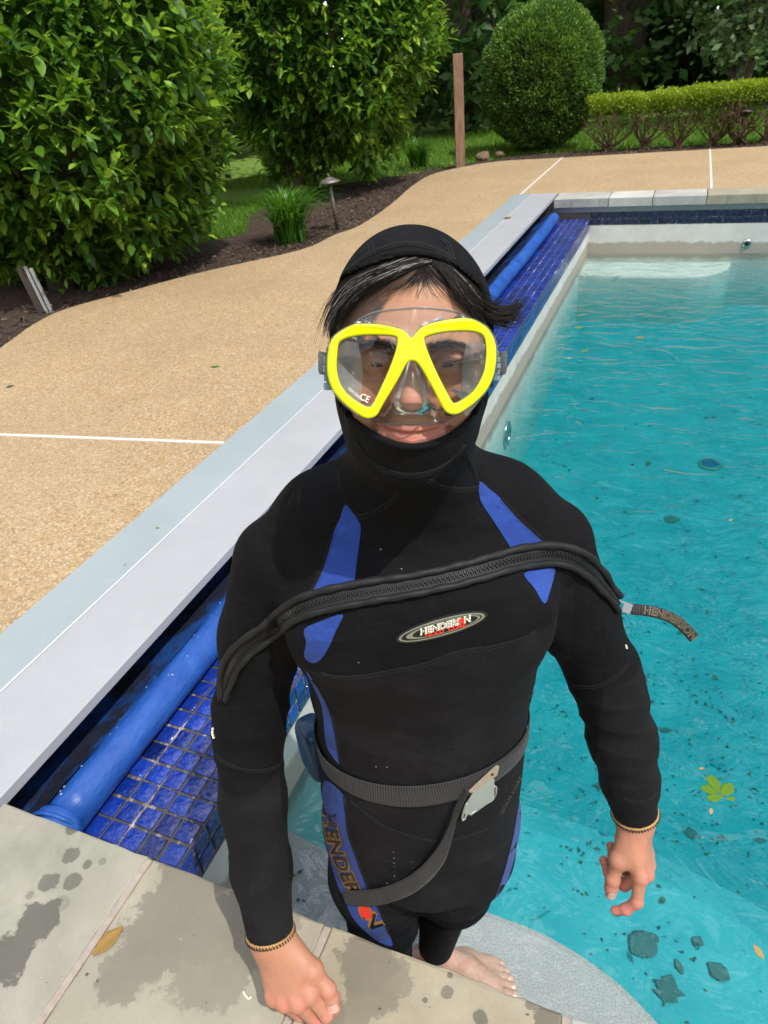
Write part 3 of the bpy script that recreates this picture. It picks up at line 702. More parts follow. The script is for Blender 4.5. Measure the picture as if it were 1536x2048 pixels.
# ------------------------------------------------------------------ hands
JOINTS = []; NAILS = []                                       # (centre, along, normal, half width, half length)
def hand(P, wr, d, n, side, curls, thumb, sc=1.0, spread=1.0):
    """wr wrist, d towards the knuckles, n out of the back, side = +1 when d x n points to the thumb"""
    wr = np.asarray(wr, float); d = np.asarray(d, float); d /= np.linalg.norm(d)
    n = np.asarray(n, float); n -= d * n.dot(d); n /= np.linalg.norm(n); s = np.cross(d, n) * side
    at = lambda x, y, z: wr + (s * x + d * y + n * z) * sc
    P.chain([wr - d * .05, wr, at(0, .02, 0)], [.0295, .0265, .023], .01)
    P.ell(at(0, .008, 0), np.array([.031, .03, .021]) * sc, np.array([s, d, n]).T, .012)
    MCP = [(.031, .088, .003), (.0105, .093, .006), (-.011, .088, .004), (-.029, .078, -.001)]
    BASEX = [.015, .005, -.005, -.014]
    R0 = [.0125, .0128, .0120, .0108]
    for (x, y, z), bx, r in zip(MCP, BASEX, R0): P.chain([at(bx, .012, 0), at(x, y, z - .003)], [.0145 * sc, r * sc], .014)
    P.ell(at(.002, .055, -.006), np.array([.036, .042, .0125]) * sc, np.array([s, d, n]).T, .012)
    LEN = [(.044, .026, .021), (.049, .030, .022), (.045, .028, .021), (.035, .021, .019)]
    RR = [(.0112, .0098, .0088, .0072), (.0114, .0100, .0088, .0072), (.0108, .0094, .0083, .0068), (.0096, .0083, .0073, .0060)]
    for i, (x, y, z) in enumerate(MCP):
        p = at(x, y, z - .002); ang = 0.; fan = (.10, .02, -.06, -.14)[i] * spread
        JOINTS.append((at(x, y, z + .006), .010))
        P.ell(at(x, y, z + .0025), np.array([.0085, .0095, .0065]) * sc, np.array([s, d, n]).T, .010)
        for j in range(3):
            ang += rad(curls[i][j])
            dr = (d * math.cos(ang) - n * math.sin(ang)) + s * fan * math.cos(ang); dr /= np.linalg.norm(dr)
            q = p + dr * LEN[i][j] * sc
            P.cone(p, q, RR[i][j] * sc, RR[i][j + 1] * sc, .0035)
            if j < 2: P.ell(q, np.array([RR[i][j + 1] * 1.03] * 3) * sc, None, .004)
            if j == 2:
                up = (n * math.cos(ang) + d * math.sin(ang))
                NAILS.append((p * .28 + q * .72 + dr * .002, dr, up, RR[i][3] * .82 * sc, LEN[i][2] * .30 * sc, RR[i][3] * sc))
            JOINTS.append((q, .007)); p = q
    # thumb: thenar, proximal, distal given in hand axes
    t0, t1, t2, t3, tn = thumb
    t = [at(*q) for q in (t0, t1, t2, t3)]; JOINTS.extend([(t[1], .011), (t[2], .009)])
    P.cone(t[0], t[1], .0165 * sc, .0135 * sc, .016); P.ell(t[1], np.array([.0135] * 3) * sc, None, .008)
    P.cone(t[1], t[2], .0118 * sc, .0112 * sc, .006); P.ell(t[2], np.array([.0118] * 3) * sc, None, .004)
    P.cone(t[2], t[3], .0112 * sc, .0088 * sc, .005)
    P.ell(t[3] * .55 + t[2] * .45, np.array([.0112] * 3) * sc, None, .006)
    P.cone(at(.012, .030, -.006), at(.022, .058, -.010), .014 * sc, .010 * sc, .015)     # web
    P.cone(at(.024, .060, -.006), t[1], .0085 * sc, .0085 * sc, .016)
    dr = (t[3] - t[2]); dr /= np.linalg.norm(dr); up = s * tn[0] + d * tn[1] + n * tn[2]; up -= dr * up.dot(dr); up /= np.linalg.norm(up)
    NAILS.append((t[2] * .30 + t[3] * .70 + dr * .004, dr, up, .0078 * sc, .0080 * sc, .0094 * sc))
handR = Prims(); handL = Prims()
WR_R = np.array(ARM_R[-1]); WR_L = np.array(ARM_L[-1])
hand(handR, WR_R, (.30, -.66, -.66), (-.30, -.52, .80), -1, [(26, 52, 30), (36, 54, 32), (44, 54, 32), (50, 52, 32)],
     ((.018, .016, -.006), (.045, .060, -.004), (.055, .093, -.010), (.050, .121, -.020), (.25, -.1, 1.)), 1.07)
hand(handL, WR_L, (.10, -.52, -.82), (.80, -.46, .28), 1, [(16, 36, 22), (58, 68, 40), (68, 72, 40), (74, 70, 40)],
     ((.016, .014, -.010), (.033, .062, -.030), (.036, .097, -.046), (.034, .126, -.056), (.75, .1, .65)), .97)

# ------------------------------------------------------------------ feet
feet = Prims()
def foot(ank, yaw, side):
    c, s = math.cos(yaw), math.sin(yaw); f = np.array([c, s, 0.]); l = np.array([-s, c, 0.]) * side       # f forward, l towards the little toe
    g = np.array([ank[0], ank[1], STEP_Z])
    at = lambda x, y, z: g + f * x + l * y + np.array([0, 0, z])
    feet.chain([np.array(ank) + np.array([0, 0, .05]), np.array(ank), at(.0, 0, .065)], [.034, .034, .034], .02)
    feet.ell(at(-.035, 0, .032), (.032, .029, .032), None, .02)
    feet.chain([at(.005, -.004, .058), at(.075, -.008, .044), at(.135, -.014, .026)], [.031, .027, .018], .02)
    feet.chain([at(-.02, .010, .028), at(.07, .022, .022), at(.125, .030, .016)], [.026, .022, .0155], .02)
    feet.chain([at(-.02, -.008, .026), at(.08, -.022, .022), at(.140, -.027, .020)], [.026, .022, .020], .02)
    feet.ell(at(.128, 0, .018), (.03, .042, .016), np.array([f, l, [0, 0, 1]]).T, .015)
    for y, x0, x1, r in ((-.030, .150, .193, .0135), (-.010, .150, .188, .0098), (.006, .146, .178, .0092), (.020, .139, .167, .0088), (.034, .128, .153, .0085)):
        feet.chain([at(x0 - .02, y * .9, .020), at((x0 + x1) / 2, y, .019), at(x1, y + .001, .0125)], [r, r * .92, r], .004)
        NAILS.append((at(x1 + r * .25, y, .0125 + r * .75), f * .9 + np.array([0, 0, -.3]), np.array([0, 0, 1.]) + f * .3, r * .7, r * .6, r))
foot((-.025, .824, -.535), rad(-16), 1)
foot((-.125, .795, -.535), rad(-84), -1)

def f_body(p):
    a = core(p); b = head(p); k = .02
    h = np.maximum(k - np.abs(a - b), 0) / k; d = np.minimum(a, b) - h * h * k * .25
    for P, kk in ((handR, .012), (handL, .012), (feet, .012)):
        b = P(p); h = np.maximum(kk - np.abs(d - b), 0) / kk; d = np.minimum(d, b) - h * h * kk * .25
    return d

# ------------------------------------------------------------------ wetsuit volumes
hoodv = Prims()
HE((-.002, .084, .040), (.0855, .099, .1010), .02, 0, hoodv)
HE((-.002, .090, -.030), (.074, .075, .075), .035, 0, hoodv)
HE((-.002, .060, -.082), (.054, .058, .034), .03, 0, hoodv)
hoodv.chain(NK, [.067, .073, .085], .03)
OPEN = [(669, 577), (700, 556), (740, 541), (778, 529), (812, 522), (845, 523), (880, 531), (915, 549), (950, 577), (966, 602), (977, 650), (978, 700), (975, 750), (968, 790), (950, 825), (931, 847), (900, 871), (869, 885), (837, 892), (806, 890), (783, 883), (762, 873), (733, 858), (703, 838), (684, 810), (672, 770), (664, 720), (660, 670), (661, 620)]
# the face opening in head coordinates: directions (x / depth, z / depth) seen from the front
OPX = np.array([np.array([(x - 824), (738 - y)]) / FPX for x, y in smooth_loop(OPEN, 3)])
def poly_sd(q, poly):
    d = np.full(len(q), 1e9, F32); ins = np.zeros(len(q), bool); n = len(poly)
    for i in range(n):
        a = poly[i].astype(F32); b = poly[(i + 1) % n].astype(F32); e = b - a; w = q - a
        t = np.clip((w @ e) / (e @ e), 0, 1); r = w - t[:, None] * e; d = np.minimum(d, np.einsum('ij,ij->i', r, r))
        c = ((a[1] <= q[:, 1]) != (b[1] <= q[:, 1]))
        with np.errstate(all='ignore'): x = a[0] + (q[:, 1] - a[1]) / (b[1] - a[1] + 1e-12) * (b[0] - a[0])
        ins ^= c & (q[:, 0] < x)
    return np.where(ins, -np.sqrt(d), np.sqrt(d))
OP3 = OPX * .665
cutR = (WR_R + np.array([0, .006, .010]), np.array(ARM_R[-1]) - np.array(ARM_R[-2])); cutL = (WR_L + np.array([-.004, .004, .022]) * .6, np.array(ARM_L[-1]) - np.array(ARM_L[-2]))
def folds(p):
    x, y, z = p[:, 0], p[:, 1], p[:, 2]
    n = np.sin(x * 23 + 1.7 * np.sin(z * 17 + y * 9)) * .5 + np.sin(y * 29 + x * 13 + 1.3 * np.sin(z * 21)) * .5
    big = np.sin(x * 9 + 2 * np.sin(z * 7)) * np.sin(z * 11 + y * 8 + n) * .0011
    def g(c, r): return np.exp(-((x - c[0]) ** 2 + (y - c[1]) ** 2 + (z - c[2]) ** 2) / (r * r))
    f = np.zeros(len(p), F32)
    for c, r, a, fr, ax in (((-.262, .700, .46), .075, .0030, 150, (0.1, .75, .65)), ((.270, .700, .44), .075, .0028, 150, (.2, .45, .9)), ((-.175, .72, .60), .07, .0026, 120, (.75, .1, .6)), ((.175, .72, .61), .07, .0026, 120, (-.75, .1, .6)),
                         ((-.03, .64, .10), .10, .0022, 110, (.35, 0, .9)), ((-.10, .65, -.18), .09, .0024, 130, (0, .2, 1)), ((.05, .65, -.16), .09, .0024, 130, (0, .2, 1)), ((0, .64, .50), .16, .0010, 90, (.1, 0, 1)),
                         ((.005, .68, .88), .07, .0016, 160, (.3, .2, .9)), ((.32, .69, .26), .06, .0014, 170, (.1, .2, 1)), ((-.278, .58, .30), .06, .0014, 170, (0, .6, .8))):
        ph = x * ax[0] + y * ax[1] + z * ax[2] + n * .006
        f += g(c, r * 1.25).astype(F32) * a * 1.5 * (1 - np.abs(np.sin(ph * fr * .5)) ** .7).astype(F32)
    return (big + f).astype(F32)
def f_suit(p):
    a = core(p) - SUIT; b = np.minimum(hoodv(p), head(p) - .006); k = .012
    h = np.maximum(k - np.abs(a - b), 0) / k; d = np.minimum(a, b) - h * h * k * .25
    d = d - folds(p) * (np.abs(d) < .03)
    for c, nn in (cutR, cutL):
        nn = (nn / np.linalg.norm(nn)).astype(F32); q = p - c.astype(F32)
        near = np.einsum('ij,ij->i', q, q) < .02
        d = np.where(near, np.maximum(d, q @ nn), d)
    d = np.maximum(d, (STEP_Z + .088) - p[:, 2])
    q = (p - HO.astype(F32)) @ HM.astype(F32)
    m = (np.abs(q[:, 0]) < .12) & (q[:, 1] < .085) & (q[:, 1] > -.1) & (np.abs(q[:, 2]) < .13)
    if m.any():
        qq = q[m]; sc = .665 / (qq[:, 1] + .645)
        s = poly_sd(np.stack([qq[:, 0] * sc, qq[:, 2] * sc], 1), OP3)
        s = np.maximum(s, qq[:, 1] - .080)
        d[m] = np.maximum(d[m], -s)
    return d
import time as _t
_t0 = _t.time()
LO, HI = (-.42, .40, -.64), (.44, .98, 1.20)
bv, bf = nets(f_body, LO, HI, .004)
bv = project(f_body, bv, 2)
HDC = HO.astype(F32)
def fine(v, lv):
    q = (v - HDC) @ HM.astype(F32)
    m = (q[:, 1] < (.075, .045)[lv]) & (np.abs(q[:, 2] + .01) < .125) & (np.abs(q[:, 0]) < .085)
    for c in (WR_R, WR_L): m |= (np.linalg.norm(v - np.array(c) - np.array([0.01, -.02, -.085]), axis=1) < .125) & (v[:, 2] < c[2] + .005)
    m |= (v[:, 2] < STEP_Z + .09) & (v[:, 1] < 1.) if lv == 0 else (v[:, 2] < STEP_Z - 1)
    return m
bv, bf = subdivide_where(bv, bf, fine, f_body, 2)
sv, sf = nets(f_suit, LO, HI, .004)
sv = project(f_suit, sv, 1)
def fine_s(v, lv):
    q = (v - HDC) @ HM.astype(F32)
    return (q[:, 1] < .09) & (np.abs(q[:, 2] + .01) < .15) & (np.abs(q[:, 0]) < .1)
sv, sf = subdivide_where(sv, sf, fine_s, f_suit, 1)
print('body', len(bv), 'suit', len(sv), 'sdf time', _t.time() - _t0)
SUIT_BVH = BVHTree.FromPolygons([Vector(q) for q in sv.tolist()], sf)
BODY_BVH = BVHTree.FromPolygons([Vector(q) for q in bv.tolist()], bf)
# ------------------------------------------------------------------ skin
def skin_material():
    t = NT('skin'); o = t.obj()
    a = t.attr('zone')                          # r lips, g hairy scalp / brows, b redness
    sp = t.n('ShaderNodeSeparateColor', {'Color': a.outputs['Color']})
    n1 = t.noise(o, 55, 5, .6); n2 = t.noise(o, 420, 3, .6); n3 = t.noise(o, 18, 3)
    base = t.mix(n1, (.355, .178, .098), (.475, .262, .155))
    base = t.mix(t.ramp(n3, (.4, 0.), (.7, .55)), base, (.50, .225, .15))
    base = t.mix(t.math('MULTIPLY', t.ramp(n2, (.62, 0.), (.75, 1.)), .22), base, (.25, .10, .06))
    base = t.mix(sp.outputs[2], base, (.57, .21, .165))
    base = t.mix(t.math('MULTIPLY', sp.outputs[0], .85), base, t.mix(n1, (.36, .115, .095), (.48, .18, .15)))
    base = t.mix(sp.outputs[1], base, (.028, .020, .016)); base = t.mix(a.outputs['Alpha'], t.mix(.35, base, (.78, .62, .55)), base)
    vein = t.noise(t.scale(o, (1, 1, .45)), 48, 3, .5, 1.2); fine = t.n('ShaderNodeTexVoronoi', {'Vector': t.scale(o, (1.5, 1.5, .7)), 'Scale': 420.}, feature='DISTANCE_TO_EDGE').outputs[0]
    base = t.mix(t.ramp(t.noise(o, 95, 5, .7), (.5, 0.), (.75, .32)), base, (.36, .13, .085)); base = t.mix(t.ramp(vein, (.47, 0.), (.5, .16), (.53, 0.)), base, (.22, .17, .16))
    pore = t.n('ShaderNodeTexVoronoi', {'Vector': o, 'Scale': 900.}).outputs[0]
    crease = t.n('ShaderNodeTexVoronoi', {'Vector': t.scale(o, (1, 1, 1.6)), 'Scale': 160.}, feature='DISTANCE_TO_EDGE').outputs[0]
    nb = t.bump(pore, .12, .0005); nb = t.bump(t.ramp(crease, (0, 0.), (.1, 1.)), .05, .0006, nb); nb = t.bump(n1, .2, .002, nb); nb = t.bump(t.ramp(fine, (0, 0.), (.12, 1.)), .10, .0005, nb); nb = t.bump(t.ramp(vein, (.44, 0.), (.5, 1.), (.56, 0.)), .06, .0015, nb)
    t.bsdf(Base_Color=base, Roughness=t.ramp(n1, (.3, .44), (.7, .60)), Normal=nb, Subsurface_Weight=.35, Subsurface_Radius=(.006, .0022, .0012), Subsurface_Scale=.6, Specular_IOR_Level=.34)
    return t.m
M_SKIN = skin_material()
person = empty('person', b2w(BASE), TH)
tag(person, 'person in black and blue wetsuit with hood and diving mask standing on the pool step', 'person')
def loc(v): return np.asarray(v, float) - BASE
me = mesh_np('body', loc(bv), bf, M_SKIN)
q = (bv - HDC) @ HM.astype(F32)
zone = np.zeros((len(bv), 4), F32); zone[:, 3] = 1
def g2(x, z, cx, cz, rx, rz): return np.exp(-(((x - cx) / rx) ** 2 + ((z - cz) / rz) ** 2))
inhead = (q[:, 1] < .12) & (np.abs(q[:, 2]) < .15) & (np.abs(q[:, 0]) < .1)
front = inhead & (q[:, 1] < .03)
xs, zs = q[:, 0], q[:, 2]
def seg_d(x, z, pts):
    d = np.full(len(x), 9., F32)
    for (ax, az), (bx, bz) in zip(pts[:-1], pts[1:]):
        ex, ez = bx - ax, bz - az; t = np.clip(((x - ax) * ex + (z - az) * ez) / (ex * ex + ez * ez), 0, 1)
        d = np.minimum(d, np.hypot(x - ax - t * ex, z - az - t * ez))
    return d
def sstep(d, a, b): return np.clip((b - d) / (b - a), 0, 1)
lip = np.maximum(sstep(seg_d(xs, zs, [(-.029, -.0512), (-.008, -.0548), (0, -.0560), (.008, -.0548), (.033, -.0502)]), .0022, .0042), sstep(seg_d(xs, zs, [(-.027, -.0540), (-.012, -.0628), (.013, -.0626), (.030, -.0532)]), .0030, .0056))
zone[:, 0] = lip * front
brow = np.maximum(sstep(seg_d(xs, zs, [(-.013, .0185), (-.030, .0225), (-.050, .0165)]), .002, .0062), sstep(seg_d(xs, zs, [(.013, .0185), (.031, .0225), (.052, .0165)]), .001, .0068)) * .55
scalp = np.clip((zs + np.where(xs > 0, -.25, .15) * 0 - (.072 - 5.5 * np.maximum(np.abs(xs - .012) - .018, 0) ** 1.45 * 1.0)) / .006, 0, 1) * inhead
zone[:, 1] = np.maximum(brow * front, scalp * .9)
red = (g2(xs, zs, 0, -.027, .011, .010) * .7 + (g2(xs, zs, -.04, -.025, .016, .016) + g2(xs, zs, .04, -.025, .016, .016)) * .3) * front
for P_, WR in ((handR, WR_R), (handL, WR_L)):
    m = np.linalg.norm(bv - np.asarray(WR, F32) - np.array([0, 0, -.09], F32), axis=1) < .13
    red = np.where(m & (bv[:, 2] < WR[2] + .01), np.clip((WR[2] - .075 - bv[:, 2]) / .06, 0, .75) + .15, red)
for c_, r_ in JOINTS:
    dd = np.linalg.norm(bv - np.asarray(c_, F32), axis=1); red = np.minimum(1., red + .26 * np.exp(-((dd - .010) / r_) ** 2) * (dd < .03))
m = bv[:, 2] < STEP_Z + .1
red = np.where(m, .12, red); zone[:, 3] = np.where(m, 0., 1.)
zone[:, 2] = red
ca = me.color_attributes.new('zone', 'FLOAT_COLOR', 'POINT'); ca.data.foreach_set('color', zone.ravel())
body = link('body', me, person)

# ------------------------------------------------------------------ neoprene
def neoprene(name, col, col2, bs=.25, rough=.82, sheen=.08, spec=.3, scuff=.06):
    t = NT(name); o = t.obj()
    n1 = t.noise(o, 14, 6, .6); n2 = t.noise(o, 900, 2, .5); n3 = t.noise(o, 90, 4, .65)
    w1 = t.n('ShaderNodeTexWave', {'Vector': o, 'Scale': 420., 'Distortion': .6, 'Detail': 1.}, bands_direction='X').outputs[0]
    w2 = t.n('ShaderNodeTexWave', {'Vector': o, 'Scale': 420., 'Distortion': .6, 'Detail': 1.}, bands_direction='Z').outputs[0]
    c = t.mix(t.ramp(n1, (.38, 0.), (.68, 1.)), col, col2)
    c = t.mix(t.math('MULTIPLY', t.ramp(n3, (.60, 0.), (.78, 1.)), .45), c, tuple(q * 2.4 for q in col2)); c = t.mix(t.ramp(t.noise(o, 7, 6, .7, .6), (.52, 0.), (.72, scuff)), c, (.050, .050, .054))
    nb = t.bump(t.noise(o, 22, 4, .5, .5), .55, .010); nb = t.bump(t.noise(t.scale(o, (1, 1, 2.6)), 26, 3, .5, .8), .30, .006, nb); nb = t.bump(t.math('ADD', w1, w2), bs, .0005, nb); nb = t.bump(n3, .14, .002, nb); nb = t.bump(n2, .15, .0006, nb)
    t.bsdf(Base_Color=c, Roughness=rough, Normal=nb, Sheen_Weight=sheen, Sheen_Roughness=.5, Sheen_Tint=(.6, .62, .72, 1), Specular_IOR_Level=spec)
    return t.m
M_NEO = neoprene('neoprene_black', (.0050, .0050, .0060), (.0070, .0070, .0082), sheen=.01, spec=.11)
M_NEO2 = neoprene('neoprene_charcoal', (.0070, .0068, .0080), (.0112, .0108, .0125), .35, sheen=.015, spec=.14, scuff=.20)
M_BLUE = neoprene('neoprene_blue', (.010, .040, .235), (.018, .064, .33), .35, .75, .15)
M_PIPE = simple('binding_black', (.010, .010, .011), .6, vs=300, bump=.3, bd=.0005, spec=.35)
M_SEAM = simple('seam_thread', (.018, .018, .020), .7, vs=600)
fc_ = np.array([sv[list(q)].mean(0) for q in sf])
def _front(L): return np.array([np.array(SUIT_BVH.ray_cast(Vector(CB), Vector(ray_b(*q)).normalized(), 3.)[0] or (0, 0, 0)) for q in L])
c_ = _front([(644, 1346), (673, 1354), (720, 1353), (790, 1341), (849, 1329), (890, 1313), (927, 1302), (985, 1294), (1035, 1281), (1066, 1267)])
zs_ = np.interp(fc_[:, 0], c_[:, 0], c_[:, 2])
reg = (np.abs(fc_[:, 0]) < .205) & (fc_[:, 2] < zs_) & (fc_[:, 1] < .82)
reg |= (fc_[:, 0] < -.235) & (fc_[:, 2] < .40) | (fc_[:, 0] > .255) & (fc_[:, 2] < _front([(1198, 1371)])[0][2])
reg &= fc_[:, 2] > -.02
wet = link('wetsuit', mesh_np('wetsuit', loc(sv), sf, [M_NEO, M_NEO2], True, reg.astype(np.int32)), person)
# ------------------------------------------------------------------ things laid on the suit
CBV = Vector(CB)
def hit(x, y, bvh=None, far=3.):
    d = Vector(ray_b(x, y)).normalized()
    r = (bvh or SUIT_BVH).ray_cast(CBV, d, far)
    if r[0] is None:
        q = CBV + d * .95; best = None
        for k in range(40):
            q = CBV + d * (.6 + k * .025); r2 = (bvh or SUIT_BVH).find_nearest(q)
            if r2[0] is not None and (best is None or r2[3] < best[3]): best = r2
        return best[0], best[1]
    return r[0], r[1]
def spath(px, off=.001, step=6., bvh=None):
    o = []
    for q in resample(smooth_loop(px, 6, False), step):
        p, n = hit(q[0], q[1], bvh); o.append((p + n * off, n))
    return o
SEAMS = [[(679, 940), (680, 962), (689, 997), (703, 1018), (720, 1034), (750, 1023), (780, 1004), (800, 982)], [(857, 960), (880, 972), (908, 978), (935, 980), (957, 975)], [(931, 905), (945, 938), (957, 970)],
         [(712, 884), (730, 910), (755, 931), (780, 943), (810, 950), (840, 949), (861, 944), (885, 932), (908, 915), (928, 888)],
         [(642, 1347), (673, 1354), (720, 1353), (790, 1341), (849, 1329), (890, 1313), (927, 1302), (985, 1294), (1035, 1281), (1072, 1264)],
         [(434, 1513), (460, 1530), (500, 1541), (540, 1538), (561, 1528)], [(1147, 1371), (1170, 1374), (1198, 1371), (1232, 1354), (1256, 1325)], [(1246, 1596), (1262, 1603), (1280, 1604), (1300, 1597), (1312, 1584)],
         [(701, 1602), (757, 1646), (806, 1667), (859, 1681), (912, 1678), (975, 1657)], [(694, 543), (741, 509), (787, 492), (825, 488), (875, 501), (912, 524)], [(741, 487), (746, 508)], [(880, 478), (896, 490), (905, 520)],
         [(666, 1068), (640, 1152), (604, 1212)], [(1002, 998), (1042, 1042), (1105, 1099)], [(681, 1530), (676, 1496), (671, 1466), (663, 1430), (648, 1395), (626, 1360)], [(688, 1592), (692, 1625), (697, 1667), (711, 1709), (732, 1766), (757, 1818), (778, 1868)]]
for px in SEAMS:
    mb = MB(); st = MB()
    P = spath(px, .0003, 5.)
    mb.tube([loc(p) for p, n in P], .0013, 6)
    for k in range(len(P) - 1):                  # stitches either side of the seam
        (p, n), (p2, _) = P[k], P[k + 1]; t = (p2 - p).normalized(); b = t.cross(n)
        for s in (-1, 1):
            st.tube([loc(p.lerp(p2, .1) + b * .0024 * s + n * .0004), loc(p.lerp(p2, .75) + b * .0026 * s + n * .0004)], .00055, 4)
    mb.build('seam', M_NEO2, wet, True); o = st.build('stitching', M_SEAM, wet, True); o['kind'] = 'stuff'
# panels of blue neoprene let into the suit
def patch(name, poly, mat, off=.0010, step=7., parent=None, sm=3, thick=.0012):
    B = resample([*smooth_loop(poly, sm), smooth_loop(poly, sm)[0]], step * .7)[:-1]; B = [tuple(q) for q in B]
    xs = [q[0] for q in B]; ys = [q[1] for q in B]; pts = list(B)
    y = min(ys); r = 0
    while y < max(ys):
        x = min(xs) + (r % 2) * step / 2
        while x < max(xs):
            if inside(B, x, y) and min((x - a) ** 2 + (y - b) ** 2 for a, b in B) > (step * .45) ** 2: pts.append((x, y))
            x += step
        y += step * .87; r += 1
    n = len(B)
    V, E_, Fc, *_ = delaunay_2d_cdt([Vector(q) for q in pts], [(i, (i + 1) % n) for i in range(n)], [], 1, 1e-5)
    H = [hit(q.x, q.y) for q in V]
    v = [loc(p + nn * off) for p, nn in H]
    f = []
    for fc in Fc:
        a, b, c = (Vector(v[i]) for i in fc[:3]); nn = (b - a).cross(c - a)
        f.append(tuple(fc) if nn.dot(H[fc[0]][1]) > 0 else tuple(fc)[::-1])
    return link(name, mesh_np(name, v, f, mat), parent or wet)
PANELS = [[(693, 1009), (721, 1048), (719, 1085), (714, 1122), (703, 1181), (660, 1190), (605, 1212), (619, 1189), (642, 1150), (654, 1114), (666, 1068), (681, 1036)],
          [(609, 1258), (640, 1243), (686, 1228), (673, 1259), (658, 1294), (640, 1320), (623, 1325), (609, 1312), (613, 1284)],
          [(958, 963), (978, 978), (1002, 998), (1042, 1042), (1070, 1070), (1103, 1097), (1070, 1103), (1034, 1112), (1015, 1086), (985, 1039), (960, 1000)],
          [(1047, 1148), (1080, 1140), (1108, 1136), (1107, 1152), (1098, 1185), (1088, 1208), (1069, 1178)],
          [(612, 1340), (626, 1358), (646, 1390), (663, 1430), (671, 1466), (676, 1496), (681, 1529), (664, 1510), (655, 1494), (650, 1466), (647, 1430), (640, 1400)],
          [(650, 1560), (688, 1590), (692, 1625), (697, 1667), (711, 1709), (732, 1766), (757, 1818), (778, 1868), (785, 1890), (768, 1888), (742, 1872), (708, 1838), (690, 1800), (674, 1765), (660, 1715), (650, 1665), (646, 1620)],
          [(1047, 1560), (1043, 1620), (1036, 1680), (1024, 1730), (1008, 1775), (990, 1796), (1000, 1768), (1014, 1722), (1026, 1670), (1036, 1612)]]
for pl in PANELS: patch('blue_panel', pl, M_BLUE, .0009)
# trim round the face opening and the cuffs
rim = []
for x, z in OPX[::2]:
    y = .02; d = HM @ np.array([x, 1., z]); d /= np.linalg.norm(d)
    p, nn = SUIT_BVH.ray_cast(CBV, Vector(d), 2.)[:2] if False else (None, None)
    best = None
    cdir = np.array([x, 1., z])
    sc = 1.012
    cx, cz = OPX.mean(0)
    dd = HM @ np.array([cx + (x - cx) * 1.016, 1., cz + (z - cz) * 1.014])
    r = SUIT_BVH.ray_cast(CBV, Vector(dd).normalized(), 2.)
    if r[0] is not None:
        h = HM.T @ (np.array(r[0]) - HO)
        if h[1] < .078: rim.append(loc(r[0]))
rim = [sum((np.array(rim[(i + j) % len(rim)]) for j in (-2, -1, 0, 1, 2))) / 5 for i in range(len(rim))]
mb = MB(); mb.tube(smooth_loop(rim, 2), .0036, 8, closed=True)
mb.build('hood_edge', M_NEO, wet, True)
M_TAN = simple('cuff_tan', (.40, .235, .085), .55, var=.3, vs=120, bump=.3)
for c, nn, R_ in ((cutR[0], cutR[1], .0325), (cutL[0], cutL[1], .0315)):
    c = Vector(c); nn = Vector(nn).normalized(); e1 = nn.orthogonal().normalized(); e2 = nn.cross(e1); ring = []
    for k in range(48):
        dr = e1 * math.cos(k * math.pi / 24) + e2 * math.sin(k * math.pi / 24)
        h = SUIT_BVH.ray_cast(c - nn * .004 + dr * .07, -dr, .1)
        rr = .07 - h[3] if h[0] is not None and .02 < .07 - h[3] < .05 else R_
        ring.append((c + nn * .0015 + dr * (rr - .0005), dr))
    mb = MB(); mb.tube([loc(p) for p, d in ring], .0024, 8, closed=True); mb.tube([loc(p + nn * .0044 - d * .0022) for p, d in ring], .0026, 8, closed=True)
    cf = mb.build('cuff_trim', M_TAN, wet, True)
    mb = MB(); hx = []
    for k in range(48 * 6):
        p, d = ring[(k // 6) % 48]; p2, d2 = ring[(k // 6 + 1) % 48]; t = (k % 6) / 6; a = k * 1.05
        pp = p.lerp(p2, t); hx.append(loc(pp + nn * (.0020 + .0030 * math.cos(a)) + d * (.0012 + .0022 * math.sin(a))))
    mb.tube(hx, .00085, 4, closed=True); mb.build('cuff_stitching', M_PIPE, wet, True)
# ------------------------------------------------------------------ the long zip across the chest and its pull
ZP = [(452, 1398), (455, 1362), (470, 1322), (500, 1288), (540, 1258), (598, 1220), (660, 1199), (740, 1184), (820, 1173), (900, 1157), (980, 1136), (1040, 1118), (1100, 1108), (1150, 1118), (1186, 1146), (1212, 1180), (1234, 1208)]
Z = spath(ZP, .0, 9.)
Zp = []
for i, (p, n) in enumerate(Z):
    a = Z[max(0, i - 2)][0]; b = Z[min(len(Z) - 1, i + 2)][0]; nn = sum((Z[j][1] for j in range(max(0, i - 3), min(len(Z), i + 4))), Vector()).normalized()
    t = (b - a).normalized(); s = nn.cross(t).normalized(); Zp.append((p, nn, t, s))
hw = lambda i: .0115 * min(1, .35 + i / 6.)
for sgn, r in ((1, .0051), (-1, .0044)):
    mb = MB(); mb.tube([loc(p + s * (hw(i) * sgn) + n * (.0045 + .0012 * math.sin(i * .9 + sgn))) for i, (p, n, t, s) in enumerate(Zp)], [r * (1 + .10 * math.sin(i * 1.3)) for i in range(len(Zp))], 10)
    mb.build('zip_binding', M_PIPE, wet, True)
v = []; f = []
for i, (p, n, t, s) in enumerate(Zp):
    v += [loc(p + s * hw(i) * .9 + n * .0030), loc(p - s * hw(i) * .9 + n * .0030)]
    if i: f.append((2 * i - 2, 2 * i - 1, 2 * i + 1, 2 * i))
link('zip_tape', mesh_np('zip_tape', v, f, M_PIPE), wet)
mb = MB()
pts = [p + n * .0040 for p, n, t, s in Zp]; cum = [0.]
for a, b in zip(pts[:-1], pts[1:]): cum.append(cum[-1] + (b - a).length)
d = .012; k = 0
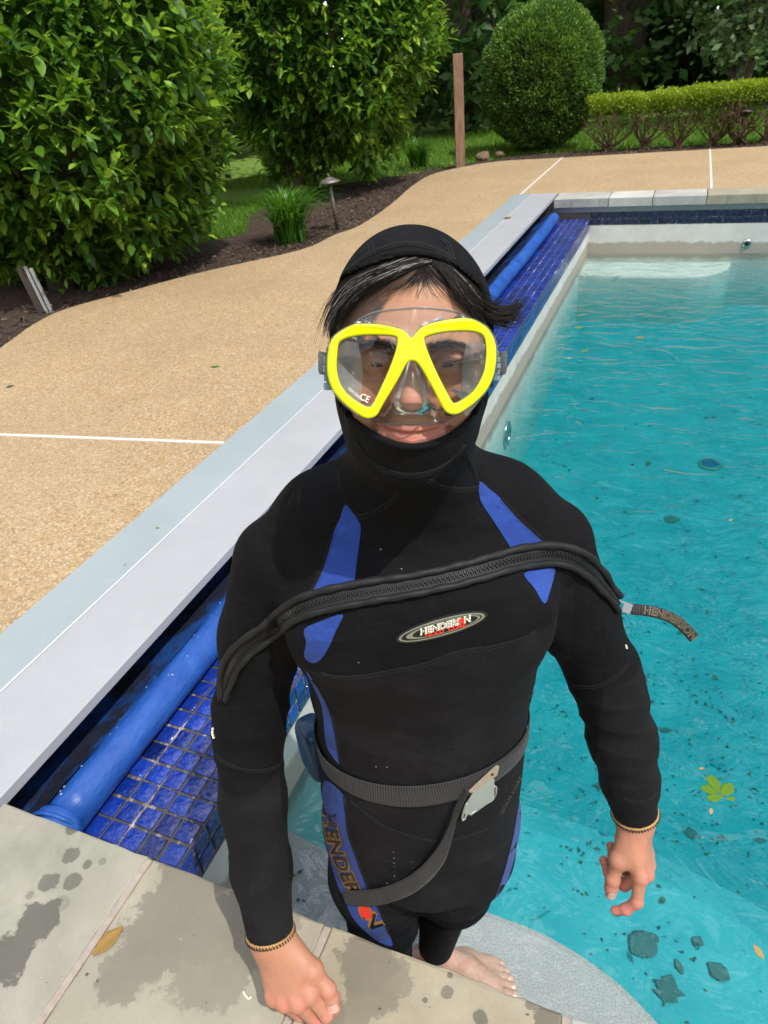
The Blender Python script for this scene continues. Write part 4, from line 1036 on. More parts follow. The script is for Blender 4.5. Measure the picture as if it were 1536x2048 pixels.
while d < cum[-1]:
    i = min(max(j for j in range(len(cum)) if cum[j] <= d), len(cum) - 2); tt = (d - cum[i]) / (cum[i + 1] - cum[i])
    p = pts[i].lerp(pts[i + 1], tt); _, n, t, s = Zp[i]; o = .0012 * (1 if k % 2 else -1)
    c = p + s * o
    e = lambda a, b, g: loc(c + s * a + t * b + n * g)
    w_, l_, h_ = .0026, .0009, .0013
    mb.add([e(-w_, -l_, 0), e(w_, -l_, 0), e(w_, l_, 0), e(-w_, l_, 0), e(-w_ * .8, -l_ * .6, h_), e(w_ * .8, -l_ * .6, h_), e(w_ * .8, l_ * .6, h_), e(-w_ * .8, l_ * .6, h_)],
           [(4, 5, 6, 7), (0, 1, 5, 4), (1, 2, 6, 5), (2, 3, 7, 6), (3, 0, 4, 7)])
    d += .0027; k += 1
mb.build('zip_teeth', simple('zip_plastic', (.012, .012, .013), .4, vs=200), wet)
M_STEEL = simple('brushed_steel', (.62, .63, .64), .22, 1., .08, 60)
M_WEB = None
def webbing():
    t = NT('belt_webbing'); u = t.n('ShaderNodeUVMap').outputs[0]
    sx = t.n('ShaderNodeSeparateXYZ', {'Vector': u})
    a = t.math('SINE', t.math('MULTIPLY', sx.outputs[0], 2 * math.pi / .0040)); b = t.math('SINE', t.math('MULTIPLY', sx.outputs[1], 2 * math.pi / .0050))
    h = t.math('MULTIPLY_ADD', a, t.math('MULTIPLY_ADD', b, .35, .65), .5); o = t.obj()
    n = t.noise(o, 60, 5)
    c = t.mix(t.ramp(h, (.15, 0.), (.85, 1.)), (.004, .004, .005), t.mix(n, (.024, .0235, .026), (.047, .0465, .050)))
    t.bsdf(Base_Color=c, Roughness=.62, Normal=t.bump(h, .6, .0008), Specular_IOR_Level=.35, Sheen_Weight=.1)
    return t.m
M_WEB = webbing()
def ribbon(name, mid, across, hw_, mats, parent, thick=.0018, org=None, uvs=True):
    """mid points, unit across vectors; a strip with thickness and woven uv"""
    org = BASE if org is None else org
    v = []; uv = []; f = []; L = 0.; n = len(mid)
    for i in range(n):
        if i: L += (mid[i] - mid[i - 1]).length
        t = (mid[min(i + 1, n - 1)] - mid[max(i - 1, 0)]).normalized(); nn = across[i].cross(t).normalized()
        w = hw_[i] if hasattr(hw_, '__len__') else hw_
        for k in range(7):
            x = -1 + k / 3; v.append(mid[i] + across[i] * (w * x) + nn * thick * (.5 - .45 * (abs(x) ** 8))); uv.append((L, x * w))
        for k in range(7):
            x = 1 - k / 3; v.append(mid[i] + across[i] * (w * x) - nn * thick * (.5 - .45 * (abs(x) ** 8))); uv.append((L, x * w))
    for i in range(n - 1):
        for k in range(14):
            a = i * 14 + k; b = i * 14 + (k + 1) % 14; f.append((a, b, b + 14, a + 14))
    f.append(tuple(range(14))[::-1]); f.append(tuple((n - 1) * 14 + k for k in range(14)))
    me = mesh_np(name, [np.array(q) - org for q in v], f, mats)
    ul = me.uv_layers.new(name='UVMap'); vi = np.zeros(len(me.loops), np.int32); me.loops.foreach_get('vertex_index', vi)
    ul.data.foreach_set('uv', np.array(uv, np.float32)[vi].ravel())
    return link(name, me, parent)
def text_mesh(s, size=1., offset=0., bold=0.):
    cu = bpy.data.curves.new('txt', 'FONT'); cu.body = s; cu.size = size; cu.offset = offset; cu.resolution_u = 3; cu.align_x = 'CENTER'; cu.align_y = 'CENTER'
    o = bpy.data.objects.new('txt', cu); COL.objects.link(o); bpy.context.view_layer.update()
    me = bpy.data.meshes.new_from_object(o.evaluated_get(bpy.context.evaluated_depsgraph_get()))
    V = np.array([q.co[:2] for q in me.vertices]); Fc = [tuple(p.vertices) for p in me.polygons]
    bpy.data.objects.remove(o); bpy.data.curves.remove(cu); bpy.data.meshes.remove(me)
    return V, Fc
def flat(name, V, Fc, fn, mat, parent, org=None):
    v = [np.asarray(fn(x, y), float) - (BASE if org is None else org) for x, y in V]
    return link(name, mesh_np(name, v, Fc, mat), parent)
# slider and pull strap
pz, nz_, tz, sz = Zp[-1]
dep = float(((RC.T @ (b2w(pz) - CP)) * np.array([0, 0, -1])).sum())
B = lambda x, y, dd=0.: Vector(w2b(gdp(x, y, dep + dd)))
toC = (CBV - pz).normalized()
mb = MB()
a0, a1 = B(1226, 1206), B(1263, 1219); tt = (a1 - a0).normalized(); ss = toC.cross(tt).normalized()
Q = lambda a, b, c: loc(a0 + tt * a + ss * b + toC * c)
Lh = (a1 - a0).length
for (x0, x1, y0, y1) in ((0, Lh * .15, -.0075, .0075), (Lh * .15, Lh * .55, -.0075, -.0045), (Lh * .15, Lh * .55, .0045, .0075), (Lh * .55, Lh, -.0072, .0072)):
    mb.add([Q(x, y, z) for z in (-.0015, .0015) for y in (y0, y1) for x in (x0, x1)], [(0, 2, 3, 1), (4, 5, 7, 6), (0, 1, 5, 4), (2, 6, 7, 3), (0, 4, 6, 2), (1, 3, 7, 5)])
mb.build('zip_slider', simple('slider_grey', (.30, .31, .33), .3, .8), wet)
tp = [(1260, 1218), (1290, 1221), (1320, 1227), (1345, 1237), (1367, 1253), (1389, 1277)]
tm = [B(*q) for q in resample(smooth_loop(tp, 6, False), 5.)]
ac = []
for i in range(len(tm)):
    t = (tm[min(i + 1, len(tm) - 1)] - tm[max(i - 1, 0)]).normalized(); ac.append(toC.cross(t).normalized())
ribbon('zip_pull', tm, ac, .0078, M_WEB, wet, .0022)
cum = [0.]
for a, b in zip(tm[:-1], tm[1:]): cum.append(cum[-1] + (b - a).length)
def on_pull(x, y):
    d = min(max(cum[-1] * .60 + x, 0), cum[-1] - 1e-4); i = min(max(j for j in range(len(cum)) if cum[j] <= d), len(cum) - 2)
    q = (d - cum[i]) / (cum[i + 1] - cum[i]); return tm[i].lerp(tm[i + 1], q) + ac[i].lerp(ac[i + 1], q) * y + toC * .0016
for st_, of, mt, z in (('HENDERSON', .0005, simple('thread_gold', (.21, .165, .085), .6), 0), ('HENDERSON', -.00015, M_INK, .0003)):
    V, Fc = text_mesh(st_, .0150, of); V = V * np.array([.086 / np.ptp(V[:, 0]), 1.0])
    flat('pull_lettering', V, Fc, lambda x, y: np.array(on_pull(x, y)) + np.array(toC) * z, mt, wet)
# ------------------------------------------------------------------ badge on the chest
bc = np.array([883., 1253.]); bax = np.array([math.cos(rad(15.2)), -math.sin(rad(15.2))]); bay = np.array([-.03, -1.])
def on_badge(x, y, off):                        # x, y in parts of the half length
    q = bc + bax * x * 95 + bay * y * 95; p, n = hit(q[0], q[1]); return np.array(p) + np.array(n) * off
def ellipse(rx, ry, cx=0, cy=0, n=56):
    return [(cx + rx * math.cos(2 * math.pi * k / n), cy + ry * math.sin(2 * math.pi * k / n)) for k in range(n)]
def badge_layer(name, rx, ry, off, mat, cx=0, cy=0, hole=None):
    E = ellipse(rx, ry, cx, cy); v = []; f = []; n = len(E)
    rings = [1., .8, .5, .2] if hole is None else [1., hole]
    for r in rings: v += [on_badge(cx + (x - cx) * r, cy + (y - cy) * r, off) - BASE for x, y in E]
    sk = len(v); v += [on_badge(x, y, -.0005) - BASE for x, y in E]
    for i in range(len(rings) - 1):
        for k in range(n): f.append((i * n + k, i * n + (k + 1) % n, (i + 1) * n + (k + 1) % n, (i + 1) * n + k))
    if hole is None: f.append(tuple((len(rings) - 1) * n + k for k in range(n)))
    for k in range(n): f.append((sk + k, sk + (k + 1) % n, (k + 1) % n, k))
    return link(name, mesh_np(name, v, f, mat, False), wet)
badge_layer('badge_base', 1.0, .215, .0022, M_PIPE)
badge_layer('badge_ring', .93, .175, .0028, M_OLIVE)
badge_layer('badge_ring', .87, .142, .0032, M_INK)
badge_layer('badge_ring', .80, .128, .0036, M_OLIVE, .03, .004)
badge_layer('badge_face', .70, .112, .0040, M_INK, .07, .006)
for of, mt, z in ((.011, M_WHITE, .0044), (-.004, M_INK, .0048)):
    V, Fc = text_mesh('HENDERS N', .17, of); k = 1.10 / (np.ptp(V[:, 0])); V = V * np.array([k, 1.05])
    flat('badge_lettering', V, Fc, lambda x, y: on_badge(x + .08, y + .030 + .0, z), mt, wet)
E_ = ellipse(.062, .058, .42, .038, 20)
flat('badge_dot', E_, [tuple(range(20))], lambda x, y: on_badge(x, y, .0050), M_RED, wet)
V, Fc = text_mesh('GOLD  CORE', .098, .003); V = V * np.array([.86 / np.ptp(V[:, 0]), 1.])
flat('badge_lettering', V, Fc, lambda x, y: on_badge(x + .075, y - .068, .0046), M_RED, wet)
# lettering down the thigh
thp = resample(smooth_loop([(650, 1618), (657, 1668), (672, 1718), (694, 1768), (716, 1812), (752, 1862)], 8, False), 3.)
tc_ = [0.]
for a, b in zip(thp[:-1], thp[1:]): tc_.append(tc_[-1] + np.linalg.norm(b - a))
def on_thigh(x, y, off):
    d = min(max(tc_[-1] / 2 + x, 0), tc_[-1] - 1e-3); i = min(max(j for j in range(len(tc_)) if tc_[j] <= d), len(tc_) - 2)
    t = thp[i + 1] - thp[i]; t /= np.linalg.norm(t); q = thp[i] + t * (d - tc_[i]) + np.array([t[1], -t[0]]) * y + np.array([7, -3])
    p, n = hit(q[0], q[1]); return np.array(p) + np.array(n) * off
for s_, of, mt, z in (('HENDERS  N', .085, M_ORANGE, .0022), ('HENDERS  N', .018, M_INK, .0027)):
    V, Fc = text_mesh(s_, 1., of); V = V * np.array([252 / np.ptp(V[:, 0]), 34.])
    V[:, 0] += V[:, 1] * .35
    flat('leg_lettering', V, Fc, lambda x, y: on_thigh(x, y, z), mt, wet)
for r_, mt, z in ((1.25, M_ORANGE, .0023), (1., M_RED, .0028)):
    E_ = ellipse(15 * r_, 10 * r_, 88, 0, 22); flat('leg_dot', E_, [tuple(range(22))], lambda x, y: on_thigh(x, y, z), mt, wet)
# small print on the other hip and the torn white tag on the sleeve
V, Fc = text_mesh('GOLD CORE', 12.); V = V * np.array([84 / np.ptp(V[:, 0]), .8])
ca_, sa_ = math.cos(rad(62)), math.sin(rad(62))
def on_hip(x, y):
    p, n = hit(1022 + x * ca_ + y * sa_ * -.9, 1590 - x * sa_ - y * ca_); return np.array(p) + np.array(n) * .0008
flat('hip_lettering', V, Fc, on_hip, simple('print_dull', (.10, .075, .04), .6), wet)
mb = MB(); P = spath([(428, 1455), (427, 1466), (430, 1476)], .002, 3.)
mb.tube([loc(p) for p, n in P], [.0012 + .0010 * (i % 2) for i in range(len(P))], 5); mb.build('sleeve_print', M_WHITE, wet); mb = MB()
P = spath([(1249, 1290), (1251, 1297)], .002, 3.); mb.tube([loc(p) for p, n in P], .0014, 5); mb.build('sleeve_print', M_WHITE, wet)
# water beads on the suit
mb = MB(); rnd = random.Random(4)
for (x, y) in [(787, 1704), (788, 1716), (788, 1726), (789, 1733), (789, 1752), (773, 1722), (774, 1740), (826, 1735), (824, 1724), (774, 1766), (752, 1533), (774, 1534)] + [(rnd.uniform(700, 960), rnd.uniform(1020, 1780)) for _ in range(3)]:
    p, n = hit(x, y); r = rnd.uniform(.0006, .0013); e1 = n.orthogonal().normalized(); e2 = n.cross(e1)
    vv = [loc(p + (e1 * math.cos(a) + e2 * math.sin(a)) * r + n * .0003) for a in (0, 1.05, 2.09, 3.14, 4.19, 5.24)] + [loc(p + n * r * .8)]
    mb.add(vv, [(i, (i + 1) % 6, 6) for i in range(6)])
t = NT('water_bead'); t.bsdf(Base_Color=(.9, .95, 1.), Roughness=.05, Alpha=.35, Specular_IOR_Level=.8); M_BEAD = t.m
o = mb.build('water_bead', M_BEAD, wet, True); o['kind'] = 'stuff'
mb = MB()
for k in range(70):
    a = rnd.uniform(.2, 2.2); y = .6 + rnd.random() ** 2 * 2.2; r = rnd.uniform(.0012, .0035); n_ = Vector((math.cos(a), 0, math.sin(a))); p = Vector((RXc, y, RZc)) + n_ * (RR_ * 1.008); e1 = Vector((0, 1, 0)); e2 = n_.cross(e1)
    mb.add([p + (e1 * math.cos(b) + e2 * math.sin(b)) * r for b in np.arange(0, 6.2, .79)] + [p + (e1 * math.cos(b) + e2 * math.sin(b)) * r * .6 + n_ * r * .4 for b in np.arange(0, 6.2, .79)] + [p + n_ * r * .55], [(i, (i + 1) % 8, 8 + (i + 1) % 8, 8 + i) for i in range(8)] + [(8 + i, 8 + (i + 1) % 8, 16) for i in range(8)])
o = rel(mb.build('water_bead', M_BEAD, None, True), cover); o['kind'] = 'stuff'

# ------------------------------------------------------------------ eyes, nails, hair
t = NT('eyeball'); a = t.n('ShaderNodeTexCoord').outputs['Object']; sx = t.n('ShaderNodeSeparateXYZ', {'Vector': a})
rr = t.math('SQRT', t.math('ADD', t.math('POWER', sx.outputs[0], 2.), t.math('POWER', sx.outputs[2], 2.)))
c = t.ramp(t.math('MULTIPLY', rr, 100.), (.0, (.004, .004, .004)), (.22, (.004, .004, .004)), (.25, (.045, .022, .010)), (.54, (.028, .014, .007)), (.60, (.50, .42, .38)), (.9, (.55, .42, .38)))
t.bsdf(Base_Color=c, Roughness=.22, Specular_IOR_Level=.35); M_EYE = t.m
for s in (-1, 1):
    mb = MB(); mb.lathe([(.0001, -.0128), (.005, -.0118), (.009, -.0091), (.0118, -.005), (.0128, 0), (.0118, .005), (.009, .0091), (.005, .0118), (.0001, .0128)], seg=20)
    e = mb.build('eye', M_EYE, body, True); e.matrix_local = Matrix.Translation(Vector(loc(h2b((s * .0325, .0068, .0030))))) @ Matrix(HM.tolist()).to_4x4()
M_NAIL = simple('nail', (.68, .40, .33), .28, vs=90, var=.06)
for c, dr, up, hwid, hl, r in NAILS:
    mb = MB()
    c, dr, up = Vector(c), Vector(dr).normalized(), Vector(up); up = (up - dr * up.dot(dr)).normalized(); sd = dr.cross(up)
    v = []; f = []
    for i in range(6):
        for j in range(6):
            a = -1 + 2 * i / 5; b = -1 + 2 * j / 5; hw_ = hwid * (1 - .25 * max(0, abs(b) - .4))
            q = c + dr * (b * hl) + sd * (a * hw_) + up * (r * 1.35)
            h = BODY_BVH.ray_cast(q, -up, r * 2.2)
            p = h[0] + up * .0005 if h[0] is not None else c + dr * (b * hl) + sd * (a * hw_) + up * (r * .9 - a * a * r * .4)
            v.append(loc(p + up * .0004 * (1 - a * a)))
            if i and j: f.append((len(v) - 1, len(v) - 2, len(v) - 8, len(v) - 7))
    mb.add(v, f); mb.build('nail', M_NAIL, body, True)
# hair: guides in the picture laid over the brow, filled in with strands
zg = lambda L: [(600 + x / 3.2, 440 + y / 3.2) for x, y in L]
HL = [zg(g) for g in ([(850, 262), (740, 280), (610, 330), (480, 380), (380, 430), (300, 510), (235, 620)], [(790, 250), (640, 300), (500, 370), (400, 430), (310, 520), (240, 630), (200, 720)],
                      [(640, 245), (520, 305), (400, 365), (300, 440), (230, 540), (190, 650), (180, 730)], [(520, 260), (400, 340), (300, 430), (230, 540), (190, 660), (165, 760)])]
HR = [zg(g) for g in ([(860, 262), (920, 310), (975, 380), (1030, 470), (1090, 560), (1130, 640)], [(860, 265), (960, 330), (1050, 430), (1120, 530), (1190, 620), (1230, 680)],
                      [(930, 290), (1020, 370), (1100, 460), (1180, 550), (1290, 620), (1390, 640)], [(980, 330), (1070, 430), (1160, 520), (1270, 570), (1370, 570), (1430, 490)])]
HW = [zg(g) for g in ([(780, 280), (720, 350), (650, 410), (560, 450), (470, 480), (420, 540)], [(790, 280), (770, 340), (700, 400), (640, 440), (600, 460), (560, 520)], [(790, 290), (840, 380), (900, 450), (950, 490), (1000, 500), (1040, 480)], [(800, 290), (880, 370), (960, 430), (1010, 500), (1060, 590), (1080, 640)])]
rnd = random.Random(11)
def hair_obj(name, G, count, rmin, rmax, mat, parent, lift=(.001, .015), jit=9.):
    cu = bpy.data.curves.new(name, 'CURVE'); cu.dimensions = '3D'; cu.bevel_depth = 1.0; cu.bevel_resolution = 0; cu.use_fill_caps = False
    for k in range(count):
        a = rnd.random() * (len(G) - 1); i = min(int(a), len(G) - 2); fr = a - i
        A = resample(smooth_loop(G[i], 4, False), 3.); Bq = resample(smooth_loop(G[i + 1], 4, False), 3.)
        n = 11; jx, jy = rnd.gauss(0, jit), rnd.gauss(0, jit); ext = rnd.uniform(.55, 1.04); wv = rnd.uniform(0, 6.3); wa = rnd.uniform(.5, 6.); L = rnd.uniform(*lift)
        pts = []; dprev = None
        for j in range(n):
            s_ = j / (n - 1) * min(ext, 1.)
            pa = A[min(int(s_ * (len(A) - 1)), len(A) - 1)]; pb = Bq[min(int(s_ * (len(Bq) - 1)), len(Bq) - 1)]
            q = pa * (1 - fr) + pb * fr + np.array([jx, jy]) * (.3 + .8 * s_) + np.array([math.sin(wv + s_ * 5), math.cos(wv + s_ * 6)]) * wa * (s_ + .2)
            d = Vector(ray_b(q[0], q[1])); dn = d.normalized()
            h = BODY_BVH.ray_cast(CBV, dn, 1.1)
            fl = (h[0] - CBV).length - L * min(1, .25 + 1.6 * s_) if h[0] is not None else 9.
            if dprev is not None: fl = min(fl, dprev + .010) if fl < 8 else dprev + .002
            if fl > 8: fl = .68
            dprev = fl; pts.append(CBV + dn * fl)
        sp = cu.splines.new('POLY'); sp.points.add(n - 1); r = rnd.uniform(rmin, rmax)
        for j, p in enumerate(pts):
            sp.points[j].co = (*loc(p), 1); sp.points[j].radius = r * (1 - .75 * (j / (n - 1)) ** 2)
    cu.materials.append(mat)
    o = bpy.data.objects.new('tmp', cu); COL.objects.link(o); bpy.context.view_layer.update()
    me = bpy.data.meshes.new_from_object(o.evaluated_get(bpy.context.evaluated_depsgraph_get()))
    bpy.data.objects.remove(o); bpy.data.curves.remove(cu)
    return link(name, me, parent)
M_HAIR = simple('hair_dark', (.010, .0075, .006), .48, var=.4, vs=50, spec=.22); M_GREY = simple('hair_grey', (.42, .40, .38), .35, vs=50)
HT = [zg(g) for g in ([(1090, 430), (1170, 520), (1260, 565), (1350, 560), (1405, 520), (1440, 450)], [(1110, 510), (1190, 575), (1290, 605), (1370, 600), (1425, 560)], [(1120, 560), (1200, 625), (1300, 650), (1390, 640), (1430, 610)])]
ms = [hair_obj('hair', HT, 420, .00026, .00052, M_HAIR, person, (.004, .03), 7.), hair_obj('hair', HL, 720, .00020, .00042, M_HAIR, person), hair_obj('hair', HR, 1050, .00022, .00045, M_HAIR, person), hair_obj('hair', HW, 60, .00020, .00035, M_HAIR, person, (.001, .006), 9.), hair_obj('grey_hair', HL[:3], 75, .00012, .00019, M_GREY, person, (.008, .015), 8.), hair_obj('grey_hair', HR[:3], 34, .00013, .00021, M_GREY, person, (.008, .015), 8.)]
for sgn in (-1, 1):
    cu = bpy.data.curves.new('brow', 'CURVE'); cu.dimensions = '3D'; cu.bevel_depth = 1.; cu.bevel_resolution = 0
    for k in range(150):
        u_ = rnd.random(); x = sgn * (.012 + .040 * u_) + (.001 if sgn > 0 else 0); z = .0185 + .0045 * math.sin(min(u_ * 1.35, 1.25) * 1.9) - .006 * max(0, u_ - .6) + rnd.gauss(0, .0017) * (1.2 - u_ * .6)
        dx, dz = sgn * rnd.uniform(.004, .008), rnd.uniform(-.001, .004) * (1 - u_ * 1.4); sp = cu.splines.new('POLY'); sp.points.add(3)
        for j in range(4):
            xx, zz = x + dx * j / 3, z + dz * j / 3
            h = BODY_BVH.ray_cast(Vector(h2b((xx, -.06, zz))), Vector(HM[:, 1]), .12)
            p = (h[0] if h[0] is not None else Vector(h2b((xx, 0, zz)))) - Vector(HM[:, 1]) * (.0002 + .0009 * math.sin(j * .9))
            sp.points[j].co = (*loc(p), 1); sp.points[j].radius = .00026 * (1 - .6 * j / 3)
    cu.materials.append(M_HAIR); o = bpy.data.objects.new('tmp', cu); COL.objects.link(o); bpy.context.view_layer.update()
    link('eyebrow', bpy.data.meshes.new_from_object(o.evaluated_get(bpy.context.evaluated_depsgraph_get())), body)
    bpy.data.objects.remove(o); bpy.data.curves.remove(cu)
bmj = bmesh.new()
for o in ms[:4]: bmj.from_mesh(o.data)
bmj.to_mesh(ms[0].data); bmj.free()
for o in ms[1:4]: bpy.data.objects.remove(o)
bmj = bmesh.new()
for o in ms[4:]: bmj.from_mesh(o.data)
bmj.to_mesh(ms[4].data); bmj.free(); bpy.data.objects.remove(ms[5])
# ================================================================== diving mask
def curve_shape(loops, ext, bev, res=1):
    cu = bpy.data.curves.new('shape', 'CURVE'); cu.dimensions = '2D'; cu.fill_mode = 'BOTH'; cu.extrude = ext; cu.bevel_depth = bev; cu.bevel_resolution = res
    for L in loops:
        sp = cu.splines.new('POLY'); sp.points.add(len(L) - 1); sp.use_cyclic_u = True
        for i, (x, y) in enumerate(L): sp.points[i].co = (x, y, 0, 1)
    o = bpy.data.objects.new('tmp', cu); COL.objects.link(o); bpy.context.view_layer.update()
    me = bpy.data.meshes.new_from_object(o.evaluated_get(bpy.context.evaluated_depsgraph_get()))
    bpy.data.objects.remove(o); bpy.data.curves.remove(cu); return me
MY = -.044
def zh(L, y=MY): return [((600 + a / 3.2 - 824) / FPX * (.645 + y), (738 - 440 - b / 3.2) / FPX * (.645 + y)) for a, b in L]
wrap = lambda x: 2.4 * x * x
MC = h2b((0, -.03, 0))
mask = empty('diving_mask', b2w(MC), TH)
tag(mask, 'bright yellow two lens diving mask with clear silicone skirt worn on the face', 'diving mask')
def hloc(x, y, z): return h2b((x, y, z)) - MC
def put(me, name, y, mats, parent=mask, smooth=False, wr=None):
    v = np.array([hloc(q.co.x, y + (wr or wrap)(q.co.x) - q.co.z, q.co.y) for q in me.vertices], np.float32)
    me.vertices.foreach_set('co', v.ravel()); me.update()
    for m in (mats if isinstance(mats, list) else [mats]): me.materials.append(m)
    me.polygons.foreach_set('use_smooth', np.full(len(me.polygons), smooth)); me.name = name
    return link(name, me, parent)
FO = [(705, 772), (690, 762), (665, 735), (620, 715), (500, 690), (400, 685), (340, 690), (260, 725), (200, 775), (175, 850), (168, 950), (178, 1020), (205, 1085), (260, 1150), (340, 1215), (410, 1255), (450, 1255), (480, 1235), (505, 1190), (560, 1100), (620, 1000), (660, 925), (688, 895), (718, 886), (752, 897), (790, 940), (850, 1040), (910, 1150), (948, 1212), (985, 1230), (1030, 1222), (1120, 1160), (1190, 1090), (1225, 1030), (1245, 960), (1252, 870), (1243, 790), (1200, 715), (1130, 670), (1060, 652), (960, 660), (860, 680), (790, 705), (748, 745), (725, 770)]
LL = [(235, 790), (270, 760), (330, 742), (420, 732), (560, 735), (618, 748), (632, 782), (620, 850), (580, 960), (520, 1090), (475, 1178), (440, 1205), (390, 1190), (300, 1130), (240, 1050), (218, 960), (222, 860)]
LR = [(785, 785), (798, 748), (870, 725), (960, 712), (1060, 708), (1140, 720), (1185, 755), (1200, 830), (1198, 920), (1180, 1000), (1130, 1090), (1060, 1150), (1000, 1180), (972, 1170), (940, 1120), (870, 990), (810, 860)]
FO2, LL2, LR2 = (smooth_loop(zh(L), 4) for L in (FO, LL, LR))
grow = lambda L, k: [(sum(q[0] for q in L) / len(L) + (p[0] - sum(q[0] for q in L) / len(L)) * k, sum(q[1] for q in L) / len(L) + (p[1] - sum(q[1] for q in L) / len(L)) * k) for p in L]
t = NT('yellow_plastic'); o_ = t.obj(); n_ = t.noise(o_, 60, 3)
t.bsdf(Base_Color=t.mix(n_, (.68, .74, .002), (.76, .83, .004)), Roughness=.28, Specular_IOR_Level=.5, Coat_Weight=.2); M_YEL = t.m
put(curve_shape([grow(FO2, .985), grow(LL2, 1.03), grow(LR2, 1.03)], .0030, .0022, 2), 'frame', MY, M_YEL)
M_GLASS = clear('mask_glass', (.975, .98, .98), .01, .006, ior=1.22)
M_SIL = clear('clear_silicone', (.97, .97, .965), .22, .09, ior=1.22)
M_SILF = clear('frosted_silicone', (.94, .95, .95), .3, .62, (.9, .92, .94), 1.3)
M_RIM = clear('silicone_edge', (.7, .72, .7), .12, .38)
for L in (LL2, LR2):
    put(curve_shape([grow(L, 1.04)], .0012, .0), 'lens', MY + .0015, M_GLASS, wr=lambda x: .0008 + .17 * (abs(x) - .02))
    mb = MB(); mb.tube([hloc(x, MY - .0010 + wrap(x), z) for x, z in grow(L, .985)], .0014, 6, closed=True); mb.build('lens_seal', M_RIM, mask, True)
# clear outer rim that holds the frame
mb = MB(); G = grow(FO2, 1.01); mb.tube([hloc(x, MY + .0035 + wrap(x), z) for x, z in G], .0026, 8, closed=True); mb.build('rim', M_SIL, mask, True)
# skirt: from the frame back to the face
CO = [(705, 574), (600, 580), (500, 592), (420, 612), (350, 645), (285, 700), (235, 770), (205, 860), (200, 950), (225, 1050), (280, 1140), (370, 1225), (440, 1275), (520, 1296), (620, 1300), (720, 1300), (820, 1298), (900, 1294), (965, 1280), (1040, 1240), (1130, 1150), (1185, 1050), (1212, 950), (1215, 850), (1190, 760), (1140, 680), (1060, 612), (960, 586), (850, 576), (780, 573)]
CO = smooth_loop(zh(CO, -.01), 3)
def face_y(x, z):
    h = BODY_BVH.ray_cast(Vector(h2b((x, -.08, z))), Vector(HM[:, 1]), .16)
    return -.08 + h[3] if h[0] is not None and h[3] < .125 else .03
n = len(CO); ctr = np.array([0., -.004])
def ang(p): return math.atan2(p[1] - ctr[1], p[0] - ctr[0])
fo = sorted([(ang(p), p) for p in FO2]); fa = np.array([q[0] for q in fo]); fx = np.array([q[1][0] for q in fo]); fz = np.array([q[1][1] for q in fo])
rings = [[], [], [], [], []]
for (x, z) in CO:
    a = ang((x, z)); per = 2 * math.pi
    ox = np.interp(a, fa, fx, period=per); oz = np.interp(a, fa, fz, period=per)
    if z < -.035 and abs(x) < .028: ox, oz = x * .75, -.030 + 0 * z
    yb = face_y(x, z) - .0012; y0 = MY + .004 + wrap(ox)
    rings[0].append((ox * .985, y0, oz * .985)); rings[1].append((ox * .97 + x * .03, y0 * .55 + yb * .45, oz * .97 + z * .03)); rings[2].append((ox * .6 + x * .4, y0 * .25 + yb * .75 - .001, oz * .6 + z * .4))
    rings[3].append((x * .96, face_y(x * .96, z * .96) - .0018, z * .96)); rings[4].append((x, yb, z))
v = [hloc(*q) for r in rings for q in r]; f = [(i * n + k, i * n + (k + 1) % n, (i + 1) * n + (k + 1) % n, (i + 1) * n + k) for i in range(4) for k in range(n)]
mi = []
for i in range(4):
    for k in range(n):
        side = abs(CO[k][0]) > .042 and CO[k][1] < .022
        mi.append(1 if side and i < 3 else 0)
link('skirt', mesh_np('skirt', v, f, [M_SIL, M_SILF], True, mi), mask)
mb = MB(); mb.tube([hloc(*q) for q in rings[4]], .0007, 5, closed=True); mb.build('skirt_edge', M_RIM, mask, True)
# frosted inner walls beside the lenses
for s in (-1, 1):
    v = []; f = []
    for i in range(9):
        z = .0245 - .066 * i / 8
        xo = (.0705 if s > 0 else -.0705) * (1 - .30 * max(0, (i - 4) / 4) ** 1.5 - .16 * max(0, (1.5 - i) / 1.5)); xi = s * (.050 - .004 * math.sin(i / 8 * 3.1))
        for j in range(5):
            tt = j / 4; x = xo + (xi - xo) * tt; y = (MY + .006 + wrap(xo)) * (1 - tt) + (face_y(xi, z) - .002) * tt; v.append(hloc(x, y, z))
            if i and j: f.append((len(v) - 1, len(v) - 2, len(v) - 7, len(v) - 6))
    link('skirt_wall', mesh_np('skirt_wall', v, f, M_SILF), mask)
# nose pocket
v = []; f = []; N = 13
prof = [(.0085, .0050, -.034), (.003, .0075, -.0385), (-.008, .0105, -.0425), (-.018, .0140, -.0460), (-.027, .0165, -.0475), (-.034, .0168, -.0465), (-.0385, .0155, -.0430), (-.0405, .0120, -.0380)]
for z, hwid, yf in prof:
    yb = -.006
    for k in range(N):
        a = math.pi * k / (N - 1); v.append(hloc(-math.cos(a) * (hwid + .004 * (1 - math.sin(a))), yb + (yf - yb) * math.sin(a) ** .75, z))
for i in range(len(prof) - 1):
    for k in range(N - 1): f.append((i * N + k, i * N + k + 1, (i + 1) * N + k + 1, (i + 1) * N + k))
f.append(tuple((len(prof) - 1) * N + k for k in range(N))[::-1])
link('nose_pocket', mesh_np('nose_pocket', v, f, M_SIL), mask)
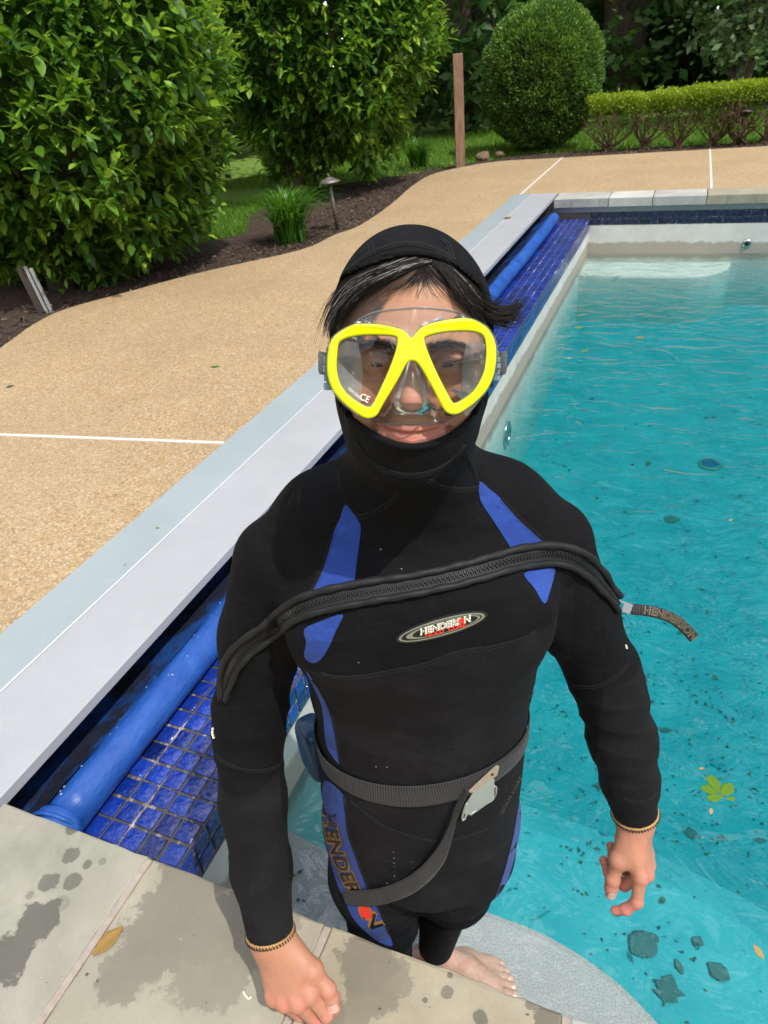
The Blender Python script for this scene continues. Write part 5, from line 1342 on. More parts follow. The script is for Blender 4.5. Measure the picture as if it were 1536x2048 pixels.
# strap and buckles
M_BUCK = clear('buckle_plastic', (.62, .74, .82), .12, .45, (.62, .76, .86))
for s, x0, x1, za, zb in ((-1, -.0800, -.0700, .0190, -.0200), (1, .0715, .0790, .0160, -.0110)):
    mb = MB()
    y0, y1 = -.026, .012; ks = 5
    for k in range(ks):
        zz = za + (zb - za) * k / ks; z2 = za + (zb - za) * (k + .82) / ks
        P = [(x, y, z) for z in (min(zz, z2), max(zz, z2)) for y in (y0 + .004 * (k % 2), y1) for x in ((x0, x1) if k not in (0,) else (x0 + .003, x1 - .002))]
        mb.add([hloc(*q) for q in P], [(0, 2, 3, 1), (4, 5, 7, 6), (0, 1, 5, 4), (2, 6, 7, 3), (0, 4, 6, 2), (1, 3, 7, 5)])
    xa, xb = x0 + .002, x1 - .002
    P = [(x, y, z) for z in (zb + .001, za - .001) for y in (y0 + .006, y1 - .002) for x in (xa, xb)]
    mb.add([hloc(*q) for q in P], [(0, 2, 3, 1), (4, 5, 7, 6), (0, 1, 5, 4), (2, 6, 7, 3), (0, 4, 6, 2), (1, 3, 7, 5)])
    mb.build('buckle', M_BUCK, mask)
    mb = MB(); mb.tube([hloc(s * .0700, -.030, .018), hloc(s * .0712, -.027, .004), hloc(s * .0700, -.029, -.016)], [.0020, .0026, .0020], 6); mb.build('buckle_clip', M_INK, mask, True)
mid = []; ac = []
for k in range(41):
    a = math.pi * k / 40; x = math.cos(a) * .0885; y = .012 + math.sin(a) * .177; z = .006 - .004 * math.sin(a)
    p = Vector(h2b((x, y, z)))
    h = SUIT_BVH.ray_cast(p, Vector(h2b((0, .085, z))) - p, .12)
    if h[0] is not None and 0 < k < 40 and h[3] < .03: p = h[0] + h[1] * .003
    mid.append(p); ac.append(Vector(HM[:, 2]))
ribbon('strap', mid, ac, .011, M_SIL, mask, .0022, MC)
# marks on the lens, beads of water
V, Fc = text_mesh('CE', .012, .0001); q0 = zh([(410, 1140)])[0]
RT = lambda x, y, a: (x * math.cos(a) - y * math.sin(a), x * math.sin(a) + y * math.cos(a))
V = np.array([RT(x * .62, y * .72, rad(-24)) for x, y in V]) + np.array(q0)
M_PRT = simple('lens_print', (.85, .85, .82), .5, vs=100)
put(mesh_np('lens_mark', [(x, y, .0006) for x, y in V], Fc, ()), 'lens_mark', MY - .0008, M_PRT)
V, Fc = text_mesh('TEMPERED', .0052); q0 = zh([(345, 1112)])[0]
V = np.array([RT(x * .62, y * .7, rad(-38)) for x, y in V]) + np.array(q0)
put(mesh_np('lens_mark', [(x, y, .0006) for x, y in V], Fc, ()), 'lens_mark', MY - .0008, M_PRT)
mb = MB(); rnd = random.Random(3)
M_DROP = clear('water_drop', (.93, .95, .95), .01, .06, ior=1.6)
sp_ = [(450, 855), (250, 795), (255, 940), (245, 960), (435, 920), (470, 925), (480, 940), (350, 1060), (330, 770), (875, 960), (1150, 760), (1145, 850), (1158, 890), (1160, 915), (1120, 940), (1105, 880), (1140, 1040), (1165, 940), (1190, 855), (300, 880), (290, 840)]
sp_ += [(rnd.choice((rnd.uniform(230, 350), rnd.uniform(1060, 1190))), rnd.uniform(780, 1100)) for _ in range(40)]
for a, b in sp_:
    x, z = zh([(a, b)])[0]; r = rnd.uniform(.0004, .0011) if rnd.random() < .8 else .0017
    for i in range(3):
        pass
    vv = [hloc(x, MY - .0012 + wrap(x) - r * .7, z)]; ff = []
    for ri, (rr, yy) in enumerate(((.6, .5), (1., 0.))):
        for k in range(8):
            an = k * math.pi / 4; vv.append(hloc(x + r * rr * math.cos(an), MY - .0012 + wrap(x) - r * yy, z + r * rr * math.sin(an) * 1.2))
    for k in range(8):
        ff += [(0, 1 + k, 1 + (k + 1) % 8), (1 + k, 9 + k, 9 + (k + 1) % 8, 1 + (k + 1) % 8)]
    mb.add(vv, ff)
o = mb.build('water_drop', M_DROP, mask, True); o['kind'] = 'stuff'

# ================================================================== weight belt
BO = np.array([-.015, .72, .35])
belt = empty('weight_belt', b2w(BO), TH)
tag(belt, 'black webbing weight belt with steel cam buckle round the waist of the wetsuit', 'weight belt')
bp = [hit(*q)[0] for q in resample(smooth_loop([(650, 1532), (700, 1563), (780, 1586), (850, 1591), (930, 1574), (1000, 1533), (1040, 1492)], 6, False), 20.)]
A_ = np.array([[1, math.cos(math.atan2(p.y - .72, p.x + .015)), math.sin(math.atan2(p.y - .72, p.x + .015))] for p in bp]); W_ = np.array([p.z for p in bp])
cf = np.linalg.lstsq(A_.T @ A_ + np.diag([1e-4, 1e-3, .3]), A_.T @ W_, rcond=None)[0]
print('belt fit', cf)
mid = []; ac = []
for k in range(97):
    a = 2 * math.pi * k / 96; w = cf[0] + cf[1] * math.cos(a) + cf[2] * math.sin(a); dr = Vector((math.cos(a), math.sin(a), 0)); c = Vector((-.015, .72, w))
    h = SUIT_BVH.ray_cast(c + dr * .196, -dr, .2); r = .196 - h[3] if h[0] is not None else .15
    mid.append([c, dr, r, w])
rs = np.array([m[2] for m in mid[:-1]]); rs = np.convolve(np.r_[rs[-3:], rs, rs[:3]], np.ones(5) / 5, 'same')[3:-3]; rs = np.maximum(rs, [m[2] for m in mid[:-1]])
pts = [m[0] + m[1] * (rs[i % 96] + .0030) for i, m in enumerate(mid)]
for i in range(97):
    t = (pts[(i + 1) % 96] - pts[(i - 1) % 96]).normalized(); n_ = mid[i][1]; ac.append((n_.cross(t)).normalized())
ribbon('webbing', pts, ac, .0250, M_WEB, belt, .0028, BO)
zr = lambda L: [(560 + x / 2.844, 1400 + y / 2.844) for x, y in L]
up_ = zr([(1060, 500), (1020, 560), (985, 640), (965, 700), (930, 780), (880, 860), (800, 950), (700, 1020), (600, 1060), (500, 1080), (350, 1085)])
lo_ = zr([(1075, 530), (1040, 590), (1012, 660), (995, 730), (968, 830), (930, 930), (850, 1030), (750, 1105), (640, 1150), (520, 1175), (378, 1165)])
U_ = resample(smooth_loop(up_, 8, False), 4.); nn_ = len(U_); L0 = smooth_loop(lo_, 8, False); ln = np.r_[0, np.cumsum([np.linalg.norm(b - a) for a, b in zip(L0[:-1], L0[1:])])]
L_ = [np.array([np.interp(i / (nn_ - 1) * ln[-1], ln, [q[j] for q in L0]) for j in (0, 1)]) for i in range(nn_)]
mid = []; ac = []; hwid = []
for i in range(nn_):
    s_ = i / (nn_ - 1); off = .012 + .020 * math.sin(math.pi * min(1, s_ * 1.1)) * (1 - s_ * .4)
    a = hit(*U_[i]); b = hit(*L_[i]); pa = a[0] + (CBV - a[0]).normalized() * off; pb = b[0] + (CBV - b[0]).normalized() * (off + (.022 * (1 - min(1, s_ * 1.8))))
    mid.append((pa + pb) / 2); d = pa - pb; hwid.append(max(d.length / 2, .006)); ac.append(d.normalized())
ribbon('loose_end', mid, ac, hwid, M_WEB, belt, .0026, BO)
# buckle
bh = hit(968, 1567); bn = (bh[1] + (CBV - bh[0]).normalized() * .6).normalized(); bp0 = bh[0] + bn * .010
r1 = Vector(w2b(RC @ np.array([.80, .62, 0]))); bx = (r1 - bn * r1.dot(bn)).normalized(); by = bn.cross(bx)
def BK(a, b, c): return np.array(bp0 + bx * a + by * b + bn * c) - BO
def slab(mb, poly, c0, c1, mi=0):
    n = len(poly); v = [BK(x, y, c0(x, y) if callable(c0) else c0) for x, y in poly] + [BK(x, y, c1(x, y) if callable(c1) else c1) for x, y in poly]
    mb.add(v, [tuple(range(n))[::-1], tuple(n + k for k in range(n))] + [(k, (k + 1) % n, n + (k + 1) % n, n + k) for k in range(n)], mi)
pxl = lambda L: [((Vector(w2b(gdp(560 + x / 2.844, 1400 + y / 2.844, bd_))) - bp0).dot(bx), (Vector(w2b(gdp(560 + x / 2.844, 1400 + y / 2.844, bd_))) - bp0).dot(by)) for x, y in L]
bd_ = float(-(RC.T @ (b2w(bp0) - CP))[2])
mb = MB(); pl = pxl([(1055, 482), (1205, 336), (1222, 336), (1229, 350), (1222, 402), (1210, 412), (1090, 500), (1068, 498)]); slab(mb, pl, .0050, .0066)
hc = pxl([(1191, 394)])[0]; hp = [(hc[0] + .0022 * math.cos(k * .785), hc[1] + .0022 * math.sin(k * .785)) for k in range(8)]
slab(mb, hp, .0066, .0069, 1); mb.build('buckle_plate', [M_STEEL, M_INK], belt)
mb = MB(); pl = pxl([(1085, 500), (1197, 420), (1205, 428), (1206, 540), (1195, 552), (1050, 632), (1036, 620), (1048, 560)])
slab(mb, pl, lambda x, y: .0085 - y * .30, lambda x, y: .0101 - y * .30)
mb.tube([BK(*q, .0085) for q in pxl([(1046, 560), (1035, 610), (1030, 650), (1034, 672), (1046, 664), (1052, 630)])], .0016, 6)
mb.build('buckle_lever', simple('polished_steel', (.62, .69, .66), .42, 1., .05, 20), belt)
mb = MB(); mb.tube([BK(*q, .0040) for q in pxl([(1070, 640), (1085, 655), (1150, 610), (1215, 560), (1228, 535), (1229, 495), (1215, 480), (1195, 490)])], .0021, 8)
mb.build('buckle_bar', M_STEEL, belt, True)
# blue coated lead weight threaded on the webbing
wc = Vector(w2b(gdp(628, 1478, 1.22))); hn = SUIT_BVH.find_nearest(wc)
wc = hn[0] + Vector((-.030, .012, .0)) ; print('weight', wc)
mb = MB(); v = []; f = []
ex = Vector((-.5, .87, 0)).normalized(); ey = Vector((0, 0, 1)); ez = ex.cross(ey)
NR, NSg = 10, 20
for i in range(NR + 1):
    ph = -math.pi / 2 + math.pi * i / NR
    for k in range(NSg):
        th = 2 * math.pi * k / NSg; sp = lambda q, e: math.copysign(abs(q) ** e, q)
        v.append(np.array(wc + ez * (-.026 * sp(math.cos(ph), .32) * sp(math.cos(th), .6)) + ex * (.036 * sp(math.cos(ph), .32) * sp(math.sin(th), .6)) + ey * (.062 * sp(math.sin(ph), .62))) - BO)
for i in range(NR):
    for k in range(NSg): f.append((i * NSg + k, i * NSg + (k + 1) % NSg, (i + 1) * NSg + (k + 1) % NSg, (i + 1) * NSg + k))
link('coated_weight', mesh_np('coated_weight', v, f, simple('blue_vinyl_coating', (.010, .060, .145), .38, vs=60, var=.25, bump=.1)), belt)
# ================================================================== planting
def leaf_mat(name, cols, rough=.45, trans=.35, spec=.45):
    t = NT(name); a = t.attr('tone').outputs['Fac']
    c = t.ramp(a, *[(i / (len(cols) - 1), q) for i, q in enumerate(cols)])
    p = t.n('ShaderNodeBsdfPrincipled', {'Base Color': c, 'Roughness': rough, 'Specular IOR Level': spec})
    tl = t.n('ShaderNodeBsdfTranslucent', {'Color': t.mix(.5, c, (.25, .40, .03))})
    m = t.n('ShaderNodeMixShader', {0: trans, 1: p.outputs[0], 2: tl.outputs[0]}); t.t.links.new(m.outputs[0], t.out.inputs[0]); return t.m
# outline of one leaf: (along, across, lift) on a unit leaf
LEAF = np.array([(0, 0, 0), (.22, .16, .02), (.52, .21, .03), (.80, .12, -.02), (1, 0, -.10), (.80, -.12, -.02), (.52, -.21, .03), (.22, -.16, .02), (.25, 0, -.03), (.55, 0, -.035), (.80, 0, -.06)], float)
LEAF_F = np.array([(0, 8, 1, 1), (1, 8, 9, 2), (2, 9, 10, 3), (3, 10, 4, 4), (0, 7, 8, 8), (7, 6, 9, 8), (6, 5, 10, 9), (5, 4, 10, 10)])
TRI = np.array([(0, 8, 1), (1, 8, 9), (1, 9, 2), (2, 9, 10), (2, 10, 3), (3, 10, 4), (0, 7, 8), (7, 6, 9), (7, 9, 8), (6, 5, 10), (6, 10, 9), (5, 4, 10)])
SMALL = np.array([(0, 0, 0), (.5, .28, .05), (1, 0, -.05), (.5, -.28, .05)], float); SMALL_T = np.array([(0, 2, 1), (0, 3, 2)])
def frames(d, up, roll):
    d = d / (np.linalg.norm(d, axis=1, keepdims=True) + 1e-9); s = np.cross(up, d); n0 = np.linalg.norm(s, axis=1, keepdims=True); s = np.where(n0 < 1e-3, np.array([1., 0, 0]), s / (n0 + 1e-9))
    n = np.cross(d, s); c, q = np.cos(roll)[:, None], np.sin(roll)[:, None]
    return d, s * c + n * q, n * c - s * q
def leaves(pos, d, size, roll, shape=LEAF, tri=TRI, up=None, width=None):
    up = np.tile(np.array([0, 0, 1.]), (len(pos), 1)) if up is None else up
    D, S, N = frames(d, up, roll); w = np.ones(len(pos)) if width is None else width
    P = pos[:, None] + size[:, None, None] * (D[:, None] * shape[None, :, 0:1] + S[:, None] * (shape[None, :, 1:2] * w[:, None, None]) + N[:, None] * shape[None, :, 2:3])
    F = (np.arange(len(pos)) * len(shape))[:, None, None] + tri[None]
    return P.reshape(-1, 3), F.reshape(-1, tri.shape[1])
def leaf_obj(name, pos, d, size, roll, tone, mat, parent=None, shape=LEAF, tri=TRI, **k):
    P, Fc = leaves(pos, d, size, roll, shape, tri, **k)
    me = mesh_np(name, P, Fc, mat, False)
    at = me.attributes.new('tone', 'FLOAT', 'POINT'); at.data.foreach_set('value', np.repeat(tone, len(shape)).astype(np.float32))
    return link(name, me, parent)
R_ = np.random.default_rng(5)
def unit(n):
    v = R_.normal(size=(n, 3)); return v / np.linalg.norm(v, axis=1, keepdims=True)
def lump(u, seed, f=2.2, amp=.16):
    return np.array([1 + amp * mnoise.noise((q[0] * f + seed, q[1] * f, q[2] * f)) + amp * .6 * mnoise.noise((q[0] * f * 2.3, q[1] * f * 2.3 + seed, q[2] * f * 2.3)) for q in u])
def trunk_mesh(name, base, tips, r0, mat, parent, seed=0):
    r = random.Random(seed); mb = MB(); b = Vector(base)
    for tp in tips:
        tp = Vector(tp); P = []; n = 7
        for i in range(n + 1):
            s = i / n; P.append(b.lerp(tp, s) + Vector((r.gauss(0, .03), r.gauss(0, .03), 0)) * s * (b - tp).length * .5 + Vector((0, 0, math.sin(s * 3.1) * .05)))
        mb.tube(P, [r0 * (1 - .8 * i / n) for i in range(n + 1)], 7)
    return mb.build(name, mat, parent, True)
M_BARK = simple('bark', (.075, .055, .042), .9, var=.4, vs=25, bump=.6, bd=.01)
M_LEAF = leaf_mat('laurel_leaf', [(.026, .070, .015), (.050, .135, .018), (.105, .24, .024), (.22, .39, .032), (.38, .56, .05)], .40, .42, .35)
def shrub(label, name, ctr, rx, ry, rz, shoots, seed, zmin, cat='bush', lsize=.115, nparts=150, holes=(), inner=2500):
    root = empty(name, (ctr[0], ctr[1], -.04)); tag(root, label, cat)
    off = np.array([ctr[0], ctr[1], -.04]); C = np.array(ctr)
    u = unit(shoots * 2); u = u[(u[:, 2] * rz + C[2] > zmin)][:shoots]
    k = lump(u, seed); p = C + u * np.array([rx, ry, rz]) * (k * R_.uniform(.90, 1.03, len(u)))[:, None]
    keep = np.ones(len(p), bool)
    for (h, hr) in holes: keep &= np.linalg.norm(p - np.array(h), axis=1) > hr * R_.uniform(.8, 1.1, len(p))
    p, u = p[keep], u[keep]
    g = u / np.array([rx, ry, rz]); g /= np.linalg.norm(g, axis=1, keepdims=True)
    sd = g * R_.uniform(.5, 1., (len(p), 1)) + np.array([0, 0, .45]) + R_.normal(0, .25, p.shape); sd /= np.linalg.norm(sd, axis=1, keepdims=True)
    pos, dr, sz, tn, rl, wd = [], [], [], [], [], []
    new = R_.random(len(p)) < .62
    for j in range(9):
        a = j * 2.4 + R_.uniform(0, .7, len(p)); s = j / 8
        e1 = np.cross(sd, np.array([.3, .5, .8])); e1 /= np.linalg.norm(e1, axis=1, keepdims=True); e2 = np.cross(sd, e1)
        out = e1 * np.cos(a)[:, None] + e2 * np.sin(a)[:, None]
        d = sd * (.20 + .75 * s ** 2) + out * (1 - .55 * s ** 2) + np.array([0, 0, -.28 + .25 * s]) + R_.normal(0, .13, p.shape)
        pos.append(p + sd * ((s - .75) * .20 * lsize / .115) + R_.normal(0, .006, p.shape)); dr.append(d)
        sz.append(lsize * R_.uniform(.65, 1.12, len(p)) * (1.0 - .30 * (s > .85))); rl.append(R_.normal(0, .35, len(p))); wd.append(R_.uniform(.85, 1.2, len(p)))
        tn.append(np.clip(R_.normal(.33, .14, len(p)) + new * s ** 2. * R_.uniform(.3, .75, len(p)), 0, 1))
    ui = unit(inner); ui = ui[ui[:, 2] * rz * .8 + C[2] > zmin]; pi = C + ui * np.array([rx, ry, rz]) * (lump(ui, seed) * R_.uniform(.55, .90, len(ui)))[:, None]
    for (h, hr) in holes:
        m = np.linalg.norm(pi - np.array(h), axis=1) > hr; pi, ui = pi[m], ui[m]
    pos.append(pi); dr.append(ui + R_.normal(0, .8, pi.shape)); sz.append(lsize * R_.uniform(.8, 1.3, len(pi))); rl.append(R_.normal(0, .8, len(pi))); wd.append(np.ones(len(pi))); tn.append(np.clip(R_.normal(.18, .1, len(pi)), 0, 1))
    pos, dr, sz, rl, wd, tn = (np.concatenate(q) for q in (pos, dr, sz, rl, wd, tn))
    # the leaves nearest the front become parts of their own
    fr = np.linalg.norm(pos - CP, axis=1) - R_.random(len(pos)) * .5; order = np.argsort(fr); pick = order[:nparts * 4][:: 4]
    m = np.ones(len(pos), bool); m[pick] = False
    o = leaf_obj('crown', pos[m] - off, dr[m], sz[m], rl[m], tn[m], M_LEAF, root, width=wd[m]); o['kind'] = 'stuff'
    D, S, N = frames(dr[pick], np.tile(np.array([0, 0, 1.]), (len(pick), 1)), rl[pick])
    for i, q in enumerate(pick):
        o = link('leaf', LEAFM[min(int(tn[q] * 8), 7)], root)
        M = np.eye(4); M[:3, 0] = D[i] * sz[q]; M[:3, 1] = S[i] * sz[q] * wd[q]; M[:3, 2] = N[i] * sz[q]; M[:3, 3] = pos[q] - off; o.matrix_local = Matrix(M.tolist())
    return root, off
LEAFM = []
for i in range(8):
    me = mesh_np('leaf', LEAF, TRI, M_LEAF, False); at = me.attributes.new('tone', 'FLOAT', 'POINT'); at.data.foreach_set('value', [(i + .5) / 8] * len(LEAF)); LEAFM.append(me)
# ---- ground
def ground(name, pts, z, mat):
    bm = bmesh.new(); bm.faces.new([bm.verts.new((x, y, z)) for x, y in pts]); bmesh.ops.triangulate(bm, faces=bm.faces[:]); bmesh.ops.recalc_face_normals(bm, faces=bm.faces[:])
    me = bpy.data.meshes.new(name); bm.to_mesh(me); bm.free(); me.materials.append(mat)
    if me.polygons[0].normal.z < 0: me.flip_normals()
    return tag(link(name, me), kind='structure')
t = NT('turf_soil'); o_ = t.geo(); n_ = t.noise(o_, 1.2, 5, .6); n2_ = t.noise(o_, 26, 5, .65)
t.bsdf(Base_Color=t.mix(n2_, t.mix(n_, (.09, .17, .020), (.13, .23, .028)), (.17, .28, .04)), Roughness=.9, Normal=t.bump(n2_, .6, .03)); M_TURF = t.m
ground('lawn', [(-60, -30), (60, -30), (60, 90), (-60, 90)], -.09, M_TURF) if False else None
bm = bmesh.new(); HOLE = [(-3.6, -2.4), (8.9, -2.4), (8.9, 10.4), (-1.6, 10.3), (-2.4, 10.2), (-2.8, 9.8), (-2.9, 6.2), (-3.0, 5.9), (-3.4, 4.9), (-3.9, 3.9), (-3.9, 3.2), (-3.7, 2.0)]
V_, _, F_, *_r = delaunay_2d_cdt([Vector(q) for q in [(-60, -30), (60, -30), (60, 90), (-60, 90)] + HOLE], [(0, 1), (1, 2), (2, 3), (3, 0)] + [(4 + i, 4 + (i + 1) % len(HOLE)) for i in range(len(HOLE))], [], 0, 1e-5)
F_ = [f for f in F_ if not inside(HOLE, sum(V_[i].x for i in f) / 3, sum(V_[i].y for i in f) / 3)]
tag(link('lawn', mesh_np('lawn', [(q.x, q.y, -.075) for q in V_], F_, M_TURF, False)), kind='structure')
t = NT('mulch'); o_ = t.geo(); v_ = t.n('ShaderNodeTexVoronoi', {'Vector': t.scale(o_, (1, 1.7, 1)), 'Scale': 60.}); n_ = t.noise(o_, 6, 6, .65)
sc_ = t.n('ShaderNodeSeparateColor', {'Color': v_.outputs['Color']}).outputs[0]
t.bsdf(Base_Color=t.mix(t.ramp(n_, (.35, 0.), (.65, .5)), t.ramp(sc_, (0, (.018, .011, .008)), (.6, (.05, .030, .020)), (.92, (.085, .055, .038)), (1., (.15, .105, .075))), (.060, .034, .022)), Roughness=.95, Normal=t.bump(v_.outputs['Distance'], .8, .015)); M_MULCH = t.m
outer = [(-3.9, -2.5), (-4.7, 0), (-4.9, 2.6), (-5.3, 3.4), (-5.5, 4.4), (-5.1, 5.2), (-4.5, 5.8), (-4.15, 6.4), (-4.6, 7.2), (-4.9, 8.3), (-4.4, 9.3), (-3.5, 10.0), (-3.1, 10.6), (-2.3, 11.2), (-1.3, 11.45), (1, 11.35), (4, 11.5), (9, 11.7)]
ring = [(q[0] + .02, q[1] - .02) for q in bs] 
bed = [(-3.65, -2.5)] + ring + [(9, 11.7)] + outer[::-1]
V_, _, F_, *_r = delaunay_2d_cdt([Vector(q) for q in bed], [(i, (i + 1) % len(bed)) for i in range(len(bed))], [], 1, 1e-5)
tag(link('mulch_bed', mesh_np('mulch_bed', [(q.x, q.y, -.045 + .012 * mnoise.noise((q.x * 2, q.y * 2, 0))) for q in V_], F_, M_MULCH, False)), kind='structure')
# bark chips lying on the bed
chips = []
for i in range(len(bs) - 1):
    a, b = np.array(bs[i]), np.array(bs[i + 1]); L = np.linalg.norm(b - a); t_ = (b - a) / (L + 1e-9); nn = np.array([-t_[1], t_[0]])
    if a[0] > 4 or a[1] < 2.2: continue
    m = int(L * 420); s = R_.random(m) * L; w = R_.random(m) ** 1.4 * .8 + .015
    chips.append(np.c_[a + t_ * s[:, None] + nn * w[:, None], np.full(m, -.035)])
chips = np.concatenate(chips); u = unit(len(chips)); u[:, 2] *= .35
BOXS = np.array([(0, .18, 0), (1, .12, 0), (1, -.16, 0), (0, -.12, 0), (.08, .10, .14), (.9, .08, .12), (.9, -.08, .12), (.08, -.08, .14)]); BOXT = np.array([(4, 5, 6, 7), (0, 1, 5, 4), (1, 2, 6, 5), (2, 3, 7, 6), (3, 0, 4, 7)])[:, ::-1]
M_CHIP = leaf_mat('bark_chip', [(.020, .012, .009), (.055, .032, .021), (.10, .065, .042), (.20, .145, .10)], .9, 0.)
o = leaf_obj('bark_chips', chips, u, R_.uniform(.012, .045, len(chips)), R_.normal(0, .4, len(chips)), R_.random(len(chips)) ** 1.8, M_CHIP, None, BOXS, BOXT); tag(o, kind='stuff')
# grass of the lawn where it shows
def blades(name, pts, h, mat, parent=None, spread=.5, wid=.08):
    n = len(pts); d = np.c_[R_.normal(0, spread, (n, 2)), np.ones(n)]
    SH = np.array([(0, wid * .5, 0), (0, -wid * .5, 0), (.55, wid * .4, .04), (.55, -wid * .4, .04), (1, 0, -.05)]); T_ = np.array([(0, 1, 3), (0, 3, 2), (2, 3, 4)])
    return leaf_obj(name, pts, d, h, R_.uniform(0, 6.3, n), np.clip(R_.normal(.5, .22, n), 0, 1), mat, parent, SH, T_)
M_GRASS = leaf_mat('grass_blade', [(.042, .11, .013), (.085, .20, .018), (.155, .31, .028), (.27, .43, .06)], .5, .4)
g = []
for x0, x1, y0, y1, n in ((-6.3, -4.0, 4.4, 8.2, 26000), (-6.6, -5.0, 2.6, 4.6, 9000), (-6.5, -2.6, 9.3, 12.5, 14000), (-2.6, 4.5, 11.3, 15.5, 46000), (-7.0, -2.6, 12.5, 15.5, 16000)):
    q = np.c_[R_.uniform(x0, x1, n), R_.uniform(y0, y1, n), np.full(n, -.078)]; g.append(q)
g = np.concatenate(g); P2 = outer + ring[::-1]
bp_ = outer
keep = np.array([not inside(bed, x, y) and not inside(deckp, x, y) for x, y, z in g])
o = blades('grass', g[keep], R_.uniform(.05, .11, keep.sum()), M_GRASS); tag(o, kind='stuff')
# ---- the two big bushes
TRK = gp(110, 600, -.04)
b1, off1 = shrub('nearest large leafy green bush left of the path lamp', 'leafy_bush', (-4.85, 4.80, 1.62), 1.62, 1.45, 1.60, 3000, 1.3, .10, lsize=.130, nparts=280, holes=[((-4.55, 3.55, .05), .62)], inner=4600)
trunk_mesh('trunk', np.array([TRK[0] - .15, TRK[1] + .25, -.06]) - off1, [(-.1, -.1, 1.6), (.4, .2, 1.5), (-.5, .3, 1.5), (.2, -.5, 1.4)], .105, M_BARK, b1, 3)
b2, off2 = shrub('large leafy green bush standing behind the path lamp and grass clump', 'leafy_bush', (-4.30, 8.75, 1.95), 1.50, 1.30, 1.80, 2900, 7.9, .22, lsize=.138, nparts=280, holes=[((-4.75, 7.45, .85), .42), ((-5.4, 7.9, .6), .55)], inner=4200)
trunk_mesh('trunk', np.array([-4.55, 8.25, -.06]) - off2, [(-.15, -.5, 1.9), (.5, .1, 2.1), (-.6, .2, 1.9), (.1, .5, 2.)], .085, simple('bark_pale', (.20, .13, .085), .85, var=.35, vs=18, bump=.5, bd=.008), b2, 4)
# ---- clipped round evergreen
TOP = gp(1085, 316, -.04); tc_ = np.array([TOP[0] - .22, TOP[1] + .98]); zt = up_at(1090, 2, (TOP[0], TOP[1] + 1.0))
print('topiary top', zt)
rb = empty('clipped_bush', (tc_[0], tc_[1], -.04)); tag(rb, 'tall clipped egg shaped evergreen bush beside the wooden post', 'bush')
n = 52000; u = unit(n); hz = zt / 2
lm = lump(u, 4.4, 3.6, .085) + np.array([.03 * mnoise.noise((q[0] * 11, q[1] * 11, q[2] * 11)) for q in u])
prof_ = 1.05 - .16 * np.clip(u[:, 2], 0, 1) ** 2 - .20 * np.clip(-u[:, 2], 0, 1) ** 2
ck_ = (1 - np.abs(u[:, 2]) ** 2.7) ** (1 / 2.7) / np.sqrt(np.maximum(1e-4, 1 - u[:, 2] ** 2)); prof_ = prof_ * np.minimum(ck_, 1.5)
pos = np.c_[tc_[0] + u[:, 0] * prof_ * .79 * lm, tc_[1] + u[:, 1] * prof_ * .79 * lm, hz + u[:, 2] * hz * (.94 + .06 * lm)] 
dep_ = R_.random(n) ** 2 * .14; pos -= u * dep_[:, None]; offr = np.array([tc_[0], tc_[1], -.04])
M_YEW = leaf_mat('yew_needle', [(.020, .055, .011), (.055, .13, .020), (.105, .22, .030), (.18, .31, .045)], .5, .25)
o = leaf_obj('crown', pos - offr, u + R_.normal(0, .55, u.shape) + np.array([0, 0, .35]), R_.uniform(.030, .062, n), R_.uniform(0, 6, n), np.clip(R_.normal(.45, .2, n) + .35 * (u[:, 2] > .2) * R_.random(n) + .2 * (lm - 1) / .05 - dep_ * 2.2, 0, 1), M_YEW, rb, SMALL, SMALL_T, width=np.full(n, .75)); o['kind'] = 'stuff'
u2 = unit(5200); o = leaf_obj('inner_growth', np.c_[tc_[0] + u2[:, 0] * .64, tc_[1] + u2[:, 1] * .64, hz + u2[:, 2] * hz * .84] - offr, R_.normal(0, 1, u2.shape), np.full(len(u2), .17), R_.uniform(0, 6, len(u2)), np.full(len(u2), .05), M_YEW, rb, SMALL, SMALL_T, width=np.full(len(u2), 1.5)); o['kind'] = 'stuff'
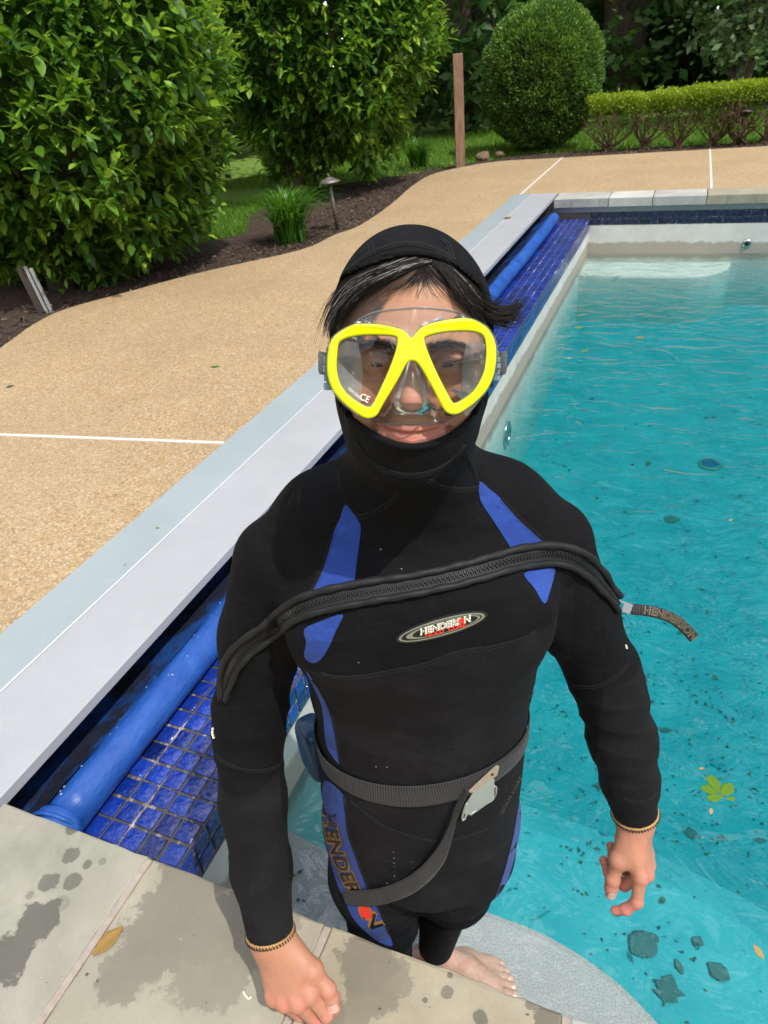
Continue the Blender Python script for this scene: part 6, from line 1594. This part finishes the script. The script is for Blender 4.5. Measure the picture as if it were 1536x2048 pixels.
# ---- low hedge with bare stems
M_HEDGE = leaf_mat('hedge_leaf', [(.03, .06, .008), (.08, .15, .012), (.19, .29, .014), (.34, .44, .025)], .45, .4)
M_TWIG = simple('bare_twig', (.16, .095, .062), .9, var=.35, vs=20)
HB = [gp(x, y, -.04)[:2] for x, y in ((1212, 306), (1285, 303), (1352, 300), (1425, 297), (1482, 295))] + [np.array([.83, 10.97])]
HLAB = ['first hedge shrub with bright yellow green top next to the clipped bush', 'bare brown twiggy hedge shrub, second from the clipped bush', 'brown stemmed hedge shrub in the middle of the low hedge', 'dense yellow green hedge shrub left of the dark path lamp', 'hedge shrub with spreading stems right behind the dark path lamp']
M_GRN = M_HEDGE
for i, q in enumerate(HB):
    y = q[1] + .30; ztop = up_at((1212, 1285, 1352, 1425, 1482)[min(i, 4)], (192, 190, 181, 172, 167)[min(i, 4)], (q[0], y)); 
    h_ = empty('hedge_shrub', (q[0], y, -.05)); tag(h_, HLAB[i] if i < 5 else 'bright yellow green hedge shrub at the right edge of the hedge', 'hedge shrub', 'low clipped hedge beyond the pool')
    of = np.array([q[0], y, -.05]); w = .34
    mb = MB(); r = random.Random(i + 40)
    for k in range(15):
        a = r.uniform(0, 6.28); e = Vector((math.cos(a) * r.uniform(.12, .38), math.sin(a) * r.uniform(.1, .3), ztop - .05 + r.uniform(-.25, .0)))
        P = [Vector((r.gauss(0, .03), r.gauss(0, .03), 0)).lerp(e, s) + Vector((r.gauss(0, .012), r.gauss(0, .012), 0)) + Vector((e.x, e.y, 0)) * (.5 * math.sin(s * 2.6) - .15) for s in (0, .2, .4, .6, .8, 1)]
        mb.tube(P, [.017, .012, .009, .007, .005, .003], 5)
        for j in range(5):
            b = P[2 + j % 3]; e2 = b + Vector((r.gauss(0, .11), r.gauss(0, .11), r.uniform(.05, .2))); mb.tube([b, b.lerp(e2, .5) + Vector((r.gauss(0, .015), 0, .01)), e2], [.0045, .0032, .002], 4)
    mb.build('stems', M_TWIG, h_, True)
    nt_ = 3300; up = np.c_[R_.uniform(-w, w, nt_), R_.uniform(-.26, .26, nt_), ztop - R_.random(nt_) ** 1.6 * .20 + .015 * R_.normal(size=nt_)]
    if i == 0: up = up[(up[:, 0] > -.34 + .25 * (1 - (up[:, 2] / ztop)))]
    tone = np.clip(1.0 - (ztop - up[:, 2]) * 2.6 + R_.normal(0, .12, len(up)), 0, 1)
    low = np.c_[R_.normal(0, .17, 700), R_.normal(0, .14, 700), R_.uniform(.1, ztop - .12, 700)]
    low = low[:(330, 90, 140, 480, 380, 300, 300, 300)[i]]
    if i == 3: low = np.concatenate([low, low + R_.normal(0, .06, low.shape)])
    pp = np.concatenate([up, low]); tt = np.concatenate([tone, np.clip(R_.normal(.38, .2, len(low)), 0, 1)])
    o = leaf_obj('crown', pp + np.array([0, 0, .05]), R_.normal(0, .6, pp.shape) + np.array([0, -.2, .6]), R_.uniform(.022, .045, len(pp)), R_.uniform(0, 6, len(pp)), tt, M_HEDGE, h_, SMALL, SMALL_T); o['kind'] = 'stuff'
# ---- clump of strappy grass
def clump(label, P, h, n, seed):
    root = empty('grass_clump', P); tag(root, label, 'grass clump'); v = []; f = []; tn = []
    r = random.Random(seed)
    for k in range(n):
        a = r.uniform(0, 6.283); l = h * r.uniform(.6, 1.15); out = r.uniform(.35, 1.15) * l * .95; w = r.uniform(.004, .008); bx, by = r.gauss(0, .05), r.gauss(0, .05); s0 = len(v)
        dx, dy = math.cos(a), math.sin(a)
        for i in range(7):
            s = i / 6; rr = out * s ** 1.5; z = l * (math.sin(s * 1.75) / 1.0) * (.92 - .25 * out / l * s); ww = w * (1 - s ** 2.2) + .0006
            c = np.array([bx + dx * rr, by + dy * rr, z]); v += [c + np.array([-dy, dx, .0]) * ww, c - np.array([-dy, dx, 0]) * ww]
            if i: f.append((s0 + 2 * i - 2, s0 + 2 * i - 1, s0 + 2 * i + 1, s0 + 2 * i))
        tn += [min(1, max(0, r.gauss(.45, .2)))] * 14
    me = mesh_np('blades', v, f, M_CLUMP); at = me.attributes.new('tone', 'FLOAT', 'POINT'); at.data.foreach_set('value', tn); o = link('blades', me, root); o['kind'] = 'stuff'
M_CLUMP = leaf_mat('strap_leaf', [(.025, .09, .008), (.05, .17, .012), (.09, .26, .02), (.16, .36, .04)], .4, .35)
P_ = gp(572, 488, -.04); clump('arching bright green grass clump in the mulch beside the path lamp', (P_[0], P_[1] + .12, -.04), .50, 520, 1)
P_ = gp(845, 335, -.04); clump('small tuft of green grass under the leafy bush near the wooden post', (P_[0] - .1, P_[1] + .1, -.04), .42, 320, 2)
# ---- path lamps
M_LAMP = simple('weathered_bronze', (.20, .175, .16), .5, .6, .3, 30)
def lamp(label, P, h, lean, col):
    root = empty('path_lamp', P); root.rotation_euler = lean; tag(root, label, 'path lamp')
    mb = MB(); mb.lathe([(.017, 0), (.016, h * .9)], seg=10); mb.build('pole', col, root, True)
    mb = MB(); mb.lathe([(.105, h * .86), (.108, h * .868), (.075, h * .905), (.030, h * .945), (.022, h * .96), (.010, h * .962)], seg=24); mb.build('hat', col, root, True)
    mb = MB(); mb.lathe([(.010, h * .962), (.008, h * .98), (.012, h * .99), (.004, h * 1.02)], seg=10); mb.build('finial', col, root, True)
P_ = gp(675, 459, -.04); hl = up_at(660, 349, P_) + .04
lamp('grey mushroom topped path lamp leaning in the mulch beside the grass clump', P_, hl, (rad(0), rad(-3.5), 0), M_LAMP)
P_ = gp(1478, 292, -.04); lamp('dark brown path lamp in front of the low hedge', P_, up_at(1490, 211, P_) + .04, (0, rad(2.), 0), simple('dark_bronze', (.075, .050, .040), .5, .5, .3, 30))
# ---- wooden post, fence posts, stones
P_ = gp(921, 336, -.04); hp_ = up_at(907, 108, P_)
po = empty('wooden_post', (P_[0], P_[1], -.06), rad(20)); tag(po, 'tall square weathered wooden post at the corner of the deck', 'post')
t = NT('cedar_post'); o_ = t.obj(); n_ = t.noise(t.scale(o_, (9, 9, .7)), 7, 6, .65)
t.bsdf(Base_Color=t.ramp(n_, (.3, (.14, .075, .045)), (.5, (.27, .155, .10)), (.72, (.36, .235, .165))), Roughness=.85, Normal=t.bump(n_, .6, .006)); M_CEDAR = t.m
mb = MB(); mb.box(-.062, .062, -.062, .062, 0, hp_ + .06, ch=.006); mb.build('timber', M_CEDAR, po)
P_ = gp(80, 632, -.04); hb = up_at(62, 548, P_) + .10
fp = empty('fence_post', (P_[0] - .05, P_[1] + .12, -.06), rad(35)); fp.rotation_euler = (0, rad(-7), rad(25)); tag(fp, 'dark post with two pale grey metal rails under the nearest bush', 'fence post')
mb = MB(); mb.box(-.055, -.005, -.03, .03, 0, hb); mb.build('post', simple('post_dark', (.06, .048, .038), .9, var=.3, vs=20), fp)
for k in range(2):
    mb = MB(); mb.box(.004 + k * .034, .022 + k * .034, -.04, -.02, 0, hb - .02 * k); mb.build('rail', simple('rail_grey', (.36, .36, .35), .5, var=.15), fp)
for k, (px, py, s_) in enumerate(((967, 319, .11), (1000, 313, .07))):
    P_ = gp(px, py, -.03); me_b = bmesh.new(); bmesh.ops.create_icosphere(me_b, subdivisions=2, radius=s_)
    for q in me_b.verts: q.co *= 1 + .35 * mnoise.noise(q.co * 14 + Vector((k * 3, 0, 0))); q.co.z *= .7
    me = bpy.data.meshes.new('stone'); me_b.to_mesh(me); me_b.free(); me.materials.append(simple('stone_brown', (.17, .11, .075), .9, var=.35, vs=25, bump=.4)); o = link('stone', me); o.location = (P_[0], P_[1], 0)
    tag(o, ('larger rough brown stone at the deck edge beside the wooden post', 'smaller rough brown stone at the foot of the clipped bush')[k], 'stone')
# ---- trees behind
M_DKLEAF = leaf_mat('tree_leaf', [(.014, .040, .014), (.034, .090, .022), (.065, .155, .034), (.13, .26, .055)], .5, .28)
M_PALE = leaf_mat('pale_leaf', [(.05, .095, .042), (.10, .17, .075), (.18, .27, .125), (.28, .38, .19)], .5, .35)
def tree(label, x, y, h, r, n, mat, seed, z0=.4, size=(.14, .30), name='tree', tone=.42):
    root = empty(name, (x, y, -.09)); tag(root, label, 'tree', 'trees beyond the lawn'); rr = random.Random(seed)
    tips = [(rr.gauss(0, r * .35), rr.gauss(0, r * .35), h * rr.uniform(.6, .95)) for _ in range(5)]
    trunk_mesh('trunk', (0, 0, -.05), [(rr.gauss(0, .1), rr.gauss(0, .1), h * .9)] + tips, .05 + h * .011, M_BARK, root, seed)
    ncl = max(40, n // 70); cu = unit(ncl); cc = np.c_[cu[:, 0] * r, cu[:, 1] * r, z0 + (cu[:, 2] * .5 + .5) * (h - z0)]
    wz = np.clip(1.15 - np.abs((cc[:, 2] - z0) / (h - z0) - .45) * .9, .35, 1); cc[:, :2] *= (wz * R_.uniform(.55, 1.08, ncl))[:, None]
    k = R_.integers(0, ncl, n); p = cc[k] + R_.normal(0, 1, (n, 3)) * np.array([.42, .42, .25]) * (.6 + r * .12)
    d = R_.normal(0, 1, (n, 3)) * np.array([1, 1, .5]) + np.array([0, 0, -.35])
    tb = R_.normal(tone, .13, ncl)
    o = leaf_obj('crown', p, d, R_.uniform(*size, n), R_.uniform(0, 6, n), np.clip(tb[k] + R_.normal(0, .12, n), 0, 1), mat, root, SMALL, SMALL_T, width=np.full(n, 1.0)); o['kind'] = 'stuff'
DK = ['tall dark tree standing behind the leafy bushes', 'dark tree between the wooden post and the clipped bush', 'dark tree in deep shade behind the clipped bush', 'deep green tree behind the low hedge', 'dark tree behind the right end of the hedge', 'tall dark tree far back on the left']
tree(DK[0], -9.5, 13.5, 9.5, 3.0, 9000, M_DKLEAF, 1)
tree(DK[5], -13.5, 11., 9., 3.2, 7000, M_DKLEAF, 8)
tree('low spreading tree filling the gap between the two leafy bushes', -7.6, 9.6, 5.0, 1.7, 6500, M_DKLEAF, 12, .1, (.10, .20))
tree(DK[1], -4.4, 15.5, 12.5, 2.8, 12000, M_DKLEAF, 2, .2)
tree(DK[2], -1.6, 17.5, 17.5, 3.0, 12000, M_DKLEAF, 3, .3)
tree(DK[3], 1.6, 17.8, 13.5, 2.2, 11000, M_DKLEAF, 4, .2, tone=.36)
tree(DK[4], 5.2, 18.5, 11.5, 2.8, 11000, M_DKLEAF, 5, .2)
tree('dark evergreen at the right edge beyond the hedge', 9.2, 18.0, 11., 3., 8000, M_DKLEAF, 6, .2)
tree('small pale grey green tree in light behind the hedge', .55, 14.6, 4.6, 1.05, 5200, M_PALE, 7, 1.05, (.09, .17), 'pale_tree', .45)
tree('bright young tree leaning in at the top right corner', 3.3, 15.6, 6.0, 1.0, 2600, M_LEAF, 9, 2.6, (.12, .2), 'pale_tree', .8)
n = 46000; q = np.c_[R_.uniform(-20, 22, n), R_.uniform(21, 25, n), R_.random(n) * 12.5]; q[:, 2] *= np.where(q[:, 0] < .5, 1., .82) * (.85 + .15 * np.sin(q[:, 0] * 1.1)); q[:, 1] += .8 * np.sin(q[:, 0] * .8 + q[:, 2])
o = leaf_obj('far_wood', q, R_.normal(0, 1, q.shape) + np.array([0, 0, -.3]), R_.uniform(.28, .55, n), R_.uniform(0, 6, n), np.clip(R_.normal(.28, .15, n), 0, 1), M_DKLEAF, None, SMALL, SMALL_T); tag(o, kind='stuff')
n = 16000; q = np.c_[R_.uniform(-19, -16, n), R_.uniform(-6, 24, n), R_.random(n) * 9]; q[:, 2] *= .8 + .2 * np.sin(q[:, 1] * .9)
o = leaf_obj('far_wood', q, R_.normal(0, 1, q.shape) + np.array([0, 0, -.3]), R_.uniform(.35, .65, n), R_.uniform(0, 6, n), np.clip(R_.normal(.28, .15, n), 0, 1), M_DKLEAF, None, SMALL, SMALL_T); tag(o, kind='stuff')
# understorey that closes the view between the trunks
n = 26000; q = np.c_[R_.uniform(-22, 22, n), R_.uniform(18.5, 22, n), R_.random(n) ** 1.3 * 5.5]; q[:, 2] *= (.6 + .4 * np.sin(q[:, 0] * .9) ** 2)
o = leaf_obj('undergrowth', q, R_.normal(0, 1, q.shape), R_.uniform(.22, .45, n), R_.uniform(0, 6, n), np.clip(R_.normal(.22, .12, n), 0, 1), M_DKLEAF, None, SMALL, SMALL_T); tag(o, kind='stuff')

# unseen leaf screen added behind the photographer, cuts sky light and lens reflections
n = 30000; a_ = R_.uniform(0, math.pi, n); rr_ = R_.uniform(13., 17., n); q = np.c_[1 + rr_ * 1.35 * np.cos(a_), 1.5 - rr_ * np.sin(a_), R_.random(n) * (5.6 + 1.6 * np.sin(a_ * 9))]
o = leaf_obj('unseen_wood', q, R_.normal(0, 1, q.shape), R_.uniform(.5, 1.0, n), R_.uniform(0, 6, n), np.clip(R_.normal(.4, .18, n), 0, 1), M_DKLEAF, None, SMALL, SMALL_T); tag(o, kind='stuff')
# ================================================================== leaves and litter
MAPLE = [(0, .02), (.14, .03), (.22, .22), (.30, .42), (.36, .22), (.50, .36), (.58, .50), (.66, .24), (.80, .20), (.90, .10), (1, .01)]
def free_leaf(P, size, yaw, tone, mat, label, name='fallen_leaf', cat='leaf', group=None, shape=None, curl=.25, pitch=0., mount=None):
    r = random.Random(int(abs(P[0] * 1000) + abs(P[1] * 100))); S = shape or [(0, .03), (.12, .09), (.3, .2), (.5, .24), (.7, .19), (.88, .09), (1, .01)]
    S_ = [q[0] for q in S]; W_ = [q[1] for q in S]; ss = np.linspace(S_[0], S_[-1], 22); S = list(zip(ss, np.interp(ss, S_, W_) if shape is MAPLE else np.convolve(np.pad(np.interp(ss, S_, W_), 2, 'edge'), [.1, .2, .4, .2, .1], 'valid')))
    v = []; f = []; up = []
    for s, w in S:
        for k in (-1, -.5, 0, .5, 1):
            ww = w * (1 + r.gauss(0, .06)); v.append(((s - .5) * size, k * ww * size, size * (curl * (k * k) * w * 1.2 + curl * .35 * (s - .5) ** 2 + r.gauss(0, .008))))
    for i in range(len(S) - 1):
        for k in range(4): f.append((i * 5 + k, (i + 1) * 5 + k, (i + 1) * 5 + k + 1, i * 5 + k + 1))
    me = mesh_np(name, v, f, mat); at = me.attributes.new('tone', 'FLOAT', 'POINT'); at.data.foreach_set('value', [tone] * len(v))
    sm = me
    o = link(name, me); o.location = P; o.rotation_euler = (pitch, 0, yaw); md = o.modifiers.new('thickness', 'SOLIDIFY'); md.thickness = size * .012
    return tag(o, label, cat, group)
M_DRY = leaf_mat('dry_leaf', [(.10, .055, .012), (.27, .155, .035), (.40, .25, .07), (.45, .33, .13)], .6, .15)
M_SUNK = leaf_mat('sunken_leaf', [(.055, .090, .085), (.085, .105, .085), (.14, .13, .08), (.22, .17, .07)], .8, 0.)
M_SUNKL = leaf_mat('sunken_large_leaf', [(.10, .165, .165), (.12, .16, .14), (.15, .14, .08), (.22, .17, .07)], .8, 0.)
P_ = gp(217, 1882, .004); free_leaf(P_, .062, rad(72), .42, M_DRY, 'curled tan dry leaf lying on the mortar joint of the coping')
P_ = gp(430, 733, .003); free_leaf(P_, .05, rad(20), .55, M_LEAF, 'small green leaf lying on the tan aggregate deck', curl=.1)
P_ = gp(315, 1055, .010); free_leaf(P_, .014, rad(10), .8, M_LEAF, 'tiny bright green leaf on the lid beside the deck', curl=.1)
P_ = gp(1015, 436, .012); free_leaf(P_, .08, rad(40), .2, M_DRY, 'brown leaf lying far along the lid')
P_ = gp(20, 773, .003); free_leaf(P_, .045, rad(60), .0, M_SUNK, 'dark dead leaf at the left edge of the deck', curl=.3)
P_ = gp(285, 1335, BZ - .03); free_leaf((P_[0], P_[1], BZ + .05), .05, rad(-30), .3, M_LEAF, 'green leaf caught on the wet cover sheet under the lid', curl=.15)
P_ = gp(1262, 735 - 340, .004)
# floating on the water
W = WATER_Z + .002
for (px, s_, yaw, tn, mt, lab) in (((1403, 1537), .018, 20, .75, M_DRY, 'small cream leaf floating above the green sprig'), ((1422, 1622), .022, 80, .9, M_DRY, 'small cream leaf floating below the green sprig'), ((1158, 655), .07, 15, .8, M_LEAF, 'yellow green leaf floating near the left pool wall, far end'),
                                   ((1170, 702), .06, 60, .75, M_LEAF, 'yellowish leaf floating near the left pool wall, nearer one'), ((1280, 675), .075, 5, .35, M_DRY, 'reddish brown leaf floating in the shaded water'), ((1462, 1040), .022, 30, .8, M_DRY, 'tiny orange leaf floating at the right of the pool'),
                                   ((1138, 716), .04, 30, .9, M_DRY, 'small pale leaf floating by the left pool wall'), ((1517, 1903), .035, 125, .8, M_DRY, 'narrow tan leaf floating in the bottom right corner')):
    P_ = gp(*px, W); free_leaf(P_, s_, rad(yaw), tn, mt, lab, 'floating_leaf', curl=.10)
sp_ = gp(1432, 1582, W); sprig = empty('leaf_sprig', sp_); tag(sprig, 'floating sprig with five rounded green leaves', 'leaf sprig')
OVAL = [(0, .02), (.1, .12), (.3, .26), (.55, .32), (.8, .24), (.94, .12), (1, .02)]
st_e = gp(1462, 1602, W) - sp_
for (px, tip) in (((1437, 1582), (1418, 1550)), ((1437, 1584), (1402, 1575)), ((1443, 1592), (1415, 1598)), ((1443, 1590), (1463, 1568)), ((1455, 1598), (1471, 1597))):
    a = gp(*px, W); b = gp(*tip, W); L = np.linalg.norm(b - a) * 1.05; o = free_leaf((a + b) / 2 - sp_, L, math.atan2(b[1] - a[1], b[0] - a[0]), .62, M_LEAF, None, 'leaf', None, shape=OVAL, curl=.08)
    o.parent = sprig
mb = MB(); mb.tube([tuple(gp(1434, 1578, W) - sp_), tuple(gp(1444, 1591, W) - sp_), tuple(st_e)], .0011, 5); mb.build('stem', simple('stem_tan', (.22, .17, .07), .6), sprig)
# sunk on the pool floor
DEEP = -1.0
def floor_z(x, y):
    if inside(s1, x, y): return STEP_Z
    if inside(s2, x, y): return -.98
    if inside(s3, x, y): return -.60
    return FZ(y)
def on_floor(px, py):
    for z in (STEP_Z, -.98):
        P = gp(px, py, z)
        if abs(floor_z(P[0], P[1]) - z) < .01: return P
    P = gp(px, py, -1.3)
    for _ in range(6): P = gp(px, py, FZ(P[1]))
    return P
ROUND = [(0, .03), (.08, .16), (.25, .34), (.5, .42), (.72, .34), (.85, .14), (.93, .18), (1, .02)]
SK = [((1288, 1890), .16, 45, .0, ROUND, 'dark sunken leaf with a ragged stalk lying below the hand'), ((1335, 1982), .15, 80, .0, MAPLE, 'dark lobed sunken leaf at the bottom edge of the picture'), ((1343, 1040), .16, 10, .35, ROUND, 'large olive sunken leaf right of the shoulder'),
      ((1297, 928), .13, 80, .3, None, 'olive sunken leaf left of the blue drain cover'), ((1382, 1668), .09, 110, .1, ROUND, 'round dark sunken leaf right of the wrist'), ((1436, 1945), .10, 150, .05, ROUND, 'dark curled sunken leaf low on the right'), ((1236, 1780 + 50), .05, 20, .2, None, 'small dark sunken leaf left of the hanging hand'),
      ((1332, 1462), .10, 15, .5, None, 'brownish green sunken leaf beside the forearm'), ((1445, 1675), .045, 150, .25, None, 'small brown sunken leaf at the right under the sprig'), ((1520, 1682), .08, 10, .1, None, 'long dark sunken leaf at the right edge'),
      ((1363, 1265), .09, 60, .3, None, 'sunken leaf just behind the zip pull tip'), ((1358, 1935), .07, 120, .1, None, 'pointed dark sunken leaf between the lobed leaf and the right edge'), ((1395, 1885), .06, 70, .05, ROUND, 'small rounded sunken leaf right of the ragged stalked leaf')]
for (px, s_, yaw, tn, shp, lab) in SK:
    P_ = on_floor(*px); k_ = .62
    free_leaf((P_[0], P_[1], P_[2] + .006), s_ * k_, rad(yaw), tn, M_SUNKL, lab, 'sunken_leaf', 'leaf', 'leaves lying on the pool floor', shp, .12)
rnd = random.Random(8); v = []; f = []; tn = []
def flake(x, y, z, s):
    n = rnd.randint(4, 7); k0 = len(v); a0 = rnd.uniform(0, 6.28); el = rnd.uniform(.25, .9); c, q = math.cos(a0), math.sin(a0)
    for k in range(n):
        a = 6.283 * k / n; r = s * rnd.uniform(.4, 1.1); lx, ly = r * math.cos(a), r * math.sin(a) * el; v.append((x + lx * c - ly * q, y + lx * q + ly * c, z + .004 + rnd.uniform(0, .4) * s))
    f.append(tuple(range(k0, k0 + n))); tn.extend([rnd.random() ** 2 * .8] * n)
for k in range(3200):
    cl = rnd.random()
    if cl < .5: x, y = rnd.gauss(.45, .8), rnd.gauss(2.4, 1.0)
    else: x, y = rnd.uniform(BX + .05, 3.), rnd.uniform(.6, 6.5)
    if not (BX + .02 < x < 4 and .53 < y < 7): continue
    z = floor_z(x, y)
    if z > -.7 and rnd.random() < .85 or y < 1.7 and rnd.random() < .6: continue
    s = rnd.uniform(.004, .012) if rnd.random() < .93 else rnd.uniform(.010, .026)
    flake(x, y, z, s)
    if rnd.random() < .25:
        for j in range(rnd.randint(2, 5)): flake(x + rnd.gauss(0, .05), y + rnd.gauss(0, .03), z, s * .7)
me = mesh_np('leaf_litter', v, f, M_SUNK, False); at = me.attributes.new('tone', 'FLOAT', 'POINT'); at.data.foreach_set('value', tn); tag(link('leaf_litter', me), kind='stuff')
# crumbs of brown leaf on the step by the knee and specks on coping, deck and lid
v = []; f = []; tn = []
for (px, py, s, z) in [(600, 1745, .010, STEP_Z + .001), (588, 1752, .008, STEP_Z), (577, 1790, .008, STEP_Z), (597, 1800, .009, STEP_Z), (608, 1802, .005, STEP_Z), (575, 1765, .006, STEP_Z), (174, 1950, .004, .001), (195, 1962, .003, .001), (760, 2018, .004, .001), (230, 1925, .002, .001), (160, 1965, .002, .001), (1055, 2030, .003, .001), (185, 943, .009, .002), (205, 1137, .006, .009), (250, 1130, .005, .009), (150, 1370, .003, .009), (110, 1290, .0025, .009)]:
    P_ = gp(px, py, z); flake(P_[0], P_[1], P_[2] - .003, s)
for k in range(130): flake(rnd.uniform(-3.6, -1.8), rnd.uniform(1.2, 6), .0, rnd.uniform(.003, .010))
for k in range(60): flake(rnd.uniform(-1.2, .2), rnd.uniform(.1, .5), -.003, rnd.uniform(.001, .003))
me = mesh_np('litter', v, f, M_SUNK, False); at = me.attributes.new('tone', 'FLOAT', 'POINT'); at.data.foreach_set('value', tn); tag(link('litter', me), kind='stuff')
# bits of torn white paint fleck on the coping
mb = MB(); a = [gp(x, y, .0015) for x, y in ((487, 1983), (490, 1990), (497, 1998), (503, 1994))]; mb.tube([tuple(q) for q in a], .0018, 5); o = mb.build('paper_scrap', M_WHITE); tag(o, 'curled scrap of white paper on the coping left of the hand', 'scrap')
